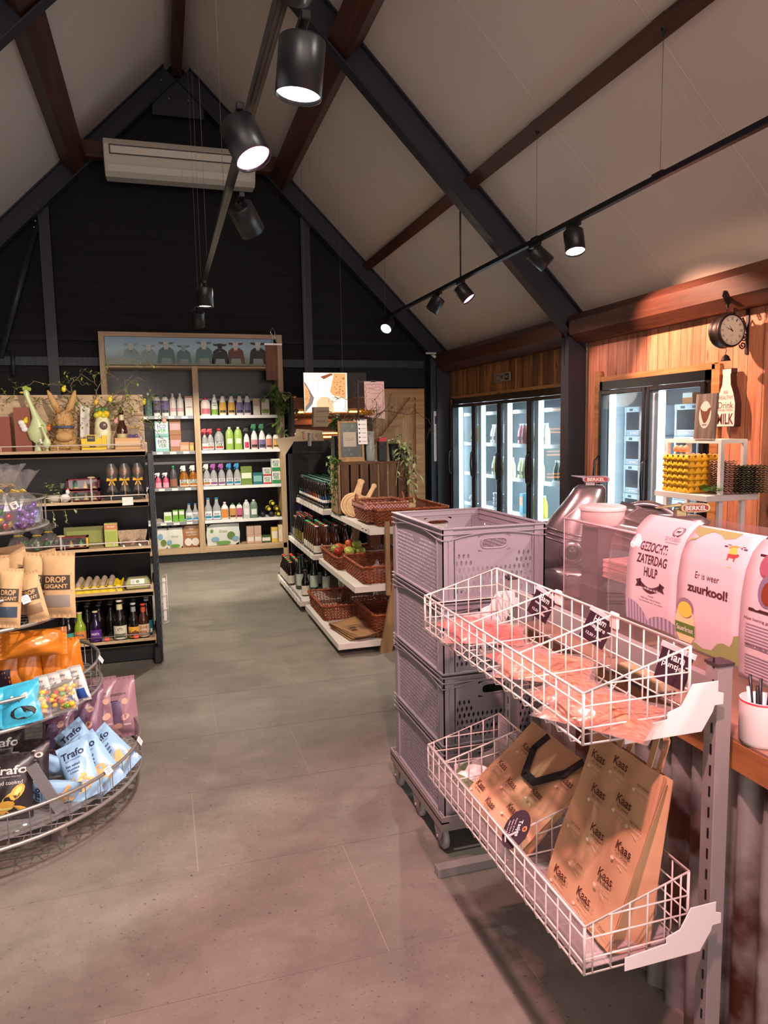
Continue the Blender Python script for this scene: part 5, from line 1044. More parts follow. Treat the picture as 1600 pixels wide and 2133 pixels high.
rowp('right','third shelf',z,[(.51,'b','clear spray, white head',ec('#d9d9d6','#d8702e')),(.595,'b','clear spray, purple head',ec('#a0489c','#a0489c')),(.692,'b','clear spray, purple head',ec('#a0489c','#a0489c')),(.79,'b','clear spray, blue head',ec('#2f8fc6','#2f8fc6')),(.885,'b','clear spray, blue head',ec('#2f8fc6','#2f8fc6')),
 (1.0,'x','green refill pouch',dict(w=.14,d=.05,h=.235,c='#6f8a3c',front=('#dfe8d0',.3,.5))),(1.14,'x','teal patterned box',dict(w=.12,d=.08,h=.15,c='#1f6a70',front=('#7fb5b0',.5,.5)))])
for k in range(2):
    boxp('product_box',(1.262,YB,z+.105*k),lab2('white-red box reading ECO VER','right','third shelf'),w=.1,d=.1,h=.103,c='#e6e2de',band=('#b5303c',.2,.12),txt=(('ECO',.028,.07,.72,'#1f2f6a'),('VER',.028,.07,.42,'#2c8a4a')))
for k in range(2):
    boxp('product_box',(1.375,YB-.01,z+.16*k),lab2('white-green box reading ECO VER','right','third shelf'),w=.105,d=.1,h=.158,c='#e2e8e0',band=('#2f8f4e',.3,.17),txt=(('ECO',.036,.075,.75,'#1f2f6a'),('VER',.036,.075,.5,'#2c8a4a')))
z=ZS[3]
rowp('left','fourth shelf',z,[(.02,'x','small white-green carton',dict(w=.09,d=.06,h=.12,c='#e6e8e0',front=('#8fb84a',.5,.4))),(.11,'x','small green carton',dict(w=.065,d=.05,h=.145,c='#6fae3e',front=('#e6e8e0',.3,.75))),(.185,'x','small green carton',dict(w=.065,d=.05,h=.145,c='#6fae3e',front=('#e6e8e0',.3,.75))),(.275,'b','clear bottle, blue cap',dict(r=.042,h=.22,col=CL,sh='beer',cap='#2f8fc6',lab=('#e9ecee',.05,.5,2.4,'#3f9ac6'),txt=ECOT)),(.352,'b','clear bottle, blue cap',dict(r=.035,h=.22,col=CL,sh='beer',cap='#2f8fc6',lab=('#e9ecee',.05,.5,2.4,'#3f9ac6'),txt=(('ECO',.02,.05,.36,'#1f2f6a'),('VER',.02,.05,.24,'#2c8a4a'))))])
rowp('right','fourth shelf',z,[(.51,'b','tall clear bottle, blue cap',dict(r=.046,h=.28,col=CL,sh='beer',cap='#2f8fc6',lab=('#e9ecee',.05,.4,2.4,'#2f8fc6'),txt=ECOT)),(.612,'b','tall clear bottle, blue cap',dict(r=.05,h=.28,col=CL,sh='beer',cap='#2f8fc6',lab=('#e9ecee',.05,.4,2.4,'#2f8fc6'),txt=ECOT)),(.712,'b','white bottle, orange label',dict(r=.046,h=.22,col='#e6e4de',sh='round',cap='#e6e4de',lab=('#d98a3c',.1,.6,2.0))),(.81,'b','white bottle, gold label, green cap',dict(r=.04,h=.2,col='#e6e4de',cap='#2c8a4a',lab=('#c9944a',.1,.68,2.2,'#4a2a2c'))),(.893,'b','white bottle, pink label, green cap',dict(r=.04,h=.2,col='#e6e4de',cap='#2c8a4a',lab=('#c0607e',.1,.68,2.2,'#4a2a2c'))),(.983,'b','grey-white bottle',dict(r=.044,h=.235,col='#c9d0cc',cap='#e6e8e4',lab=('#e9ecea',.2,.55,1.5))),(1.075,'b','dark green-grey bottle',dict(r=.048,h=.235,col='#6f8a78',cap='#e6e8e4',lab=('#dfe8e0',.2,.5,1.5)))])
YL=cm('#e0d02a',.4); BKP=cm('#1b1c1f',.4)
for i,(x,zz,n) in enumerate(((1.19,.035,0),(1.30,.035,0),(1.39,.035,1),(1.27,.105,1),(1.37,.105,1),(1.32,.175,1))):
    t=thing('bin_bag_roll',(x,YB,z+zz),f"black{' yellow-banded' if n else ''} bin bag roll, {ORD[i]} of the pile, fourth shelf of back unit",'bin bag roll','rolls of bin bags'); b=MB(rot('X',-PI/2)); b.lathe([(.034,0),(.034,.2)],BKP,14); b.build('roll',t)
    if n: b=MB(rot('X',-PI/2)); b.lathe([(.0352,.0),(.0352,.1)],YL,14,caps=False); b.ell(.02,.02,YL,tr(0,0,-.001)@rot('X',PI),12); b.build('band',t)
z=.172
def soft(name,loc,label,w,d,h,c,fr,txt=(),cat='pack'):
    t=thing(name,loc,label,cat); b=MB(); 
    b.grid(lambda u,v:((u-.5)*w*(1-.04*math.cos(PI*(v-.5)*2)*-1),-.012*math.sin(PI*u)*math.sin(PI*v),v*h),8,8,cm(c,.3)); b.box(-w/2,w/2,.0,d,0,h,cm(c,.3)); b.build('wrapping',t)
    b=MB(frame((0,-.0145,0),(1,0,0),(0,0,1)))
    for k,(x,y,rx,ry,cc) in enumerate(fr): b.ell(rx,ry,cm(cc,.5),tr(0,0,.0004*k),14,x*w,y*h)
    for s,hh,ww,x,y,c2 in txt: b.text(s,hh,cm(c2,.5),None,x*w,y*h,.003,w=ww)
    b.build('print',t); return t
soft('paper_towel_pack',(-.08,YB,z),'white paper pack with a tree, left end of the base of the back unit',.17,.16,.25,'#d8dcd2',((.2,.3,.035,.04,'#6f7f3e'),(.0,.6,.03,.04,'#7fa6c4')))
soft('toilet_roll_pack',(.09,YB,z),'white toilet roll pack with green stripe, base shelf, left bay of back unit',.19,.16,.25,'#dcdfd6',((0,.12,.06,.02,'#5f9a3e'),(-.35,.3,.03,.03,'#7fa6c4')),(('Grazie',.025,.08,0,.6,'#8a9a3e'),))
soft('bamboo_paper_pack',(.29,YB,z),'brown pack of bamboo toilet paper next to the centre post, base shelf',.2,.16,.27,'#a9764c',((-.2,.25,.045,.05,'#e6ddd4'),(.22,.25,.045,.05,'#e6ddd4')),(('100%',.02,.05,0,.85,'#f0e6da'),('BAMBOO',.025,.13,0,.7,'#f0e6da'),('TOILET PAPER',.018,.13,0,.58,'#f0e6da')))
soft('toilet_roll_multipack',(.68,YB,z),'big long white toilet roll multipack with trees, base shelf of the right bay',.40,.2,.27,'#d6dbd4',((.24,.45,.05,.05,'#5f7f3e'),(.0,.12,.09,.025,'#5f9a3e'),(-.25,.3,.05,.03,'#7fa6c4'),(.38,.3,.04,.03,'#7fa6c4'),(-.35,.7,.02,.02,'#5f9a3e')),(('Grazie',.035,.1,0,.68,'#8a9a3e'),))
for i,(x,w,h,c,nm) in enumerate(((1.02,.09,.11,'#c9a898','pink-brown tissue box'),(1.115,.09,.11,'#c9a898','pink-brown tissue box'),(1.22,.12,.09,'#3a5a2c','low dark green box'),(1.33,.08,.19,'#e0c05a','yellow-white flour pack'),(1.405,.05,.22,'#e6d8b4','cream flour pack'))):
    boxp('product_box',(x,YB-.01,z),lab2(nm,'right','base shelf'),w=w,d=.1,h=h,c=c,front=('#e6e2d4',.5,.5))
    if i<2: boxp('product_box',(x,YB,z+.112),lab2(nm+' on top','right','base shelf'),w=w,d=.1,h=.11,c=c)
for i,x in enumerate((-.09,.0,.09,.29)):
    b=MB(rot('X',-PI/2)); b.lathe([(.02,0),(.055,0),(.055,.1),(.02,.1)],cm('#8f8a84',.8),18,caps=False); o=b.build('paper_roll'); o.location=(x,YB+.08,z+.31); tag(o,f'grey paper roll lying on the packs, {ORD[i]} from left, base of left bay','paper roll','loose paper rolls')
# hanging plant at the right post and wooden hook board
t=thing('hanging_boards',(1.33,9.17,2.78),'brown leather-like hanging board with metal hook at the right end of the cow picture','hanging board'); b=MB(); b.box(-.05,.10,0,.012,-.55,-.1,wood('board_brown','#5a3018','#8a5530','Z',2,.5,knots=False)); b.box(-.06,.16,-.006,.018,-.12,-.10,chrome); b.build('board',t); b=MB(); b.tube([(.03,0,-.1),(.05,0,-.02),(.02,0,.04),(.05,0,.09),(.08,0,.04),(.07,0,-.02),(.10,0,-.1)],.004,chrome,6); b.build('hook',t)
def vine(b,p0,p1,n,l,w,m,rd,sag=.1,spread=.05,stem=None):
    P0=Vector(p0);P1=Vector(p1); pts=[]
    for i in range(9): q=i/8; pts.append(P0.lerp(P1,q)+Vector((rd.uniform(-1,1)*.01,rd.uniform(-1,1)*.01,-sag*4*q*(1-q))))
    b.tube(pts,.002,stem or m,4)
    for i in range(n):
        q=rd.random(); p=pts[min(8,int(q*8.99))]; d=Vector((rd.uniform(-1,1),rd.uniform(-1,.6),rd.uniform(-.7,.5))); leaf(b,p,d,(0,0,1),l*rd.uniform(.7,1.2),w*rd.uniform(.7,1.2),m,rd.uniform(.1,.6))
LV1=mat('leaf_mid','#5f7f3e',.45); LV2=mat('leaf_cream','#b9c48a',.5); LV3=mat('leaf_dark','#33502a',.4); LV4=mat('leaf_lime','#8fa83c',.45); STEM=mat('stem_brown','#7a5a3c',.7)
rd=random.Random(3)
t=thing('hanging_plant',(1.42,9.08,1.98),'green and cream trailing plant hanging at the right post of the back shelving','plant'); b=MB(); b.lathe([(.05,-.05),(.075,0),(.07,.06)],cm('#5a4030',.7),14); b.build('pot',t)
b=MB(); 
for p1,n in (((-.2,-.05,.02),14),((.02,-.06,-.42),26),((.22,-.05,-.06),16),((.24,-.05,-.25),18),((-.06,-.06,-.3),18),((-.1,-.05,.1),14),((.05,-.05,-.15),14)): vine(b,(0,-.02,.07),p1,n,.125,.062,LV1 if n%4 else LV2,rd,-.05)
b.build('foliage',t)
# ================= LEFT GONDOLA =================
t=thing('oak_shelf_gondola',(0,5.2,0),'black-backed shelf gondola on the left with pale oak shelves','shelving unit')
b=MB(); b.box(-1.6,-.13,.42,.46,.05,1.46,NAVY); b.build('back_panel',t)
b=MB(); b.box(-1.6,-.12,.34,.36,1.47,1.875,PALE); b.build('top_board',t)
b=MB(); b.box(-.105,-.07,.0,.46,.0,1.47,mat('upright_black','#10151c',.3)); 
for k in range(24): b.box(-.08,-.066,-.002,.012,.1+k*.055,.125+k*.055,mat('slot_blue','#26404f',.3))
b.build('side_upright',t,bevel=.004)
b=MB(); b.box(-1.6,-.11,.06,.46,0,.12,blk); b.box(-.13,-.075,-.06,.2,0,.115,blk); b.build('plinth',t,bevel=.01)
GS=[(1.495,'top'),(1.15,'second'),(.828,'third'),(.522,'fourth'),(.176,'base')]
for z,n in GS:
    b=MB(); th=.05; b.box(-1.6,-.108,0,.42,z-th,z-.012,PALE); b.box(-1.6,-.108,0,.014,z-th,z,PALE); b.box(-.122,-.108,0.014,.42,z-.02,z+.04 if n!='base' else z+.02,PALE); s_=b.build('shelf',t,bevel=.006 if n!='base' else .01)
    if n!='base': b=MB(); b.tube([(-1.6,.006,z+.032),(-.13,.006,z+.032),(-.125,.006,z+.03),(-.125,.006,z)],.004,BW,6); [b.tube([(x,.006,z),(x,.006,z+.032)],.003,BW,5) for x in (-1.4,-1.0,-.66,-.35)]; b.build('front_rail',s_)
    else: b=MB(); b.tube([(-.65,-.004,z+.035),(-.17,-.004,z+.035),(-.15,.01,z+.035),(-.15,.1,z+.035)],.004,steel,6); b.build('front_rail',s_)
b=MB(); b.box(-.28,-.21,-.012,-.006,1.115,1.17,paperw); b.build('price_label',t)
YG=5.35
# base drinks
def beerb(name,loc,label,r,h,glassc,cap,lab=None,txt=(),group=None,neck=None,rz=0):
    t=bottle(name,loc,label,r,h,glassc,'beer',1,cap,lab,txt,group,rz)
    if neck: b=MB(); b.lathe([(r*.52,h*.66),(r*.47,h*.72),(r*.43,h*.90)],cm(neck,.4),12,caps=False); b.build('neck_label',t)
    return t
DB=mat('dark_bottle','#120c0a',.12,spec=.8); DB2=mat('brown_bottle','#3a1c0c',.12,spec=.8)
zb=.166; gl='on the base shelf of the left gondola'
beerb('soda_bottle',(-.605,5.26,zb),'small green-orange lemonade bottle, leftmost front bottle '+gl,.038,.22,clearm('#9fb53a'),'#c9b48a',('#d98a3c',.06,.42,2.6),(('FANTA',.016,.05,.3,'#2a3a7a'),))
beerb('soda_bottle',(-.505,5.26,zb),'small purple-labelled dark soda bottle '+gl,.038,.22,mat('purple_bottle','#1d0f2c',.12),'#c9b48a',('#5b2a8a',.06,.42,2.6),(('FANTA',.016,.05,.3,'#e6e0f0'),))
beerb('soda_bottle',(-.68,5.28,zb),'small teal-labelled bottle at the left end '+gl,.036,.19,DB,'#8a8a84',('#3f9a8a',.06,.42,2.6))
beerb('beer_bottle',(-.345,5.26,zb),'tall dark wheat beer bottle with cream label '+gl,.045,.285,DB,'#d9d4c4',('#cfcbb4',.05,.38,2.4,'#8a8a6a'),(('ERDINGER',.013,.06,.16,'#2a2a20'),('(T)',.02,.03,.3,'#2a2a20')),neck='#c9c09a')
beerb('beer_bottle',(-.285+.03,5.26,zb),'foil-necked abbey beer bottle with gold label '+gl,.038,.255,DB,'#b5b5b0',('#d9a43a',.06,.36,2.6,'#6b3a1a'),(('Leffe',.024,.055,.22,'#5a2a1a'),),neck='#8f8f90')
beerb('beer_bottle',(-.19,5.26,zb),'red-capped brown beer bottle with orange text label '+gl,.038,.245,DB2,'#c2442a',('#c9b094',.06,.42,2.6),(('JULE',.022,.05,.34,'#a5582c'),('BIER',.022,.05,.2,'#a5582c')),neck='#b5482c')
s0=beerb('beer_bottle',(-.15,5.30,zb),'black beer bottle with teal label, front of the right-hand file on the base shelf',.036,.26,DB,'#c9c9c4',('#1f6a7a',.05,.42,2.8,'#cfd8d8'))
s0.location=(-.168,5.33,zb)
for i in range(3): dup(s0,(-.168,5.41+i*.075,zb),label=f"black beer bottle with teal label, {ORD[i+1]} from the front in the right-hand file, base shelf")
s1=None; n=0
for j in range(3):
    for i in range(7):
        x=-.72+i*.077; y=5.37+j*.08
        if s1 is None: s1=beerb('dark_bottle',(x,y,zb),'plain dark bottle standing in shadow behind the front row of the left base shelf',.036,.24,DB,'#6a6a68',group='dark bottles behind the front row on the left base shelf')
        else: dup(s1,(x,y,zb))
for k,(x,y) in enumerate(((-.43,5.193),(-.24,5.193))):
    b=MB(frame((0,0,0),(1,0,0),(0,0,1))); b.prism([(.02*math.cos(a),.014*math.sin(a)) for a in [2*PI*i/16 for i in range(16)]],.002,cm('#d8462e',.5)); b.text('ACTIE',.006,whiteink,tr(0,0,.0025),0,0,0,w=.024); o=b.build('red_price_dot'); o.location=(x,y,.196); tag(o,['round red price sticker left on the base shelf edge','round red price sticker right on the base shelf edge'][k],'sticker')
# fourth shelf : egg tray, carton
zf=.512
t=eggtray('egg_tray',(-.625,5.235,zf),'lemon-yellow egg tray with grey-brown eggs on the fourth shelf of the left gondola',.31,.26,6,5,YEL2,.05,eggs=False)
EG2=mat('egg_grey_brown','#a59080',.5); b=MB(); [b.ball(((i+.5)*.31/6+.0,(j+.5)*.052,.052),.021,EG2,10,8,(1,1,1.35)) for i in range(5) for j in range(5)]; b.build('eggs',t)  # grey-brown egg shells
b=MB(); b.grid(lambda u,v:(u*.31,-.004-.008*abs(math.sin(PI*u*6))*(1-v),.004+v*.05*(.55+.45*abs(math.sin(PI*u*6)))),48,3,YEL2); b.build('front_wall',t)
t=thing('egg_box',(-.215,5.33,zf),'closed pale green egg box with white label on the fourth shelf','egg box'); EB=mat('egg_box_green','#a9a878',.75,bump=.3,bs=50)
b=MB(); b.add([(-.075,-.05,0),(.075,-.05,0),(.075,.05,0),(-.075,.05,0),(-.085,-.06,.03),(.085,-.06,.03),(.085,.06,.03),(-.085,.06,.03)],[(3,2,1,0),(4,5,6,7),(0,1,5,4),(1,2,6,5),(2,3,7,6),(3,0,4,7)],EB); b.build('base',t,bevel=.008)
b=MB(); b.add([(-.087,-.062,.032),(.087,-.062,.032),(.087,.062,.032),(-.087,.062,.032),(-.065,-.04,.075),(.065,-.04,.075),(.065,.04,.075),(-.065,.04,.075)],[(3,2,1,0),(4,5,6,7),(0,1,5,4),(1,2,6,5),(2,3,7,6),(3,0,4,7)],EB); b.build('lid',t,bevel=.008)
T=frame((0,-.0525,.054),(1,0,0),(0,.022,.043)); b=MB(T); b.rect(.09,.036,paperw,tr(0,0,.002)); b.ell(.011,.011,ink,tr(0,0,.0026),14); b.ell(.008,.008,cm('#8fa83c'),tr(0,0,.003),12); [b.rect(.02,.002,ink,tr(-.03,.008-.006*k,.0026)) for k in range(4)]; b.build('label',t)
# third shelf
z3=.818
def giftbox(loc,label,w=.2,h=.075,d=.08,frame_c='#7a1f2c',cones=(('#3f8a5a',-.25),('#b58a4a',.05),('#8a3a4a',.32)),edge=None,tie=.3):
    t=thing('gift_box',loc,label,'gift box','boxes of little cone figures'); fc=cm(frame_c,.5)
    b=MB(); b.box(-w/2,w/2,0,d,0,.008,fc); b.box(-w/2,w/2,0,d,h-.008,h,fc); b.box(-w/2,-w/2+.012,0,d,0,h,fc); b.box(w/2-.012,w/2,0,d,0,h,cm(edge,.5) if edge else fc); b.box(-w/2,w/2,d-.002,d,0,h,cm('#2a1214',.6)); b.box(-w/2,w/2,0,.004,0,.014,fc); b.build('carton',t)
    b=MB(); b.box(-w/2+.004,w/2-.004,.0,.001,.012,h-.008,glass('window_film','#ffffff',.06,.97)); b.build('window',t)
    for c,q in cones: b=MB(tr(q*w,d*.45,.008)); b.lathe([(.018,0,cm('#cfc07a')),(.016,.014,cm(c)),(.012,.026),(.001,.052)],cm(c),10); b.build('cone_figure',t)
    b=MB(); b.box(w*tie-.006,w*tie+.006,-.002,d,-.0,h+.001,cm('#b9b2b0',.4)); b.ball((w*tie,d*.3,h+.006),.016,cm('#cbb98a',.4),8,6,(1.8,1,.5)); b.build('ribbon',t); return t
giftbox((-.63,5.30,z3),'dark red window box with cone figures on the third shelf of the left gondola',.215,.085,.08,edge='#d8b43a',tie=-.3,cones=(('#b58a4a',-.02),('#3f9a4e',.27)))
boxp('tea_box',(-.372,5.30,z3),'upright green and orange tea box on the third shelf of the left gondola',.085,.06,.165,'#b9bf6a',front=('#9fae4e',.55,.4),band=('#c9805a',.22,.85),txt=(('VERVEINE',.01,.05,.86,'#f0e6c0'),))
boxp('floral_box',(-.555,5.40,z3),'flat patterned olive box leaning at the back of the third shelf',.26,.02,.14,'#6f7040',front=('#8a8f4a',.6,.5))
def cello(b,r,h,m,rd,cx=0,cy=0,z0=0):
    n=18; vs=[];fs=[]
    for k,(rr,z) in enumerate(((.55,0),(1,.12),(1.05,.35),(.75,.55),(.3,.66),(.55,.8),(1.0,1.0))):
        for j in range(n): a=2*PI*j/n; q=rr*r*(1+(.06+.13*(k/6))*rd.uniform(-1,1)); vs.append((cx+q*math.cos(a),cy+q*math.sin(a),z0+z*h*(1+.04*rd.uniform(-1,1)*(k>4))))
    for i in range(6):
        for j in range(n): fs.append((i*n+j,i*n+(j+1)%n,(i+1)*n+(j+1)%n,(i+1)*n+j))
    b.add(vs,fs,m,False)
CELLO=glass('cellophane','#f7f4f2',.16,.93,.08)
def foil(h): return mat('foil_'+h.strip('#'),h,.18,.75)
def sweets(loc,label,cols,r=.05,h=.2,n=26,rr=.013,group='bags of foil sweets',rz=0,rx=0):
    t=thing('sweet_bag',loc,label,'bag of sweets',group,rz=rz,rx=rx); rd=random.Random(int(loc[0]*997)+int(loc[2]*131)); b=MB()
    for i in range(n):
        a=rd.uniform(0,6.28); q=r*.85*math.sqrt(rd.random()); b.ball((q*math.cos(a),q*math.sin(a),rr+h*.34*rd.random()),rr,foil(rd.choice(cols)),8,6,jit=.12,seed=i)
    tag(b.build('foil_sweets',t),None,None,kind='stuff'); b=MB(); cello(b,r*1.15,h,CELLO,rd); b.build('cellophane',t)
    b=MB(); b.tube([(r*.34*math.cos(a),r*.34*math.sin(a),h*.66) for a in [2*PI*i/12 for i in range(12)]],.003,cm('#c9a43a',.3),5,closed=True)
    for s in (-1,1): b.tube([(0,-r*.3,h*.66),(s*.02,-r*.5,h*.70),(s*.03,-r*.4,h*.66),(0,-r*.3,h*.655)],.0025,cm('#c9a43a',.3),5)
    b.build('ribbon',t); return t
sweets((-.95,5.30,z3),'bag of white, green and pink ball sweets at the left of the third gondola shelf',['#e9e4e0','#2f9a4e','#c23a6a','#b5303c'],.06,.17)
sweets((-.84,5.32,z3),'bag of red and white ball sweets on the third gondola shelf',['#b5303c','#e9e4e0','#2f9a4e'],.055,.16)
sweets((-.76,5.27,z3+.02),'cellophane bag lying tipped toward the gift box, third gondola shelf',['#2f9a4e','#9a4a8a'],.045,.17,rx=.0)
t=thing('patterned_tray',(-.235,5.33,z3),'floral cardboard tray leaning back behind two cookie bags, third gondola shelf','tray',rx=-.25); b=MB(); b.add([(-.08,0,0),(.08,0,0),(.1,0,.11),(-.1,0,.11)],[(0,1,2,3)],mat('floral_tray','#a58a70',.6,bump=0,var=.3,vs=60)); b.add([(-.08,0,0),(.08,0,0),(.1,0,.11),(-.1,0,.11)],[(3,2,1,0)],cm('#8a6a50'),T=tr(0,.05,0)); b.build('tray',t,solid=.003)
for i,x in enumerate((-.27,-.18)):
    t=thing('cookie_bag',(x,5.26,z3+.005),['left clear bag of brown cookies before the floral tray','right clear bag of brown cookies before the floral tray'][i],'cookie bag'); b=MB(); [b.ball((rx_,ry_,.012+.012*k),.024,cm('#9a6238',.7),10,6,(1,1,.4),jit=.05,seed=k) for k,(rx_,ry_) in enumerate(((0,0),(.012,.01),(-.01,.015)))]; b.build('cookies',t); b=MB(); pillow(b,.09,.08,.05,CELLO,i+3,wr=.25); b.build('cellophane',t)
# second shelf
z2=1.14
giftbox((-.53,5.29,z2),'lower dark red gift box of cone figures on the second gondola shelf',.205,.078,.09,tie=.25); giftbox((-.53,5.29,z2+.08),'upper dark red gift box of cone figures on the second gondola shelf',.205,.078,.09,tie=.25)
GOLD=cm('#e6b01e',.3); PIP=mat('pretzel_pick','#b98a5a',.6)
for i,x in enumerate((-.345,-.262,-.175)):
    t=thing('treat_pick',(x,5.30,z2+.02),['left','middle','right'][i]+' round treat on a wooden stick with a yellow bow, second gondola shelf','treat on a stick','treats on sticks'); b=MB(); b.tube([(0,0,0),(0,0,.12)],.005,PIP,6); b.build('stick',t)
    b=MB(); b.ball((0,0,.18),.034,mat('treat_brown','#6b4a1e' if i<2 else '#2c2418',.4,bump=.5,bs=90),12,9,(1,.45,1.1)); b.ball((0,-.012,.172),.016,cm('#a56a3a'),8,6); b.build('treat',t)
    b=MB(); rd=random.Random(i); 
    b.grid(lambda u,v:((.042*math.sin(PI*(.15+.7*v)))*math.cos(2*PI*u)*(1+.1*math.sin(9*u)),.026*math.sin(2*PI*u),.12+.115*v),16,6,CELLO); b.grid(lambda u,v:((.008+.03*v)*math.cos(2*PI*u),(.008+.02*v)*math.sin(2*PI*u),.12-.075*v+.008*math.sin(12*u)),20,3,CELLO); b.build('cellophane',t)
    b=MB(); 
    for s in (-1,1): b.add([(0,-.02,.125),(s*.03,-.025,.14),(s*.034,-.025,.118),(0,-.02,.118)],[(0,1,2,3)],GOLD); b.add([(0,-.022,.12),(s*.014,-.024,.085),(s*.022,-.024,.09),(s*.006,-.022,.12)],[(0,1,2,3)],GOLD)
    b.ball((0,-.022,.122),.008,GOLD,8,6); b.build('bow',t,solid=.001)
b=MB(); b.box(-.13,.1,-.03,.05,0,.035,mat('dark_plinth','#1b2026',.3)); o=b.build('display_block'); o.location=(-.26,5.30,z2-.008); tag(o,'low black display block holding the three treats on sticks','display block')
t=thing('potted_succulent',(-.72,5.31,z2),'small pot with trailing string-of-hearts plant, second gondola shelf','plant'); b=MB(); b.lathe([(.035,0),(.045,.055),(.04,.055)],cm('#b9b0a4',.5),14); b.build('pot',t); b=MB(); rd=random.Random(5)
for i in range(60): a=rd.uniform(0,6.28); leaf(b,(.04*math.cos(a),.04*math.sin(a),.06+rd.uniform(0,.07)),(math.cos(a),math.sin(a),rd.uniform(-.5,.8)),(0,0,1),.022,.02,LV2 if i%2 else LV1,.2)
for x,l in ((.05,.17),(-.02,.2),(.11,.10)): vine(b,(x,-.03,.05),(x+.04,-.14,.05-l),16,.018,.017,LV2,rd,.02)
b.build('foliage',t)
t=thing('hen_figurine',(-.645,5.27,z2),'small white hen figurine with red comb, second gondola shelf','figurine'); b=MB(); b.ball((0,0,.035),.028,white,12,8,(1.2,.8,1)); b.ball((.018,0,.075),.014,white,10,7,(1,1,1.3)); b.build('body',t); b=MB(); b.ball((.02,0,.093),.008,cm('#b5303c'),8,6,(1.3,.5,1)); b.ball((.035,0,.075),.004,cm('#d98a2e'),6,4); b.build('comb_and_beak',t)
b=MB(frame((0,0,0),(1,0,0),(0,-.2,1))); b.prism([(-.07,0),(.04,0),(.07,.012),(.07,.03),(.04,.035),(-.07,.035)],.006,cm('#7f8f8c',.4)); o=b.build('letter_opener'); o.location=(-.62,5.44,z2+.09); tag(o,'grey-green flat handle shape leaning behind the gift boxes on the second shelf','utensil')
# top shelf decorations
z1=1.485
SG=mat('glaze_pale_green','#c9d4a0',.3,coat=.3); STR=mat('straw','#c49c66',.85,bump=.9,bs=45,stretch=(1,1,.3)); 
def goose(loc,s,label):
    t=thing('rooster_figure',loc,label,'rooster figure'); b=MB(); loft(b,[(0*s,0,0,.035*s,.03*s),(.02*s,0,0,.03*s,.028*s),(.07*s,0,0,.02*s,.02*s),(.10*s,-.005*s,0,.055*s,.035*s),(.16*s,.0,0,.075*s,.045*s),(.21*s,.01*s,0,.06*s,.04*s),(.27*s,.0,0,.03*s,.028*s),(.36*s,-.03*s,0,.018*s,.018*s),(.43*s,-.055*s,0,.017*s,.017*s),(.46*s,-.06*s,0,.024*s,.02*s),(.485*s,-.062*s,0,.014*s,.012*s)],SG,16,pw=.9); b.build('body',t)
    b=MB(); [b.ball((-.062*s+.014*s*k,0,.50*s-.006*s*abs(k)),.013*s,cm('#8fa83c',.4),8,6,(1,.5,1.2)) for k in (-1,0,1,2)]; b.ball((-.09*s,0,.462*s),.012*s,cm('#d8b43a'),8,6,(1.6,.7,.7)); b.build('comb_and_beak',t)
    b=MB(); [b.ball((-.09*s-.01*k*s,0,(.18+.025*k)*s),.022*s,white,8,6,(1.2,.6,1)) for k in range(3)]; b.build('tail',t)
    return t
goose((-.80,5.36,z1),.86,'tall pale green ceramic rooster on the top gondola shelf')
goose((-.735,5.27,z1),.36,'small pale green ceramic hen in front of the tall rooster')
t=thing('straw_rabbit',(-.625,5.33,z1),'big straw rabbit with tall ears on the top gondola shelf','straw rabbit'); b=MB(); loft(b,[(0,0,0,.075,.05),(.03,0,0,.082,.055),(.09,0,0,.065,.05),(.14,0,0,.05,.045),(.17,0,0,.045,.04),(.2,0,-.005,.058,.05),(.25,0,-.005,.05,.045),(.28,0,0,.02,.02)],STR,18,pw=.9); b.build('body',t)
for s,dx in ((-1,-.05),(1,.04)): b=MB(); b.tube([(s*.02,0,.25),(s*.035+dx*.3,0,.31),(s*.04+dx*.7,0,.37),(s*.04+dx,0,.41)],.02,STR,8,radii=[.02,.024,.018,.006]); b.build('ear',t)
b=MB(); b.ball((-.06,-.04,.02),.03,STR,10,7,(1.3,1.3,.8)); b.ball((.06,-.04,.02),.03,STR,10,7,(1.3,1.3,.8)); b.ball((0,-.06,.1),.035,STR,10,7,(1.6,.8,1)); b.build('paws',t); b=MB(); b.tube([(.055*math.cos(a),-.01+.05*math.sin(a),.165) for a in [2*PI*i/14 for i in range(14)]],.009,cm('#4d5a78',.6),6,closed=True); b.build('scarf',t)
rd=random.Random(9); b=MB()
for i in range(520): a=rd.uniform(0,6.28); z_=rd.uniform(0,.29); r_=(.088 if z_<.1 else .062 if z_<.2 else .06)-.06*abs(z_-.1)*(z_<.2); p=Vector((r_*math.cos(a),r_*.75*math.sin(a)-.005,z_)); q=p+Vector((rd.uniform(-.03,.03),rd.uniform(-.02,.01),rd.uniform(-.03,.03))); b.tube([p,q],.0011,STR if i%3 else mat('straw_dark','#7a552e',.9),3)
b.build('straw_strands',t)
b=MB(); b.grid(lambda u,v:(.0+u*.06+.02*v,.01*math.sin(5*u),.0+v*.30-.03*u*v),6,8,cm('#d9d4cc',.5)); o=b.build('white_vase',solid=.004); o.location=(-.545,5.40,z1+.02); tag(o,'tall narrow white vase behind the straw rabbit','vase')
t=thing('yellow_snack_box',(-.445,5.25,z1),'bright yellow and black snack box on the top gondola shelf','box'); YC=cm('#e8c31a',.45); b=MB(); b.box(-.075,.055,0,.05,0,.085,YC); b.box(.056,.085,-.004,.05,0,.105,YC); b.box(-.045,.02,.02,.03,.086,.11,YC); b.build('carton',t); b=MB(frame((0,-.001,0),(1,0,0),(0,0,1))); b.rect(.05,.04,cm('#1a1712'),None,-.012,.085); b.rect(.04,.008,cm('#1a1712'),None,-.005,.03); b.text('Bonbon',.01,YC,None,-.012,.09,.001,w=.035); b.build('print',t)
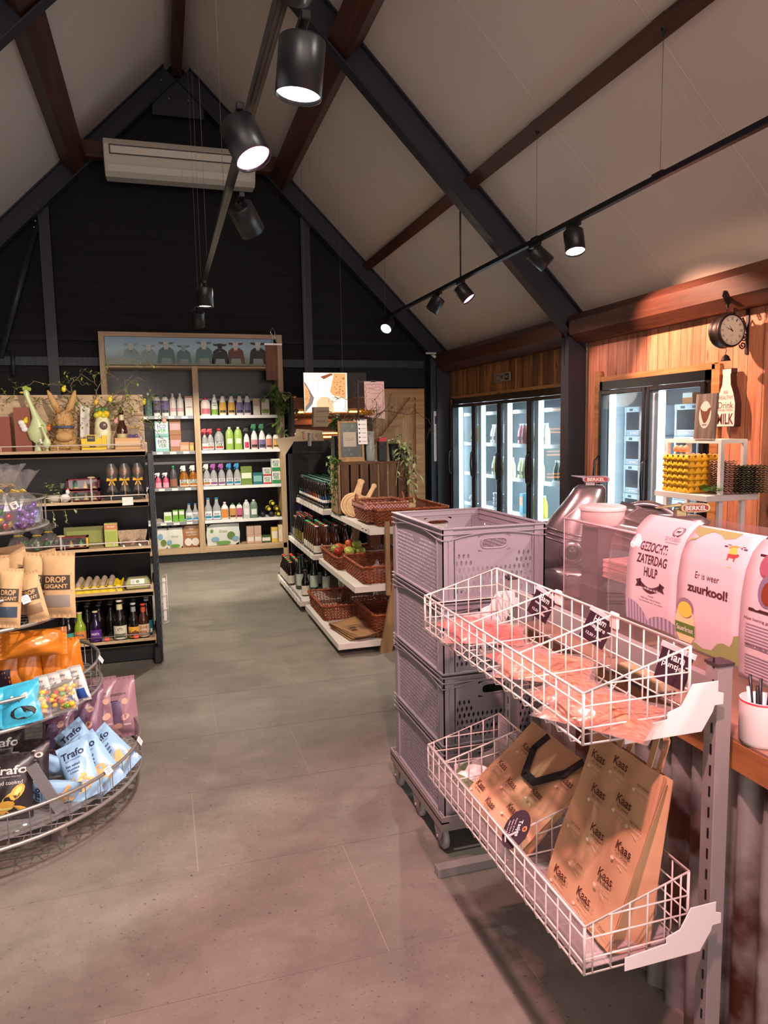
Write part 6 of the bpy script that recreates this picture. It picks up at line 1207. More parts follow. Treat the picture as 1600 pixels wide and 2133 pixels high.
t=thing('chick_figure',(-.385,5.32,z1),'white and lemon chick figure with green hair and big eye','figure'); b=MB(); loft(b,[(0,0,0,.04,.035),(.05,0,0,.05,.045),(.12,0,0,.055,.045),(.19,0,0,.05,.04),(.25,0,0,.03,.03)],mat('cream_glaze','#dcd9b0',.35,var=.2,vs=40),16,pw=.9); b.build('body',t); b=MB(); [b.ball((-.03+.02*k,-.02,.24+.01*(k%2)),.022,YC if k%2 else cm('#c9c23a'),8,6,jit=.2,seed=k) for k in range(4)]; [b.ball((-.03+.02*k,-.01,.275+.008*(k%2)),.016,LV1,8,6,jit=.3,seed=k) for k in range(4)]; b.build('yellow_feathers',t); b=MB(); b.ball((.01,-.045,.17),.026,cm('#6a5a58',.2),12,8,(1,.5,1.1)); b.build('big_eye',t)
b=MB(); rd=random.Random(2); [b.tube([(rd.uniform(-.045,.045),rd.uniform(-.03,.03),.02),(rd.uniform(-.06,.06),rd.uniform(-.04,.04),.05+.05*rd.random())],.002,STR,3) for i in range(150)]; b.ball((0,0,.03),.05,STR,12,8,(1,.8,.7)); o=b.build('straw_nest'); o.location=(-.50,5.37,z1); tag(o,'brown straw nest between the rabbit and the yellow box','nest')
beerb('beer_bottle',(-.262,5.36,z1),'brown beer bottle with pale labels behind the patterned box, top gondola shelf',.036,.27,DB2,'#3a2a1a',('#c9b78a',.05,.42,2.6,'#8a6a3a'),neck='#cfc4a4')
boxp('patterned_box',(-.225,5.25,z1),'cream cardboard box with orange floral print, top gondola shelf',.165,.06,.085,'#c9a374',front=('#d9a86a',.9,.5),band=('#e0b98a',.5,.5))
t=sweets((-.185,5.31,z1+.02),'cellophane cone of purple foil sweets at the right end of the top shelf',['#7a4ab5','#8f62c9'],.045,.2,n=30); 
BRM=mat('twig','#7d6a52',.7)
t=thing('twig_garland',(-.45,5.42,z1),'tangled curly twigs with spring decorations rising above the top gondola shelf','twigs'); rd=random.Random(21); b=MB(); b2=MB()
def twig(P,r,lv=0):
    P=[Vector(p) for p in P]; out=[]
    for a,c in zip(P,P[1:]):
        for k in range(4): out.append(a.lerp(c,k/4)+Vector((rd.uniform(-1,1),rd.uniform(-.6,.6),rd.uniform(-1,1)))*.009)
    out.append(P[-1]); b.tube(out,r,BRM,5,radii=[r*(1-.7*i/len(out)) for i in range(len(out))])
    for i in range(2,len(out)-1):
        if rd.random()<.42: leaf(b2,out[i],(rd.uniform(-1,1),rd.uniform(-1,0),rd.uniform(-.6,1)),(0,0,1),rd.uniform(.02,.035),.014,LV4 if rd.random()<.6 else LV1,.2)
        if lv<2 and rd.random()<.3:
            q=out[i]; d=Vector((rd.uniform(-1,1),rd.uniform(-.5,.2),rd.uniform(-.8,.9))); twig([q,q+d*.05,q+d*.08+Vector((rd.uniform(-.04,.04),0,rd.uniform(-.03,.04)))],r*.55,lv+1)
for P in ([(.0,0,.2),(-.05,0,.32),(-.18,0,.44),(-.35,0,.47),(-.47,0,.42),(-.50,0,.34)],[(.0,0,.2),(.02,0,.38),(.08,0,.5),(.13,0,.62),(.22,0,.63),(.36,0,.585),(.42,0,.58)],[(.0,0,.15),(.1,0,.34),(.2,0,.42),(.3,0,.50),(.36,0,.48)],[(0,0,.25),(-.1,0,.38),(-.14,0,.45),(-.06,0,.53),(.04,0,.44)],[(0,0,.2),(.12,0,.30),(.26,0,.38),(.38,0,.36),(.44,-.02,.28),(.46,-.03,.18)],[(0,0,.15),(-.18,0,.34),(-.3,0,.36),(-.42,-.02,.33),(-.46,-.04,.22)],[(0,0,.2),(.18,0,.22),(.34,-.04,.24),(.42,-.06,.12),(.48,-.06,.03)],[(0,0,.15),(-.1,0,.25),(-.22,0,.28),(-.27,-.02,.18)],[(0,0,.25),(.05,0,.30),(.16,-.05,.33),(.28,-.05,.27),(.36,-.05,.31)],[(.1,0,.3),(.22,0,.34),(.22,0,.48),(.28,0,.52)]): twig(P,.004)
for i in range(230):
    x=rd.uniform(-.2,.45); leaf(b2,(x,rd.uniform(-.06,.0),rd.uniform(.16,.36)),(rd.uniform(-1,1),rd.uniform(-1,0),rd.uniform(-.6,1)),(0,0,1),rd.uniform(.015,.035),.011,(LV4,LV1,mat('leaf_olive','#6a6a30',.5))[i%3],.2)
b.build('twigs',t); b2.build('leaves',t)
for i,(x,z,c,nm) in enumerate(((-.17,.42,'#e0cc2a','yellow bird'),(.03,.33,'#e6b84a','yellow-orange chick'),(.12,.35,'#e8cf3a','yellow chick'),(-.28,.16,'#e0762e','orange flower'),(.15,.2,'#e0a0a0','pink-white egg'),(.47,.2,'#e0b4a0','pinkish bird'),(.03,.12,'#e9dcc0','white blossom'),(-.42,.21,'#e0cc2a','yellow flower'),(-.24,.19,'#e0c23a','yellow egg'),(.34,.33,'#c9b83a','green-yellow clip bird'))):
    b=MB(); b.ball((0,0,0),.016,cm(c,.4),9,7,(1,.8,1.25)); b.ball((.008,-.004,.018),.009,cm(c,.4),8,6); b.tube([(0,0,.015),(0,0,.045)],.0008,BRM,3); o=b.build('hanging_ornament'); o.location=(-.45+x,5.37,z1+z); tag(o,f'little {nm} hanging in the twigs above the top gondola shelf','ornament','ornaments in the twigs')
for i,x in enumerate((-.91,-1.035)):
    b=MB(); b.box(-.05,.05,-.03,.03,0,[.30,.24][i],cm('#8a4a3a',.6)); o=b.build('brown_carton'); o.location=(x+.02,5.40-.0*i,z1); tag(o,['tall brown carton at the left end of the top gondola shelf','second brown carton at the far left of the top shelf'][i],'carton')
# white wire side basket on the aisle end of the gondola
t=thing('side_wire_rack',(-.06,5.25,.25),'white wire brochure rack on the aisle side of the left gondola','wire rack'); b=MB(); 
for z in (0,.1,.2,.3): b.tube([(0,0,z),(.04,-.01,z+.02),(.04,.2,z+.02),(0,.2,z)],.003,BW,5)
for y in (0,.05,.1,.15,.2): b.tube([(.04,y-.01,0.02),(.04,y-.01,.32)],.002,BW,5)
b.build('wires',t); b=MB(); b.box(.01,.03,.02,.17,.02,.3,cm('#d9cfd0')); b.build('brochures',t)
# ================= ROUND WIRE STAND =================
RW=mat('stand_wire_grey','#9a9490',.35,.6)
t=thing('round_wire_stand',(-.80,3.30,0),'round four-tier grey wire stand with bags of snacks and sweets, on the left','display stand')
b=MB(); b.tube([(0,0,0.0),(0,0,1.55)],.02,RW,10); b.build('centre_pole',t)
b=MB(); 
for k in range(4): a=PI/4+k*PI/2; b.box(0,.5,-.015,.015,.03,.06,RW,rot('Z',a)); b.box(.44,.48,-.015,.015,0,.03,RW,rot('Z',a))
b.build('base_legs',t)
TI=[(.155,.27,.64,'bottom'),(.520,.630,.487,'third'),(.872,.985,.395,'second'),(1.228,1.34,.316,'top')]
for zb_,zt_,R_,nm in TI:
    b=MB(); n=int(R_*88); ring=lambda r,z,k=64:[(r*math.cos(2*PI*i/k),r*math.sin(2*PI*i/k),z) for i in range(k)]
    b.tube(ring(R_,zt_),.007,RW,6,closed=True); b.tube(ring(R_+.004,zb_),.008,RW,6,closed=True); b.tube(ring(R_*.5,zb_),.003,RW,4,closed=True)
    for i in range(n): a=2*PI*i/n; c,s=math.cos(a),math.sin(a); b.tube([(R_*c,R_*s,zt_),((R_)*c,(R_)*s,zb_),((R_-.03)*c,(R_-.03)*s,zb_-.002)],.0024,RW,4,cap=False)
    o=b.build('tier_basket',t)
    b=MB(); k=int(R_/.05)
    for i in range(-k,k+1):
        x=i*.05; h_=math.sqrt(max(0,R_**2-x*x)); b.tube([(x,-h_,zb_),(x,h_,zb_)],.002,RW,4,cap=False); b.tube([(-h_,x,zb_+.003),(h_,x,zb_+.003)],.002,RW,4,cap=False)
    b.build('tier_grid',o)
b=MB(); b.lathe([(.0001,.164),(.60,.164),(.60,.167),(.0001,.167)],glass('tier_plate','#e8e4e4',.08,.85),48,caps=False); b.build('clear_plate',t)
class SB_(MB):
    """soft bag: local x across, y up, z out of the front; everything follows the puffed surface"""
    def __init__(s,w,h,t,seed=0,wr=.1):
        super().__init__(); s.w=w;s.h=h;s.t=t;s.wr=wr; rd=random.Random(seed); s.ph=[rd.uniform(0,6) for _ in range(5)]
    def S(s,x,y):
        u=min(1,max(0,x/s.w+.5)); v=min(1,max(0,(y/s.h-.06)/.88)); e=max(0,math.sin(PI*u)*math.sin(PI*v))**.5
        return s.t*e*(1+s.wr*math.sin(7*u+s.ph[0]+3*math.sin(4*v+s.ph[1]))+s.wr*.8*math.sin(11*v+s.ph[2]+4*u)+s.wr*.5*math.sin(19*u-12*v+s.ph[3]))
    def skin(s,m,nu=16,nv=22):
        for sg in (1,-1):
            def f(u,v):
                x=(u-.5)*s.w; y=v*s.h; pin=1-.05*math.sin(PI*v); return (x*pin,y,sg*s.S(x,y) if .05<v<.95 else sg*.0012*math.sin(u*60))
            s.grid(f,nu,nv,m)
    def build(s,name,parent=None,follow=False,**k):
        if follow: s.v=[(x,y,z+s.S(x,y)+.0012) for x,y,z in s.v]
        return super().build(name,parent,**k)
def snack(name,loc,label,w,h,t,skin,prints=None,U=(1,0,0),V=(0,0,1),cat='snack bag',group=None,seed=0,wr=.1):
    """prints: function(bagbuilder) drawing in bag coordinates"""
    r=thing(name,loc,label,cat,group); M_=frame((0,0,0),U,V); r.rotation_euler=M_.to_euler()
    b=SB_(w,h,t,seed,wr); b.skin(skin); b.build('bag',r)
    if prints: b=SB_(w,h,t,seed,wr); prints(b); b.build('print',r,follow=True)
    return r
BLUEB=mat('bag_light_blue','#8fb6d6',.35); MAUV=mat('bag_mauve','#7d5a72',.3); PKB=mat('bag_pinkish','#94707a',.3); BLKB=mat('bag_black','#2a2426',.35); CHIP=mat('chip','#d8b070',.6); NV=mat('print_navy','#1f2a44',.5)
def sub(b,x0,x1,y0,y1,m,z=0,n=5):
    b.grid(lambda u,v:(x0+(x1-x0)*u,y0+(y1-y0)*v,z),n,n,m)
def blobs(b,pts,m,z=.0004):
    for x,y,rx,ry,a in pts: b.poly([(x+rx*math.cos(t_)*math.cos(a)-ry*math.sin(t_)*math.sin(a),y+rx*math.cos(t_)*math.sin(a)+ry*math.sin(t_)*math.cos(a)) for t_ in [2*PI*i/12 for i in range(12)]],m,tr(0,0,z))
def pr_trafo(b):
    w,h=b.w,b.h; b.text('Trafo',h*.13,NV,None,0,h*.80,.0005,w=w*.72,bold=.02); b.text('BIO ORGANIC',h*.022,NV,None,0,h*.70,.0005,w=w*.5)
    for i,s in enumerate(('Sea salted','Hummus','Chips')): b.text(s,h*.045,NV,None,-w*.05,h*(.61-.065*i),.0005,w=w*(.42,.36,.27)[i],bold=.015)
    blobs(b,[(-.01,h*.34,w*.3,h*.07,.3),(.02,h*.26,w*.32,h*.07,-.2),(0,h*.18,w*.28,h*.06,.1),(w*.1,h*.32,w*.2,h*.06,.8)],CHIP); blobs(b,[(.0,h*.3,w*.12,h*.03,.3),(.02,h*.22,w*.12,h*.03,-.2)],mat('chip_light','#e8cf9a',.6),.0007)
def tiltUV(a,lean=.5,yaw=-.3):
    r_=Vector((math.cos(yaw),math.sin(yaw),0)); u_=Vector((0,math.sin(lean),math.cos(lean))); a=math.radians(a)
    return (r_*math.cos(a)+u_*math.sin(a),u_*math.cos(a)-r_*math.sin(a))
def pr_mauve(b):
    w,h=b.w,b.h; sub(b,-w*.3,w*.1,h*.25,h*.62,mat('bag_violet','#6d5a78',.35),.0003); blobs(b,[(w*.18,h*.35,w*.13,h*.05,.6),(-w*.1,h*.2,w*.16,h*.05,.2),(w*.22,h*.6,w*.1,h*.05,1)],mat('snack_pink','#c9a08c',.5)); b.rect(w*.28,h*.14,blk,tr(0,0,.0006),-w*.12,h*.56); b.text('popcorn',h*.05,ink,None,w*.0,h*.72,.0006,w=w*.5); b.text('VEGAN',h*.03,whiteink,None,w*.2,h*.22,.0006,w=w*.2)
def pr_black(b):
    w,h=b.w,b.h; GW=cm('#cfc8c4',.5); b.text('Trafo',h*.13,GW,None,0,h*.76,.0005,w=w*.78,bold=.02); b.text('BIO ORGANIC SNACKS',h*.02,GW,None,0,h*.66,.0005,w=w*.5); b.text('hand cooked',h*.06,GW,None,0,h*.57,.0005,w=w*.6); b.rect(w*.7,.0015,cm('#6f9ab5'),tr(0,0,.0005),0,h*.5)
    blobs(b,[(w*.2,h*.42,w*.2,h*.08,.9),(w*.05,h*.33,w*.22,h*.07,.6),(-w*.1,h*.22,w*.26,h*.07,.2),(w*.12,h*.15,w*.26,h*.07,-.1),(-w*.2,h*.12,w*.18,h*.06,.4)],mat('chip_gold','#d0a040',.5)); blobs(b,[(w*.22,h*.44,w*.11,h*.04,.9),(-w*.05,h*.18,w*.16,h*.035,.1)],mat('chip_yellow','#cfc46a',.5),.0008)
Z4=.175; g4='bottom tier snack bags'; Y_=Vector
snack('light_blue_chips_bag',(-.20,3.13,Z4),'light blue Tra-printed chips bag leaning at the right rim of the bottom tier'.replace('Tra-printed ',''),.135,.235,.033,BLUEB,pr_trafo,*tiltUV(46,.55),group=g4,seed=1)
snack('light_blue_chips_bag',(-.262,2.99,Z4),'light blue chips bag in the middle front of the bottom tier, chips window low',.135,.25,.035,BLUEB,pr_trafo,*tiltUV(38,.5),group=g4,seed=2)
snack('light_blue_chips_bag',(-.35,2.93,Z4+.0),'light blue chips bag left of the middle one, tilted left on the bottom tier',.13,.23,.032,BLUEB,pr_trafo,*tiltUV(24,.5),group=g4,seed=3)
snack('light_blue_chips_bag',(-.33,3.12,Z4+.04),'light blue chips bag at the back of the pile, mostly covered',.13,.22,.03,BLUEB,pr_trafo,*tiltUV(40,.5),group=g4,seed=4)
snack('light_blue_chips_bag',(-.37,2.93,Z4+.035),'light blue chips bag lying flat beneath the others on the bottom tier',.12,.2,.034,BLUEB,pr_trafo,(.1,-.5,.85),(-1,.05,.1),group=g4,seed=5)
snack('light_blue_chips_bag',(-.42,3.06,Z4+.07),'light blue chips bag lying on its side above the flat one',.11,.19,.03,BLUEB,None,(.3,-.5,.7),(-.95,.15,.2),group=g4,seed=6)
for i,(x,y,V_,m) in enumerate(((-.235,3.50,(-.12,.25,.95),PKB),(-.32,3.52,(-.18,.3,.95),PKB),(-.40,3.42,(.25,.35,.85),MAUV),(-.50,3.28,(-.3,.4,.6),MAUV))):
    snack('popcorn_bag',(x,y,Z4),['pinkish mauve popcorn bag standing rightmost on the bottom tier','second pinkish mauve popcorn bag from the right, bottom tier','dark mauve popcorn bag third from the right, bottom tier','dark mauve popcorn bag lying back at the left of the mauve bags'][i],.15,.28,.045,m,pr_mauve,(.95,-.35,.15),V_,group=g4,seed=i+20)
snack('black_chips_bag',(-.615,2.86,Z4),'large black hand cooked chips bag at the left edge of the bottom tier',.165,.235,.04,BLKB,pr_black,(.97,-.08,.0),(.03,.3,.95),group=g4,seed=31)
snack('black_chips_bag',(-.57,2.98,Z4),'second black chips bag behind the large one on the bottom tier',.16,.235,.04,BLKB,pr_black,(.95,-.2,.05),(.1,.3,.95),group=g4,seed=32)
snack('black_chips_bag',(-.67,3.04,Z4+.03),'third black chips bag farthest back, bottom tier at the left edge',.16,.25,.04,BLKB,pr_black,(.98,-.1,0),(0,.25,.95),group=g4,seed=33)
b=MB(frame((0,0,0),(.42,.0,-.9),(0,.9,.0))); b.box(-.11,.11,-.0,.012,-.02,.02,steel); o=b.build('shelf_divider'); o.location=(-.485,2.86,.27); tag(o,'flat brown-grey metal divider strip on the bottom tier','divider')
# third tier
Z3=.525; OR=mat('bag_orange','#c4701e',.28); g3='third tier snack bags'
def pr_or(b): w,h=b.w,b.h; sub(b,-w*.4,w*.1,h*.15,h*.6,mat('print_plum','#2a1a2c',.4)); blobs(b,[(-w*.38,h*.4,w*.05,h*.12,0)],mat('foil_blue_edge','#6fa0b8',.3),.0008); blobs(b,[(w*.25,h*.2,w*.18,h*.04,.3),(w*.2,h*.14,w*.18,h*.04,.1)],mat('snack_brown','#8a4a1c',.5))
for i,(x,y,V_) in enumerate(((-.63,3.16,(-.06,.15,1)),(-.555,3.15,(-.12,.12,1)),(-.475,3.18,(-.14,.1,1)),(-.405,3.22,(-.16,.05,1)))):
    snack('orange_snack_bag',(x,y,Z3),f"orange snack bag, {ORD[i]} from the left standing on the third tier",.10 if i else .13,.225,.035,OR,pr_or if i in (0,) else None,(1,-.15,.1),V_,group=g3,seed=40+i)
snack('orange_snack_bag',(-.66,3.1,Z3+.25),'orange snack bag lying across the tops of the standing orange bags',.11,.25,.04,OR,None,(0,.25,.95),(1,.1,.12),group=g3,seed=45) 
WBG=mat('bag_white','#dcd8d6',.35)
def pr_w(b): w,h=b.w,b.h; b.text('Brut',h*.14,ink,None,0,h*.72,.0005,w=w*.6); b.text('zilte',h*.07,ink,None,0,h*.86,.0005,w=w*.4); sub(b,-w*.35,w*.35,h*.08,h*.38,mat('print_blue','#2c56a8',.4)); b.text('ZILT & ZEE',h*.05,ink,None,0,h*.45,.0005,w=w*.6)
for i,(x,y,V_) in enumerate(((-.352,3.07,(-.28,.1,1)),(-.395,3.03,(-.2,.12,1)),(-.43,3.0,(-.25,.14,1)),(-.47,2.98,(-.5,.3,.9)))):
    snack('white_sachet',(x,y,Z3),['white sachet with blue foot and black script, nearest the right rim of the third tier','second white sachet from the right rim, third tier','third white sachet, partly covered, third tier','white sachet lying back beside the blue bag, third tier'][i],.065,.15,.016,WBG,pr_w,(.85,-.5,.25),V_,group=g3,seed=50+i)
GUM=hammat('gummy_mix','#c9822e','#d9d04a')
for i,(x,y) in enumerate(((-.415,2.93),(-.50,2.88))):
    t=snack('gummy_bag',(x,y,Z3+.01),['clear bag of red, yellow and green gummy sweets at the front of the third tier','clear sweets bag beside the blue bag on the third tier'][i],.11,.14,.03,glass('bag_film','#ffffff',.12,.9,.1),None,(.95,-.2,.15),(-.1,.45,.85),group=g3,seed=60+i)
    rd=random.Random(60+i); b=MB()
    for k in range(34): b.ball((rd.uniform(-.042,.042),rd.uniform(.015,.1),rd.uniform(-.012,.018)),.012,cm(rd.choice(['#c8442e','#dcae2e','#5f8f2e','#e0822e','#dcae2e'])),8,6,(1.2,.8,.7),jit=.15,seed=k)
    tag(b.build('gummy_sweets',t),None,None,kind='stuff')
TEAL=mat('bag_cyan','#3aa6c8',.3)
def pr_c(b): w,h=b.w,b.h; blobs(b,[(w*.1,h*.25,w*.3,h*.14,0)],blk); b.rect(w*.4,h*.14,whiteink,tr(0,0,.0005),w*.05,h*.62); b.text('TRAPO',h*.08,ink,None,-w*.25,h*.55,.0008,w=w*.25); b.text('seeds',h*.06,TEAL,None,w*.1,h*.24,.001,w=w*.3)
snack('cyan_snack_bag',(-.55,2.865,Z3+.005),'bright cyan snack bag with black print at the front of the third tier',.15,.16,.032,TEAL,pr_c,(.98,-.05,.18),(-.05,.5,.85),group=g3,seed=70)
snack('cyan_snack_bag',(-.68,2.87,Z3+.005),'second cyan snack bag cut by the left picture edge, third tier',.13,.15,.032,TEAL,None,(.98,-.05,-.1),(-.05,.5,.85),group=g3,seed=71)
# second tier : kraft bags
Z2=.878; KB=mat('kraft_light','#b9936a',.65,bump=.1,bs=20); KD=mat('print_dark_brown','#3a2a1e',.6); g2='brown kraft sweet bags on the second tier'
def kraft(loc,label,w,h,U,V,seed,win='#3f4a5a'):
    def pr(b):
        sub(b,-w*.4,w*.4,h*.44,h*.66,KD,.0003); [b.rect(w*.88,.0015,KD,tr(0,0,.0004),0,h*q) for q in (.42,.68)]
        b.text('DROP',h*.09,KB,None,0,h*.595,.0012,w=w*.6,bold=.03); b.text('GIGANT',h*.065,KB,None,0,h*.495,.0012,w=w*.68,bold=.03)
        sub(b,-w*.38,w*.38,h*.18,h*.36,mat('window_'+win.strip('#'),win,.15),.0004)
    return snack('kraft_sweet_bag',loc,label,w,h,.03,KB,pr,U,V,group=g2,seed=seed,wr=.05)
kraft((-.592,2.965,Z2),'brown kraft bag reading DROP GIGANT nearest to us on the second tier',.085,.225,(.97,-.08,-.08),(.02,.18,1),80)
kraft((-.425,3.06,Z2),'largest brown DROP GIGANT kraft bag at the right of the second tier',.135,.26,(.93,-.3,.0),(.02,.1,1),81,'#8a7f78')
kraft((-.49,3.02,Z2),'small brown kraft bag tilted in front of the large one, second tier',.085,.20,(.9,-.25,.25),(-.2,.2,1),82,'#8a6a50')
kraft((-.53,3.1,Z2+.01),'brown kraft bag with folded top behind the two front ones',.10,.25,(.97,-.2,-.1),(.0,.1,1),83)
kraft((-.57,3.2,Z2+.01),'brown kraft bag standing tall at the back of the second tier',.10,.27,(.95,-.1,.15),(-.12,.1,1),84)
kraft((-.66,3.15,Z2+.01),'brown kraft bag at the back left of the second tier',.10,.24,(.98,-.1,0),(0,.1,1),85)
kraft((-.46,3.22,Z2+.01),'pointed brown kraft bag top at the back right of the second tier',.10,.24,(.9,-.3,.2),(.15,.1,1),86)
# top tier : cellophane sweets
Z1=1.235; PU=['#7a4ab5','#9068cc','#6a3aa5']
sweets((-.545,3.11,Z1),'cellophane bag of purple foil sweets at the right of the top tier',PU,.062,.225,n=60,rr=.013)
sweets((-.615,3.06,Z1),'cellophane bag of mixed red and green foil eggs on the top tier',['#b5303c','#2f9a4e','#c9a43a','#7a4ab5'],.055,.23,n=36,rr=.015)
sweets((-.68,3.09,Z1),'cellophane bag of purple and red sweets at the left edge, top tier',['#7a4ab5','#b5303c','#9fb53a'],.055,.24,n=36,rr=.015)
sweets((-.60,3.2,Z1),'cellophane bag of gold and red sweets behind the purple one, top tier',['#c9a43a','#b5303c','#2f9a4e'],.055,.25,n=30,rr=.015)
# paper price tags clipped on the rims
def rimtag(a,z,R_,label,n=.034):
    x=-.80+R_*math.cos(a); y=3.30+R_*math.sin(a); d=Vector((math.cos(a),math.sin(a),0)); t=thing('price_tag',(x,y,z),label,'price tag','price tags on the round stand'); T=frame((0,0,0),(-d.y,d.x,0.15),Vector((-d.x*.5,-d.y*.5,.9)))
    b=MB(T); b.prism([(-n/2,-n*.6),(n/2,-n*.6),(n/2,n*.3),(-n/2,n*.3)],.001,paper); b.build('card',t); b=MB(T@tr(0,0,.0015)); [b.rect(n*.6,.002,ink,None,0,n*(.1-.2*k)) for k in range(3)]; b.build('lettering',t)
rimtag(-.75,1.335,.325,'white price tag clipped on the right rim of the top tier'); rimtag(-.45,.985,.405,'white price tag on the right rim of the second tier'); rimtag(-.18,.28,.65,'pale pink price tag on the right rim of the bottom tier'); rimtag(-.62,.285,.65,'white price tag lying on the front rim of the bottom tier'); rimtag(-.1,.64,.5,'thin white tag at the right side of the third tier'); rimtag(-.85,.98,.405,'grey plastic tag in front of the small kraft bag')
# ================= BREAD CORNER BEHIND THE DRINKS =================
BRK=mat('dark_brick','#2a1712',.7,bump=.4,bs=14,var=.3,vs=9); WL=mat('warm_led','#ffb060',.5,emit=5,ecol='#ff9d4c'); BRS=wood('bread_slats','#5a2c12','#8a4a22','X',1,.5,knots=False)
t=thing('bread_rack',(1.57,8.9,0),'dark bread rack with glowing orange slats behind the drinks shelves','rack')
b=MB(); b.box(0,.95,.3,.34,0,2.0,BRK); b.box(-.04,0,0,.34,0,2.0,blk); b.box(.95,.99,0,.34,0,2.0,blk); b.box(0,.95,-.0,.06,1.86,2.0,BRS); b.build('back_and_sides',t)
for z in (1.72,1.40,1.08,.76): 
    b=MB(); [b.box(0,.95,.02+k*.07,.06+k*.07,z-.012+k*.012,z+k*.012,BRS) for k in range(4)]; b.box(0,.95,-.01,.01,z-.05,z+.01,BRS); o=b.build('slat_shelf',t)
    b=MB(); b.box(.01,.94,.27,.29,z+.10,z+.12,WL); b.box(.01,.94,.27,.29,z+.15,z+.165,WL); b.build('light_strip',o)
spot('bread_glow',(1.9,8.7,1.9),(0,.25,-1),9,(1,.6,.3),120,.8,.1)
BREAD=mat('bread_crust','#b5743a',.7,bump=.4,bs=60)
k=0
for z in (1.08,.76):
    for i in range(3):
        b=MB(); b.ball((0,0,.045),.05,BREAD,12,8,(1.7,1,.9)); o=b.build('bread_loaf'); o.location=(1.66+i*.26,9.03,z+.02); tag(o,f"brown bread loaf, {ORD[i]} from left on the {'upper' if z>1 else 'lower'} bread shelf",'bread','bread loaves')
t=thing('bread_lightbox',(1.58,8.3,1.80),'bright backlit picture of bread slices hanging above the bread rack','lightbox'); LBW=mat('lightbox_white','#fff0d8',.5,emit=.62,ecol='#ffefd6')
def em(h,s=.5): return mat('lb_'+h.strip('#'),h,.5,emit=s,ecol=h)
b=MB(); b.box(0,.52,0,.03,0,.46,mat('lightbox_case','#3a3431',.5)); b.box(.52,.75,.0,.03,.18,.46,mat('lightbox_case','#3a3431',.5)); [b.tube([(x,.015,.46),(x,.015,3.4-x*1.0)],.0015,WIRE,4) for x in (.05,.47)]; b.build('case',t)
b=MB(frame((0,-.001,0),(1,0,0),(0,0,1))); b.rect(.51,.45,LBW,None,.26,.23)
BR=em('#e8a56a',.5); BRD=em('#a5582e',.35); BG=em('#8d8788',.35)
b.add([(x,y,.0006) for x,y in [(.01,.0),(.10,.1),(.12,.17),(.07,.26),(.03,.33),(.01,.36)]],[tuple(range(6))],BG); b.add([(x,y,.001) for x,y in [(.01,.06),(.06,.12),(.075,.19),(.05,.27),(.01,.33)]],[tuple(range(5))],BR)
b.add([(x,y,.001) for x,y in [(.31,.24),(.34,.2),(.50,.16),(.50,.45),(.36,.45)]],[tuple(range(5))],BR); b.add([(x,y,.001) for x,y in [(.15,.0),(.35,.0),(.34,.13),(.28,.18),(.2,.18),(.15,.12)]],[tuple(range(6))],em('#ecc596',.5)); b.add([(x,y,.001) for x,y in [(.2,.41),(.32,.45),(.36,.44),(.24,.38)]],[tuple(range(4))],BRD)
rd=random.Random(4); [b.ell(.008,.005,BRD,tr(0,0,.0014),8,rd.uniform(.36,.49),rd.uniform(.2,.43)) for _ in range(26)]; [b.ell(.006,.004,BRD,tr(0,0,.0014),8,rd.uniform(.015,.06),rd.uniform(.12,.28)) for _ in range(8)]; b.rect(.5,.003,BG,tr(0,0,.0007),.26,.37); b.rect(.003,.3,BG,tr(0,0,.0007),.17,.25)
b.build('bread_picture',t)
spot('lightbox_glow',(1.84,8.2,2.03),(-.1,-1,-.25),6,(1,.85,.65),150,1,.2)
# ================= DRINKS GONDOLA =================
WS=mat('shelf_white2','#d6cfc8',.4); BACKP=mat('gondola_black','#101114',.35)
t=thing('drinks_gondola',(0,6.2,0),'black-backed gondola with white stepped shelves full of beer and wine','shelving unit')
b=MB(); b.box(1.72,1.76,0,1.45,0,1.5,BACKP); b.box(1.25,1.75,1.33,1.37,0,1.5,BACKP); b.box(1.25,1.29,1.30,1.37,0,1.5,blk); b.box(1.25,1.8,1.30,1.37,1.36,1.5,BACKP); b.build('frame',t)
DSH=[(1.09,.097,'bottom'),(1.22,.504,'middle'),(1.315,.90,'top')]
for x,z,n in DSH:
    b=MB(); b.box(x,1.72,0,1.30,z-.045,z,WS); s_=b.build('shelf',t,bevel=.002)
    b=MB(); b.tube([(x+.012,.01,z+.0),(x+.012,.01,z+.03),(x+.012,1.28,z+.03),(x+.012,1.28,z)],.0035,steel,5); [b.tube([(x+.012,y,z),(x+.012,y,z+.03)],.002,steel,4) for y in (.2,.45,.7,.95)]; b.build('front_rail',s_)
    b=MB(); [b.box(x-.004,x-.001,.05+k*.15,.13+k*.15,z-.04,z+.005,paperw) for k in range(8)]; b.build('price_strip',s_)
def fillb(proto,pts,labels=None,group=None):
    for i,p in enumerate(pts):
        if i==0: proto.location=p; 
        else: dup(proto,p,label=labels[i] if labels else None)
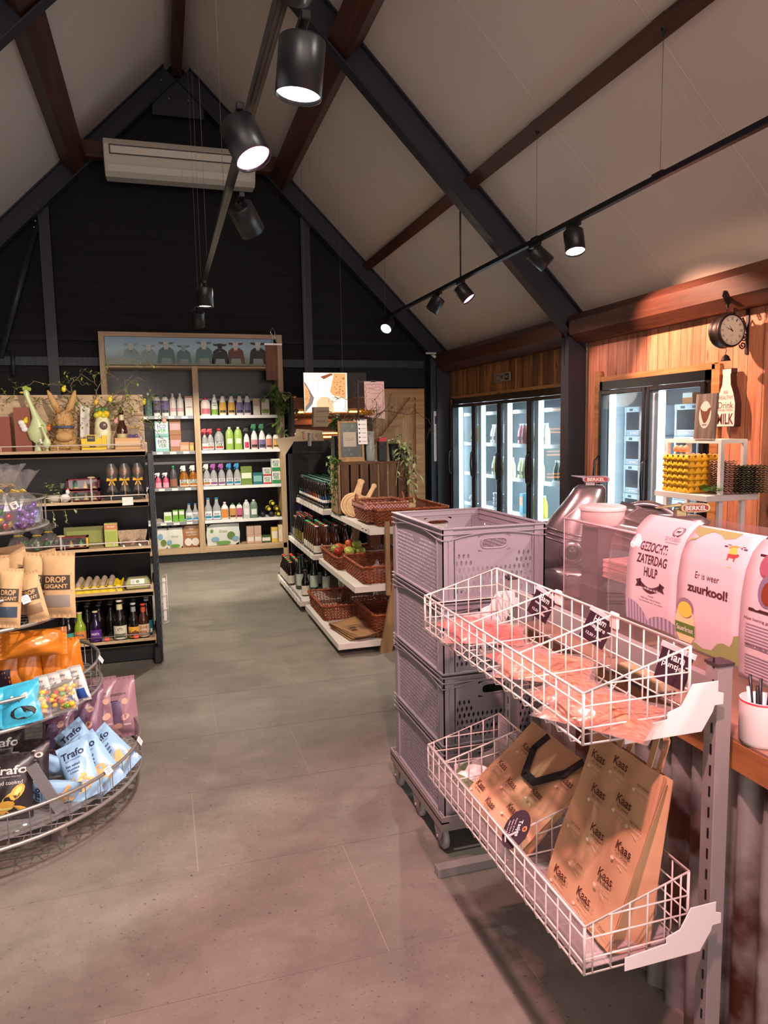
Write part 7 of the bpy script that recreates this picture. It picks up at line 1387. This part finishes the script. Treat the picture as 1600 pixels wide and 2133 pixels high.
# top shelf: files of swing bottles with coloured labels
RW_=['#3f8a6a','#4a6a9a','#4a6a9a','#c2442a','#c2442a','#d98a4a','#e0a07a','#2f6fa5']
R16=ORD+['thirteenth','fourteenth','fifteenth','sixteenth']
ROWN=['farthest','second farthest','third farthest','fourth farthest','fifth farthest','third nearest','second nearest','nearest']
for i in range(8):
    y=7.42-i*.148
    for j in range(5):
        cl=['green','blue','blue','red','red','orange','salmon','bright-blue'][i]; L=f"black {cl}-labelled bottle, {R16[15-2*i]} row from us, {ORD[j]} from aisle, top drinks shelf"
        p=(1.372+j*.074,y,.902)
        if j==0: s0=bottle('beer_bottle',p,L,.034,.24,DB,'beer',1,'#3a6a5a',(RW_[i],.18,.45,6.28,'#e9e2da'))
        else: dup(s0,p,label=L)
        q=(1.372+j*.074,y-.074,.902)
        dup(s0,q,label=L.replace(R16[15-2*i]+' row',R16[14-2*i]+' row'))
# middle shelf
def rowfile(name,x0,y,n,z,desc,dx=.078,**kw):
    for j in range(n):
        L=f"{desc}, {ORD[j]} from aisle, {'middle' if z>.3 else 'bottom'} drinks shelf"
        if j==0: s0=bottle(name,(x0,y,z),L,**kw)
        else: dup(s0,(x0+j*dx,y,z),label=L)
z=.506
for k,y in enumerate((7.4,7.32)): rowfile('beer_bottle',1.28,y,4,z,f'small white-labelled bottle, {ORD[12-k-1] if k<0 else ["thirteenth","twelfth"][k]} row from us',r=.034,h=.22,col=DB,sh='beer',sy=1,cap='#8a6a4a',lab=('#cfcfcf',.1,.45,6.28))
for k in range(5):
    b_=dict(r=.038,h=.27,col=DB,sh='beer',sy=1,cap='#8a3a2a',lab=('#e0c94a',.08,.42,6.28,'#5a4a1a')); rowfile('beer_bottle',1.28,7.22-k*.085,2,z,f"white-necked yellow-labelled beer, {ORD[10-k]} row from us",**b_)
    o=bpy.data.objects
CAN=mat('can_purple','#3a2a6a',.3,.6)
for k in range(3):
    b=MB(); b.lathe([(.028,0,chrome),(.033,.006,CAN),(.033,.112),(.028,.122,chrome)],CAN,16); o=b.build('purple_can'); o.location=(1.36+k*.085,7.46,z+.25); tag(o,f'purple drink can, {ORD[k]} from left behind the yellow-labelled beers','can','purple cans'); 
t=thing('can_stack_box',(1.44,7.46,z),'grey carton carrying the purple cans at the far end of the middle drinks shelf','box'); b=MB(); b.box(-.13,.14,-.045,.045,0,.25,cm('#55504e')); b.build('carton',t)
for k,(y,c,l) in enumerate(((6.72,'#3aa56a','#dcdcd8'),(6.63,'#3aa56a','#dcdcd8'),(6.54,'#c9584a','#cfc4b4'),(6.45,'#3aa56a','#cfc4b4'),(6.36,'#c9584a','#cfc4b4'),(6.27,'#c9c4bc','#cfc4b4'))):
    rowfile('beer_bottle',1.275,y,5,z,f"{'green' if c=='#3aa56a' else 'red' if c=='#c9584a' else 'pale'}-capped brown bottle, {ORD[5-k]} row from us",dx=.086,r=.038,h=.25,col=DB2,sh='beer',sy=1,cap=c,lab=(l,.05,.3,2.6))
# bottom shelf
z=.099
for k,(y,c) in enumerate(((7.38,'#c2442a'),(7.29,'#c2442a'),(7.20,'#5aa56a'),(7.11,'#c2442a'),(7.02,'#5aa56a'),(6.93,'#d9804a'))):
    rowfile('beer_bottle',1.14,y,4,z,f"{'red' if c=='#c2442a' else 'green' if c=='#5aa56a' else 'orange'}-capped dark bottle, {ORD[k]} row from the back",dx=.08,r=.036,h=.23,col=DB,sh='beer',sy=1,cap=c,lab=('#c9bdb0',.08,.42,2.8))
WG=mat('wine_green','#16201a',.1,spec=.8)
for k,(x,y) in enumerate(((1.19,6.72),(1.30,6.60),(1.40,6.52),(1.53,6.44),(1.24,6.84),(1.36,6.74))):
    bottle('wine_bottle',(x,y,z),f"tall dark wine bottle with grey-green label, {ORD[k]} counted from the aisle, bottom drinks shelf",.042,.31,WG,'beer',1,'#1a1a1c',('#a9b5a4',.12,.48,2.8),rz=.3)
bottle('beer_bottle',(1.185,6.42,z),'small dark bottle with beige label alone at the near aisle end, bottom drinks shelf',.037,.24,DB,'beer',1,'#3a3a3a',('#cfc4b4',.05,.4,2.6))
# upper dark header pieces and cardboard shapes above the drinks
t=thing('cardboard_display',(1.21,6.95,1.495),'cream cardboard header with red leaf print, standing on the black top of the drinks gondola','cardboard header'); CBD_=mat('cardboard_cream','#c9b494',.65)
b=MB(frame((0,0,0),(1,0,0),(0,0,1))); b.prism([(0,0),(.30,0),(.28,.10),(.03,.12)],.01,CBD_); b.prism([(-.18,.03),(.02,.05),(.0,-.0),(-.1,-.15)],.01,CBD_,tr(0,0,.01)); b.build('card',t)
b=MB(frame((0,-.012,0),(1,0,0),(0,0,1))); b.tube([(.1,.01,0),(.09,.05,0),(.1,.09,0)],.003,cm('#b5605a')); [b.ell(.016,.005,cm('#b5605a'),tr(0,0,.0),8,.1,.03+.02*k) for k in range(4)]; b.tube([(.2,.01,.0),(.18,.05,0),(.21,.1,0)],.0025,cm('#4a3a2a')); b.build('print',t)
t=thing('cardboard_boxes',(1.41,6.6,1.63),'two stacked grey-brown cardboard boxes below the bread picture','box'); b=MB(); b.box(-.07,.07,0,.08,0,.09,cm('#8f8068',.7)); b.build('lower_carton',t); b=MB(); b.box(-.065,.08,0,.08,.092,.18,cm('#8f8068',.7)); b.build('upper_carton',t); b=MB(frame((0,-.001,0),(1,0,0),(0,0,1))); b.text('PASTA',.02,cm('#4a4030'),None,0,.05,.0005,w=.08); b.text('GRANO',.02,cm('#4a4030'),None,0,.14,.0005,w=.08); b.build('print',t)
t=thing('carton_tray',(1.36,6.6,1.575),'flat pale cardboard tray under the two cardboard boxes','tray'); b=MB(); b.box(-.11,.16,-.03,.12,0,.012,cm('#a99a80',.7)); b.build('tray',t); b=MB(); b.box(-.06,-.045,0,.09,-.12,0,steel); b.build('support',t)
for k,(x,y,z_,w,h,c,nm) in enumerate(((1.50,6.45,1.36,.05,.12,'#c9a52e','small yellow and black packet'),(1.56,6.42,1.36,.05,.17,'#a5806a','pinkish brown slim packet'),(1.61,6.42,1.36,.045,.18,'#5a6a8f','blue slim packet'))):
    boxp('slim_packet',(x,y,z_),nm+' beside the picture frame above the drinks',w,.04,h,c,front=('#d9c9b0',.3,.6))
t=thing('drinks_top_board',(1.45,6.35,1.34),'short brown board carrying the slim packets','board'); b=MB(); b.box(0,.25,0,.2,0,.018,wood('bread_board','#7a4a26','#a5703f','X',1,.5,knots=False)); b.build('board',t); b=MB(); b.box(.2,.22,.1,.14,-.45,0,BACKP); b.build('support',t)
# ================= FRUIT STAND =================
OAKL=wood('oak_leg','#7a5c3c','#a58460','Z',1.0,.5,knots=False)
t=thing('fruit_stand',(0,4.86,0),'stepped stand with white boards on slanted oak legs, carrying wicker baskets','stand')
FSH=[(1.12,.092),(1.25,.493),(1.367,.90)]
for x,z in FSH: b=MB(); b.box(x,2.0,0,1.24,z-.045,z,WS); b.build('shelf_board',t,bevel=.002)
for y in (.0,1.2):
    b=MB(); 
    for s,x0,x1 in ((1,1.42,1.62),(-1,2.25,2.05)):
        dy=-.032 if y==0 else 1.242
        b.add([(x0,dy,0),(x0+.085*s,dy,0),(x1+.05*s,dy,1.0),(x1,dy,1.0),(x0,dy+.03,0),(x0+.10*s,dy+.03,0),(x1+.06*s,dy+.03,1.0),(x1,dy+.03,1.0)],[(0,1,2,3),(7,6,5,4),(0,4,5,1),(1,5,6,2),(2,6,7,3),(3,7,4,0)],OAKL)
    b.build('leg',t)
b=MB(); b.box(1.475,1.505,-.033,-.005,.42,.95,OAKL); b.build('front_post',t)
WK=mat('wicker','#8a4220',.5,bump=.15,bs=50,var=.3,vs=25); WKD=mat('wicker_dark','#5a2812',.5)
def wicker(name,loc,w,l,h,label,rows=None,rim=.010,m=WK,rz=0,low_front=0,cat='wicker basket',group='wicker baskets on the fruit stand',splay=.015):
    t=thing(name,loc,label,cat,group,rz=rz); rows=rows or max(4,int(h/.011)); 
    def per(z,off,n):
        W2=w/2+splay*z/h; L2=l/2+splay*z/h; out=[]; r=.03
        segs=[((W2-r,-L2),( W2-r,-L2))]
        P=[]
        for cx,cy,a0 in ((W2-r,-L2+r,-PI/2),(W2-r,L2-r,0),(-W2+r,L2-r,PI/2),(-W2+r,-L2+r,PI)):
            for k in range(5): a=a0+PI/2*k/4; P.append(Vector((cx+r*math.cos(a),cy+r*math.sin(a),0)))
        # resample
        P.append(P[0]); d=[0]
        for a,c in zip(P,P[1:]): d.append(d[-1]+(c-a).length)
        tot=d[-1]; j=0
        for k in range(n):
            s_=tot*k/n
            while d[j+1]<s_: j+=1
            q=(s_-d[j])/max(1e-9,d[j+1]-d[j]); p=P[j].lerp(P[j+1],q); tg=(P[j+1]-P[j]).normalized(); nn=Vector((tg.y,-tg.x,0)); out.append((p,nn))
        return out
    ns=int(2*(w+l)/.028)//2*2+1
    b=MB()
    for r_ in range(rows):
        z=.006+(h-.012)*r_/(rows-1); base=per(z,0,ns*2); ph=r_%2
        pts=[(p.x+nn.x*.004*(1 if ((k//2)+ph)%2 else -1)*(1 if k%2==0 else 0),p.y+nn.y*.004*(1 if ((k//2)+ph)%2 else -1)*(1 if k%2==0 else 0),z) for k,(p,nn) in enumerate(base)]
        b.tube(pts,.0036,m,4,closed=True)
    b.build('woven_wall',t)
    b=MB(); bs=per(0,0,ns); tp=per(h,0,ns)
    for (p,_),(q,_) in zip(bs,tp): b.tube([(p.x,p.y,0),(q.x,q.y,h)],.003,WKD,4)
    b.build('stakes',t)
    b=MB(); rp=per(h,0,ns*3); b.tube([(p.x+nn.x*.003*math.sin(k*1.3),p.y+nn.y*.003*math.sin(k*1.3),h+.003*math.cos(k*1.3)) for k,(p,nn) in enumerate(rp)],rim,m,6,closed=True); b.build('rim',t)
    b=MB(); n=int(w/.022); [b.tube([(-w/2+.01+k*(w-.02)/n,-l/2+.01,.006),(-w/2+.01+k*(w-.02)/n,l/2-.01,.006)],.005,m,4) for k in range(n+1)]; [b.tube([(-w/2+.01,y,.003),(w/2-.01,y,.003)],.005,m,4) for y in [-l/2+.05+k*.09 for k in range(int((l-.06)/.09)+1)]]; b.build('base_slats',t)
    return t
wicker('wicker_basket',(1.56,5.77,.495),.56,.56,.10,'wicker basket with apples at the far half of the middle fruit shelf')
wicker('wicker_basket',(1.60,5.17,.495),.54,.54,.125,'wicker basket with bagged vegetables at the near half of the middle fruit shelf')
wicker('wicker_basket',(1.46,5.78,.094),.60,.58,.12,'empty wicker basket at the far half of the lowest fruit shelf')
wicker('wicker_basket',(1.66,5.18,.094),.50,.56,.17,'deep empty wicker basket at the near half of the lowest fruit shelf')
wicker('wicker_basket',(1.72,5.30,.902),.52,.75,.12,'large flat wicker basket at the right of the top fruit shelf')
wicker('gingham_basket',(1.55,5.22,.92),.30,.34,.14,'small wicker basket lined with red checked cloth on the top fruit shelf',m=mat('wicker_pink','#9a5a40',.55),cat='basket',group=None)
def ging():
    m=bpy.data.materials.new('gingham'); m.use_nodes=True; N=m.node_tree.nodes; L=m.node_tree.links; b=N['Principled BSDF']; tc=N.new('ShaderNodeTexCoord'); ck=N.new('ShaderNodeTexChecker'); ck.inputs['Scale'].default_value=85; ck.inputs[1].default_value=lin('#9a3f42'); ck.inputs[2].default_value=lin('#cfa79e'); L.new(tc.outputs['Object'],ck.inputs[0]); L.new(ck.outputs[0],b.inputs[0]); b.inputs['Roughness'].default_value=.9; return m
t=thing('checked_cloth',(1.55,5.22,.92),'red and white checked cloth folded over the rim of the small basket','cloth'); b=MB()
GH=ging(); w2,l2=.168,.188
for (x0,y0,x1,y1) in ((-w2,-l2,w2,-l2),(w2,-l2,w2,l2),(w2,l2,-w2,l2),(-w2,l2,-w2,-l2)):
    b.grid(lambda u,v:(x0+(x1-x0)*u,y0+(y1-y0)*u,.095+.055*v+.003*math.sin(30*u)),24,4,GH)
b.build('cloth',t,solid=.004); 
b=MB(); [b.tube([(.17*s,-.05+.1*q,.14) if q in (0,1) else (.18*s,-.05+.1*q,.14+.06*math.sin(PI*q)) for q in [i/8 for i in range(9)]],.006,mat('wicker_pink','#9a5a40',.55),6) for s in (-1,1)]; o=b.build('basket_handle'); o.parent=t
for i,(x,y) in enumerate(((1.80,5.42),(1.85,5.36),(1.77,5.33),(1.83,5.47),(1.88,5.43))):
    b=MB(); b.ball((0,0,.03),.034,cm('#c9a984',.6),10,7,(1.15,.9,.85),jit=.1,seed=i); b.tube([(.02,0,.05),(.035,.01,.075)],.008,cm('#c9a984',.6),5); o=b.build('garlic_bulb'); o.location=(x,y,.915+.035*(i>2)); tag(o,f"pale garlic bulb, {['left front','right front','leftmost','top left','top right'][i]} of the small heap in the top basket",'garlic','garlic bulbs')
b=MB(); b.grid(lambda u,v:(1.30+.5*u,5.52+.5*v,.545+.004*math.sin(20*u)),6,6,mat('crate_liner','#6a3a24',.8)); o=b.build('basket_liner'); tag(o,'brown paper liner carrying the apples in the far middle basket','liner')
AP=[('#8f9a4a',.0,.0,0),('#b5452c',.085,.02,0),('#c2603a',.04,.075,0),('#a5382c',.0,-.085,0),('#a9ad4e',.07,-.08,0),('#9fb04a',.13,-.05,0),('#b0b85a',.14,-.13,0),('#b5452c',.16,.04,0),('#a9b04e',.06,-.15,0),('#c2603a',.09,-.03,.05),('#aab552',.12,-.1,.055)]
for i,(c,dx,dy,dz) in enumerate(AP):
    t=thing('apple',(1.36+dx*1.3,5.93+dy*1.3,.555+dz),f"{'red' if c[1] in 'bc' and c!='#b0b85a' or c=='#a5382c' else 'green'} apple, {ORD[i]} counted from the aisle corner of the apple basket",'apple','apples in the wicker basket')
    b=MB(); b.lathe([(.004,.010),(.022,.002),(.036,.018),(.040,.038),(.034,.058),(.018,.068),(.003,.060)],mat('apple_'+c.strip('#'),c,.3,var=.25,vs=18),14,caps=False); b.build('flesh',t); b=MB(); b.tube([(0,0,.058),(.003,0,.075)],.0015,BRM,4); b.build('stem',t)
for i,(x,y,c,s) in enumerate(((1.50,5.06,'#8a6a78',.05),(1.64,5.07,'#9a7050',.075),(1.78,5.12,'#c9bdb4',.05))):
    t=thing('vegetable_bag',(x,y,.51),['left clear bag of purple onions in the near middle basket','big clear bag of brown potatoes in the near middle basket','pale bag of produce at the right of the near middle basket'][i],'bag of vegetables'); b=MB(); rd=random.Random(i)
    for k in range(9): b.ball((rd.uniform(-s,s),rd.uniform(-.04,.04),.03+rd.uniform(0,.03)),.028,cm(c,.6),8,6,jit=.08,seed=k)
    tag(b.build('vegetables',t),None,None,kind='stuff'); b=MB(); pillow(b,s*3,.16,.10,CELLO,i+9,wr=.3); b.build('clear_bag',t)
t=thing('paper_bag_pile',(1.30,5.12,.096),'pile of folded brown printed paper bags on the near corner of the lowest fruit shelf','paper bags',rz=.25)
KB2=mat('kraft_flat','#8f6a44',.7,var=.06,vs=15)
for k in range(5): b=MB(tr(.004*k,-.01*k,.008+.009*k)@rot('Z',.05*(k-2))@rot('X',.03)); b.grid(lambda u,v:((u-.5)*.24,(v-.5)*.42,.006*math.sin(4*u+k)+.012*(v-.5)**2),8,8,KB2); o=b.build('folded_bag',t,solid=.003)
b=MB(tr(.0,-.05,.058)@rot('X',.03)); KP=cm('#3a2a1e',.6); b.rect(.16,.012,KP,None,.0,.02); b.rect(.05,.04,KP,None,-.05,-.03); [b.rect(.08,.006,KP,None,.04,-.01-.015*k) for k in range(5)]; b.build('print',t)
# cutting boards
CBW=wood('cutting_board','#b58a5c','#d9b384','Z',1.0,.5,knots=False)
def cboard(loc,label,U,V,s=1,nf=''):
    t=thing('cutting_board',loc,label,'cutting board','wooden serving boards'); T=frame((0,0,0),U,V)
    pts=[(.11*s*math.cos(a),.115*s+.115*s*math.sin(a)) for a in [-PI/2+.0+2*PI*i/28 for i in range(28)] if not (PI/2-.22<(a%(2*PI))<PI/2+.22)]
    out=[]; 
    for p in pts:
        out.append(p)
    # insert the handle between the two points nearest the top
    k=max(range(len(out)),key=lambda i:out[i][1]); k=min(i for i in range(len(out)) if out[i][1]>.22*s)
    out=out[:k+1]+[(.022*s,.25*s),(.02*s,.33*s),(.028*s,.355*s),(.012*s,.372*s),(-.012*s,.372*s),(-.028*s,.355*s),(-.02*s,.33*s),(-.022*s,.25*s)]+out[k+1:]
    b=MB(T); b.prism(out,.016,CBW); b.build('board',t,bevel=.003); b=MB(T@tr(0,.115*s,.0165)); b.tube([(.092*s*math.cos(a),.096*s*math.sin(a),0) for a in [2*PI*i/30 for i in range(30)]],.0014,cm('#7a5230',.6),4,closed=True); b.build('groove',t); return t
cboard((1.44,5.46,.905),'front pale wooden serving board with handle leaning right, top fruit shelf',(.75,-.6,-.4),(.45,.1,.85),.82)
cboard((1.42,5.54,.905),'second pale wooden board behind the front one',(.85,-.5,-.2),(.25,.25,.93),.85); cboard((1.405,5.61,.905),'third pale wooden board leaning at the back of the boards',(.85,-.5,-.25),(.3,.3,.9),.88)
for k,(x,y) in enumerate(((1.36,4.95),(1.36,5.04))):
    b=MB(); b.box(-.002,0,-.03,.03,-.02,.012,paperw); b.box(-.0025,-.002,-.02,.02,-.01,.0,ink); o=b.build('shelf_price_label'); o.location=(1.3665-.0,4.95+k*.09,.885); tag(o,['white price label at the near corner of the top fruit shelf edge','second white price label on the top fruit shelf edge'][k],'label')
t=thing('wooden_apple_crate',(1.37,5.73,.903),'dark wooden slatted apple crate standing upright at the back of the top fruit shelf','wooden crate'); CW=wood('crate_wood','#3a2416','#6a4830','Z',1.2,.7,knots=False); CW2=wood('crate_wood_light','#7a5c40','#a08060','Z',1.2,.7,knots=False)
b=MB(); 
for k in range(7): b.box(.01+k*.082,.075+k*.082,0,.012,0,.41,CW)
b.build('front_slats',t); b=MB(); b.box(-.015,.59,0,.28,.41,.43,CW); b.box(-.015,.59,0,.28,0,.012,CW); b.build('top_board',t,bevel=.002); b=MB(); b.box(-.015,.0,-.01,.28,0.012,.41,CW2); b.build('end_board',t); b=MB(); b.box(.575,.59,-.01,.28,.012,.41,CW); b.build('end_board',t)
t=thing('framed_notice',(1.38,5.78,1.335),'pale wooden frame with a dark leafy picture and cream notice, on the apple crate','picture frame',rx=-.08); FW=wood('frame_wood','#8a6238','#b58a58','Z',1.5,.5,knots=False)
b=MB(); b.box(0,.215,0,.03,0,.04,FW); b.box(0,.018,0,.02,.04,.335,FW); b.box(.197,.215,0,.02,.04,.335,FW); b.box(.018,.197,0,.02,.32,.335,FW); b.build('frame',t,bevel=.002)
b=MB(frame((0,.008,0),(1,0,0),(0,0,1))); b.rect(.18,.28,cm('#20241e',.3),None,.1075,.18); rd=random.Random(8); [b.ell(rd.uniform(.01,.02),rd.uniform(.004,.008),cm(rd.choice(['#3f5a3a','#5f7a58','#2c3a2a'])),tr(0,0,.0006+.0001*k)@tr(rd.uniform(.03,.18),rd.choice([rd.uniform(.05,.11),rd.uniform(.25,.31)]),0)@rot('Z',rd.uniform(0,3)),8) for k in range(26)]; b.rect(.11,.12,cm('#b9ac9a',.6),tr(0,0,.004),.095,.185); b.text('BESTEL UW',.009,cm('#5a5048'),None,.095,.195,.0048,w=.07); b.text('GROENTEN',.009,cm('#5a5048'),None,.095,.18,.0048,w=.07); b.build('picture',t)
b=MB(frame((.165,-.006,.145),(1,0,0),(0,0,1))); b.rect(.08,.205,paper,None,.04,.1); [b.ell(.007,.007,ink,tr(0,0,.0006),10,.014,.02+.035*k) for k in range(6)]; [b.rect(.04,.003,ink,tr(0,0,.0006),.05,.02+.035*k) for k in range(6)]; b.box(.0,.06,.2,.212,0,.006,blk); b.build('clipped_list',t)
VG=mat('vase_glass','#c4c9c6',.05,alpha=.35,spec=.8)
t=thing('glass_vase',(1.66,5.82,1.335),'clear glass vase holding bare curly branches, on the apple crate','vase'); b=MB(); b.lathe([(.03,0),(.035,.01),(.038,.1),(.03,.17),(.034,.25)],VG,18,caps=False); b.build('vase',t,solid=.003)
t=thing('curly_branches',(1.66,5.82,1.345),'bare curly branches spreading from the glass vase towards the right','branches'); rd=random.Random(33); b=MB(); b2=MB(); BRM2=mat('branch_dark','#4a3426',.7); BRM_=BRM; BRM=BRM2
for P in ([(0,0,0),(.02,0,.15),(-.01,0,.27),(.04,0,.36),(.12,0,.41),(.24,0,.39),(.32,0,.37),(.42,0,.38),(.5,-.02,.33),(.54,-.03,.25),(.55,-.03,.18)],[(0,0,0),(-.02,0,.2),(.0,0,.34),(-.04,0,.45),(-.1,0,.52),(-.08,0,.60)],[(.01,0,.0),(.0,0,.25),(.06,0,.38),(.05,0,.5),(.12,0,.58)],[(0,0,.1),(-.03,0,.28),(-.14,0,.36),(-.22,0,.42),(-.2,0,.5)],[(.0,0,.1),(.03,0,.33),(.15,0,.44),(.2,0,.56)],[(-.04,0,.4),(-.16,0,.5),(-.3,0,.52)]): twig(P,.0045,0)
b.build('branches',t); BRM=BRM_
b=MB(); b.box(-.035,.035,-.03,.03,0,.16,blk); b.box(-.03,.03,-.028,.028,.16,.195,cm('#b5303c',.4)); o=b.build('red_capped_bottle'); o.location=(1.765,5.84,1.335); tag(o,'dark square bottle with bright red cap beside the vase','bottle')
def plant(name,loc,label,potc,leaves,vines,ml,lw,seed,potr=.05,poth=.1,variegated=False):
    t=thing(name,loc,label,'plant'); rd=random.Random(seed); b=MB(); b.lathe([(potr*.75,0),(potr,poth),(potr*.92,poth),(potr*.9,poth*.9),(.0001,poth*.88)],cm(potc,.4),16,caps=False); b.build('pot',t)
    b=MB()
    for i in range(leaves):
        a=rd.uniform(0,6.28); e=rd.uniform(.1,1); d=Vector((math.cos(a),math.sin(a)*.7,e)); p=Vector((0,0,poth))+d*rd.uniform(.03,.10); b.tube([(0,0,poth*.9),p],.0018,LV1,4); leaf(b,p,d+Vector((0,0,-.5)),(0,0,1),lw*rd.uniform(.8,1.3),lw*.62,rd.choice(ml),.3)
    for p1,n,l in vines: vine(b,(rd.uniform(-.03,.03),-.02,poth),p1,n,l,l*.55,rd.choice(ml),rd,-.06)
    b.build('foliage',t); return t
plant('pothos_plant',(1.50,6.13,1.55),'bushy green pothos plant above the picture frame','#2a2422',34,[((-.14,-.06,-.1),10,.06),((-.05,-.1,-.12),9,.07),((.12,-.04,.22),6,.06)],[LV1,LV3,LV3],.09,5,.06,.09)
t=thing('plant_ledge',(1.41,6.07,1.33),'dark block carrying the pothos plant behind the frame','block'); b=MB(); b.box(0,.2,0,.12,-.42,.218,BACKP); b.build('block',t)
plant('small_potted_plant',(1.86,5.82,1.335),'small plant in a tall black pot beside the vase','#121214',12,[],[LV1,LV2],.055,6,.045,.14)
plant('variegated_hoya',(1.93,5.79,1.335),'cream-edged trailing hoya hanging over the right end of the apple crate','#3a2a22',16,[((.06,-.12,-.30),16,.07),((.0,-.13,-.24),12,.07),((.09,-.12,-.12),12,.07),((-.10,-.14,-.20),10,.06),((.10,-.1,-.34),12,.065),((.03,-.1,.02),12,.06)],[LV2,LV2,LV1],.06,7,.05,.09)
t=thing('trailing_fern',(1.345,5.83,1.33),'dense dark green trailing plant hanging down the left side of the apple crate','plant'); rd=random.Random(12); b=MB()
for k in range(7): vine(b,(rd.uniform(-.01,.03),-.05,.02),(-.035+rd.uniform(-.03,.03),-.07,-.40+.05*k),26,.034,.024,LV1 if k%2 else LV3,rd,-.03)
for k in range(3): vine(b,(.02,-.05,.02),(-.07,-.06,.05-.06*k),14,.034,.024,LV1,rd,-.02)
b.build('foliage',t)
t=thing('gold_tinsel_plant',(1.66,5.93,1.74),'small gold tinsel bundle glowing above the pothos','ornament'); rd=random.Random(2); b=MB(); GT=mat('gold_tinsel','#e0a030',.2,.8); [b.tube([(rd.uniform(-.07,.07),0,rd.uniform(-.015,.015)),(rd.uniform(-.08,.08),rd.uniform(-.02,.02),rd.uniform(-.025,.025))],.0018,GT,4) for _ in range(90)]; b.build('tinsel',t); b=MB(); b.tube([(0,0.0,-.41),(0,0,0)],.003,blk,5); b.build('stick',t)
t=thing('pink_drawing_poster',(1.73,5.95,1.335),'pale pink poster with a wavy border and pan drawing, clipped on a black stand','poster'); b=MB(); b.box(-.135,-.12,.02,.035,0,.68,blk); b.box(-.135,.02,.01,.02,.655,.67,blk); b.build('stand_pole',t)
b=MB(frame((0,0,0),(1,0,0),(0,0,1))); b.prism([(-.075,.37),(.10,.35),(.095,.665),(-.08,.665)],.001,mat('poster_rose','#d9b3ae',.6)); b.build('sheet',t)
b=MB(frame((0,-.0015,0),(1,0,0),(0,0,1))); lp=[]
for k in range(80):
    q=k/80*4; s_=int(q); f=q-s_; x,y=[(-.065+.15*f,.64),(.085,.64-.25*f),(.085-.15*f,.39),(-.065,.39+.25*f)][s_]; lp.append((x+(.006*math.sin(k*1.57) if s_%2 else 0),y+(.006*math.sin(k*1.57) if not s_%2 else 0),0))
b.tube(lp,.0012,DKP,4,closed=True); b.tube([(-.045,.605,0),(.0,.60,0),(.02,.59,0),(.055,.59,0),(.065,.605,0),(.055,.62,0),(.02,.62,0),(0,.608,0),(-.045,.61,0)],.0011,DKP,4); b.text('Kom jij ook',.008,DKP,None,.02,.565,.0005,w=.07); b.text('proeven bij ons',.008,DKP,None,.0,.52,.0005,w=.08); b.tube([(-.03,.58,0),(-.05,.575,0),(-.035,.57,0)],.001,DKP,4); b.tube([(.07,.52,0),(.045,.52,0),(.055,.527,0)],.001,DKP,4); b.tube([(-.02,.42,0),(.0,.47,0),(.04,.47,0),(.06,.42,0),(-.02,.42,0)],.0011,DKP,4); b.build('drawing',t); b=MB(); b.box(-.02,.02,-.005,.01,.66,.675,blk); b.build('clip',t)
# fixtures of produce under the top board
for k in range(3):
    b=MB(); b.box(0,.09,0,.1,0,.13,cm(['#7a4a30','#8a6a4a','#6a3f2c'][k],.6)); o=b.build('brown_jar_box'); o.location=(1.62+k*.12,5.75,.505+.12); tag(o,f'brown box in the shade under the top fruit board, {ORD[k]} from left','box')
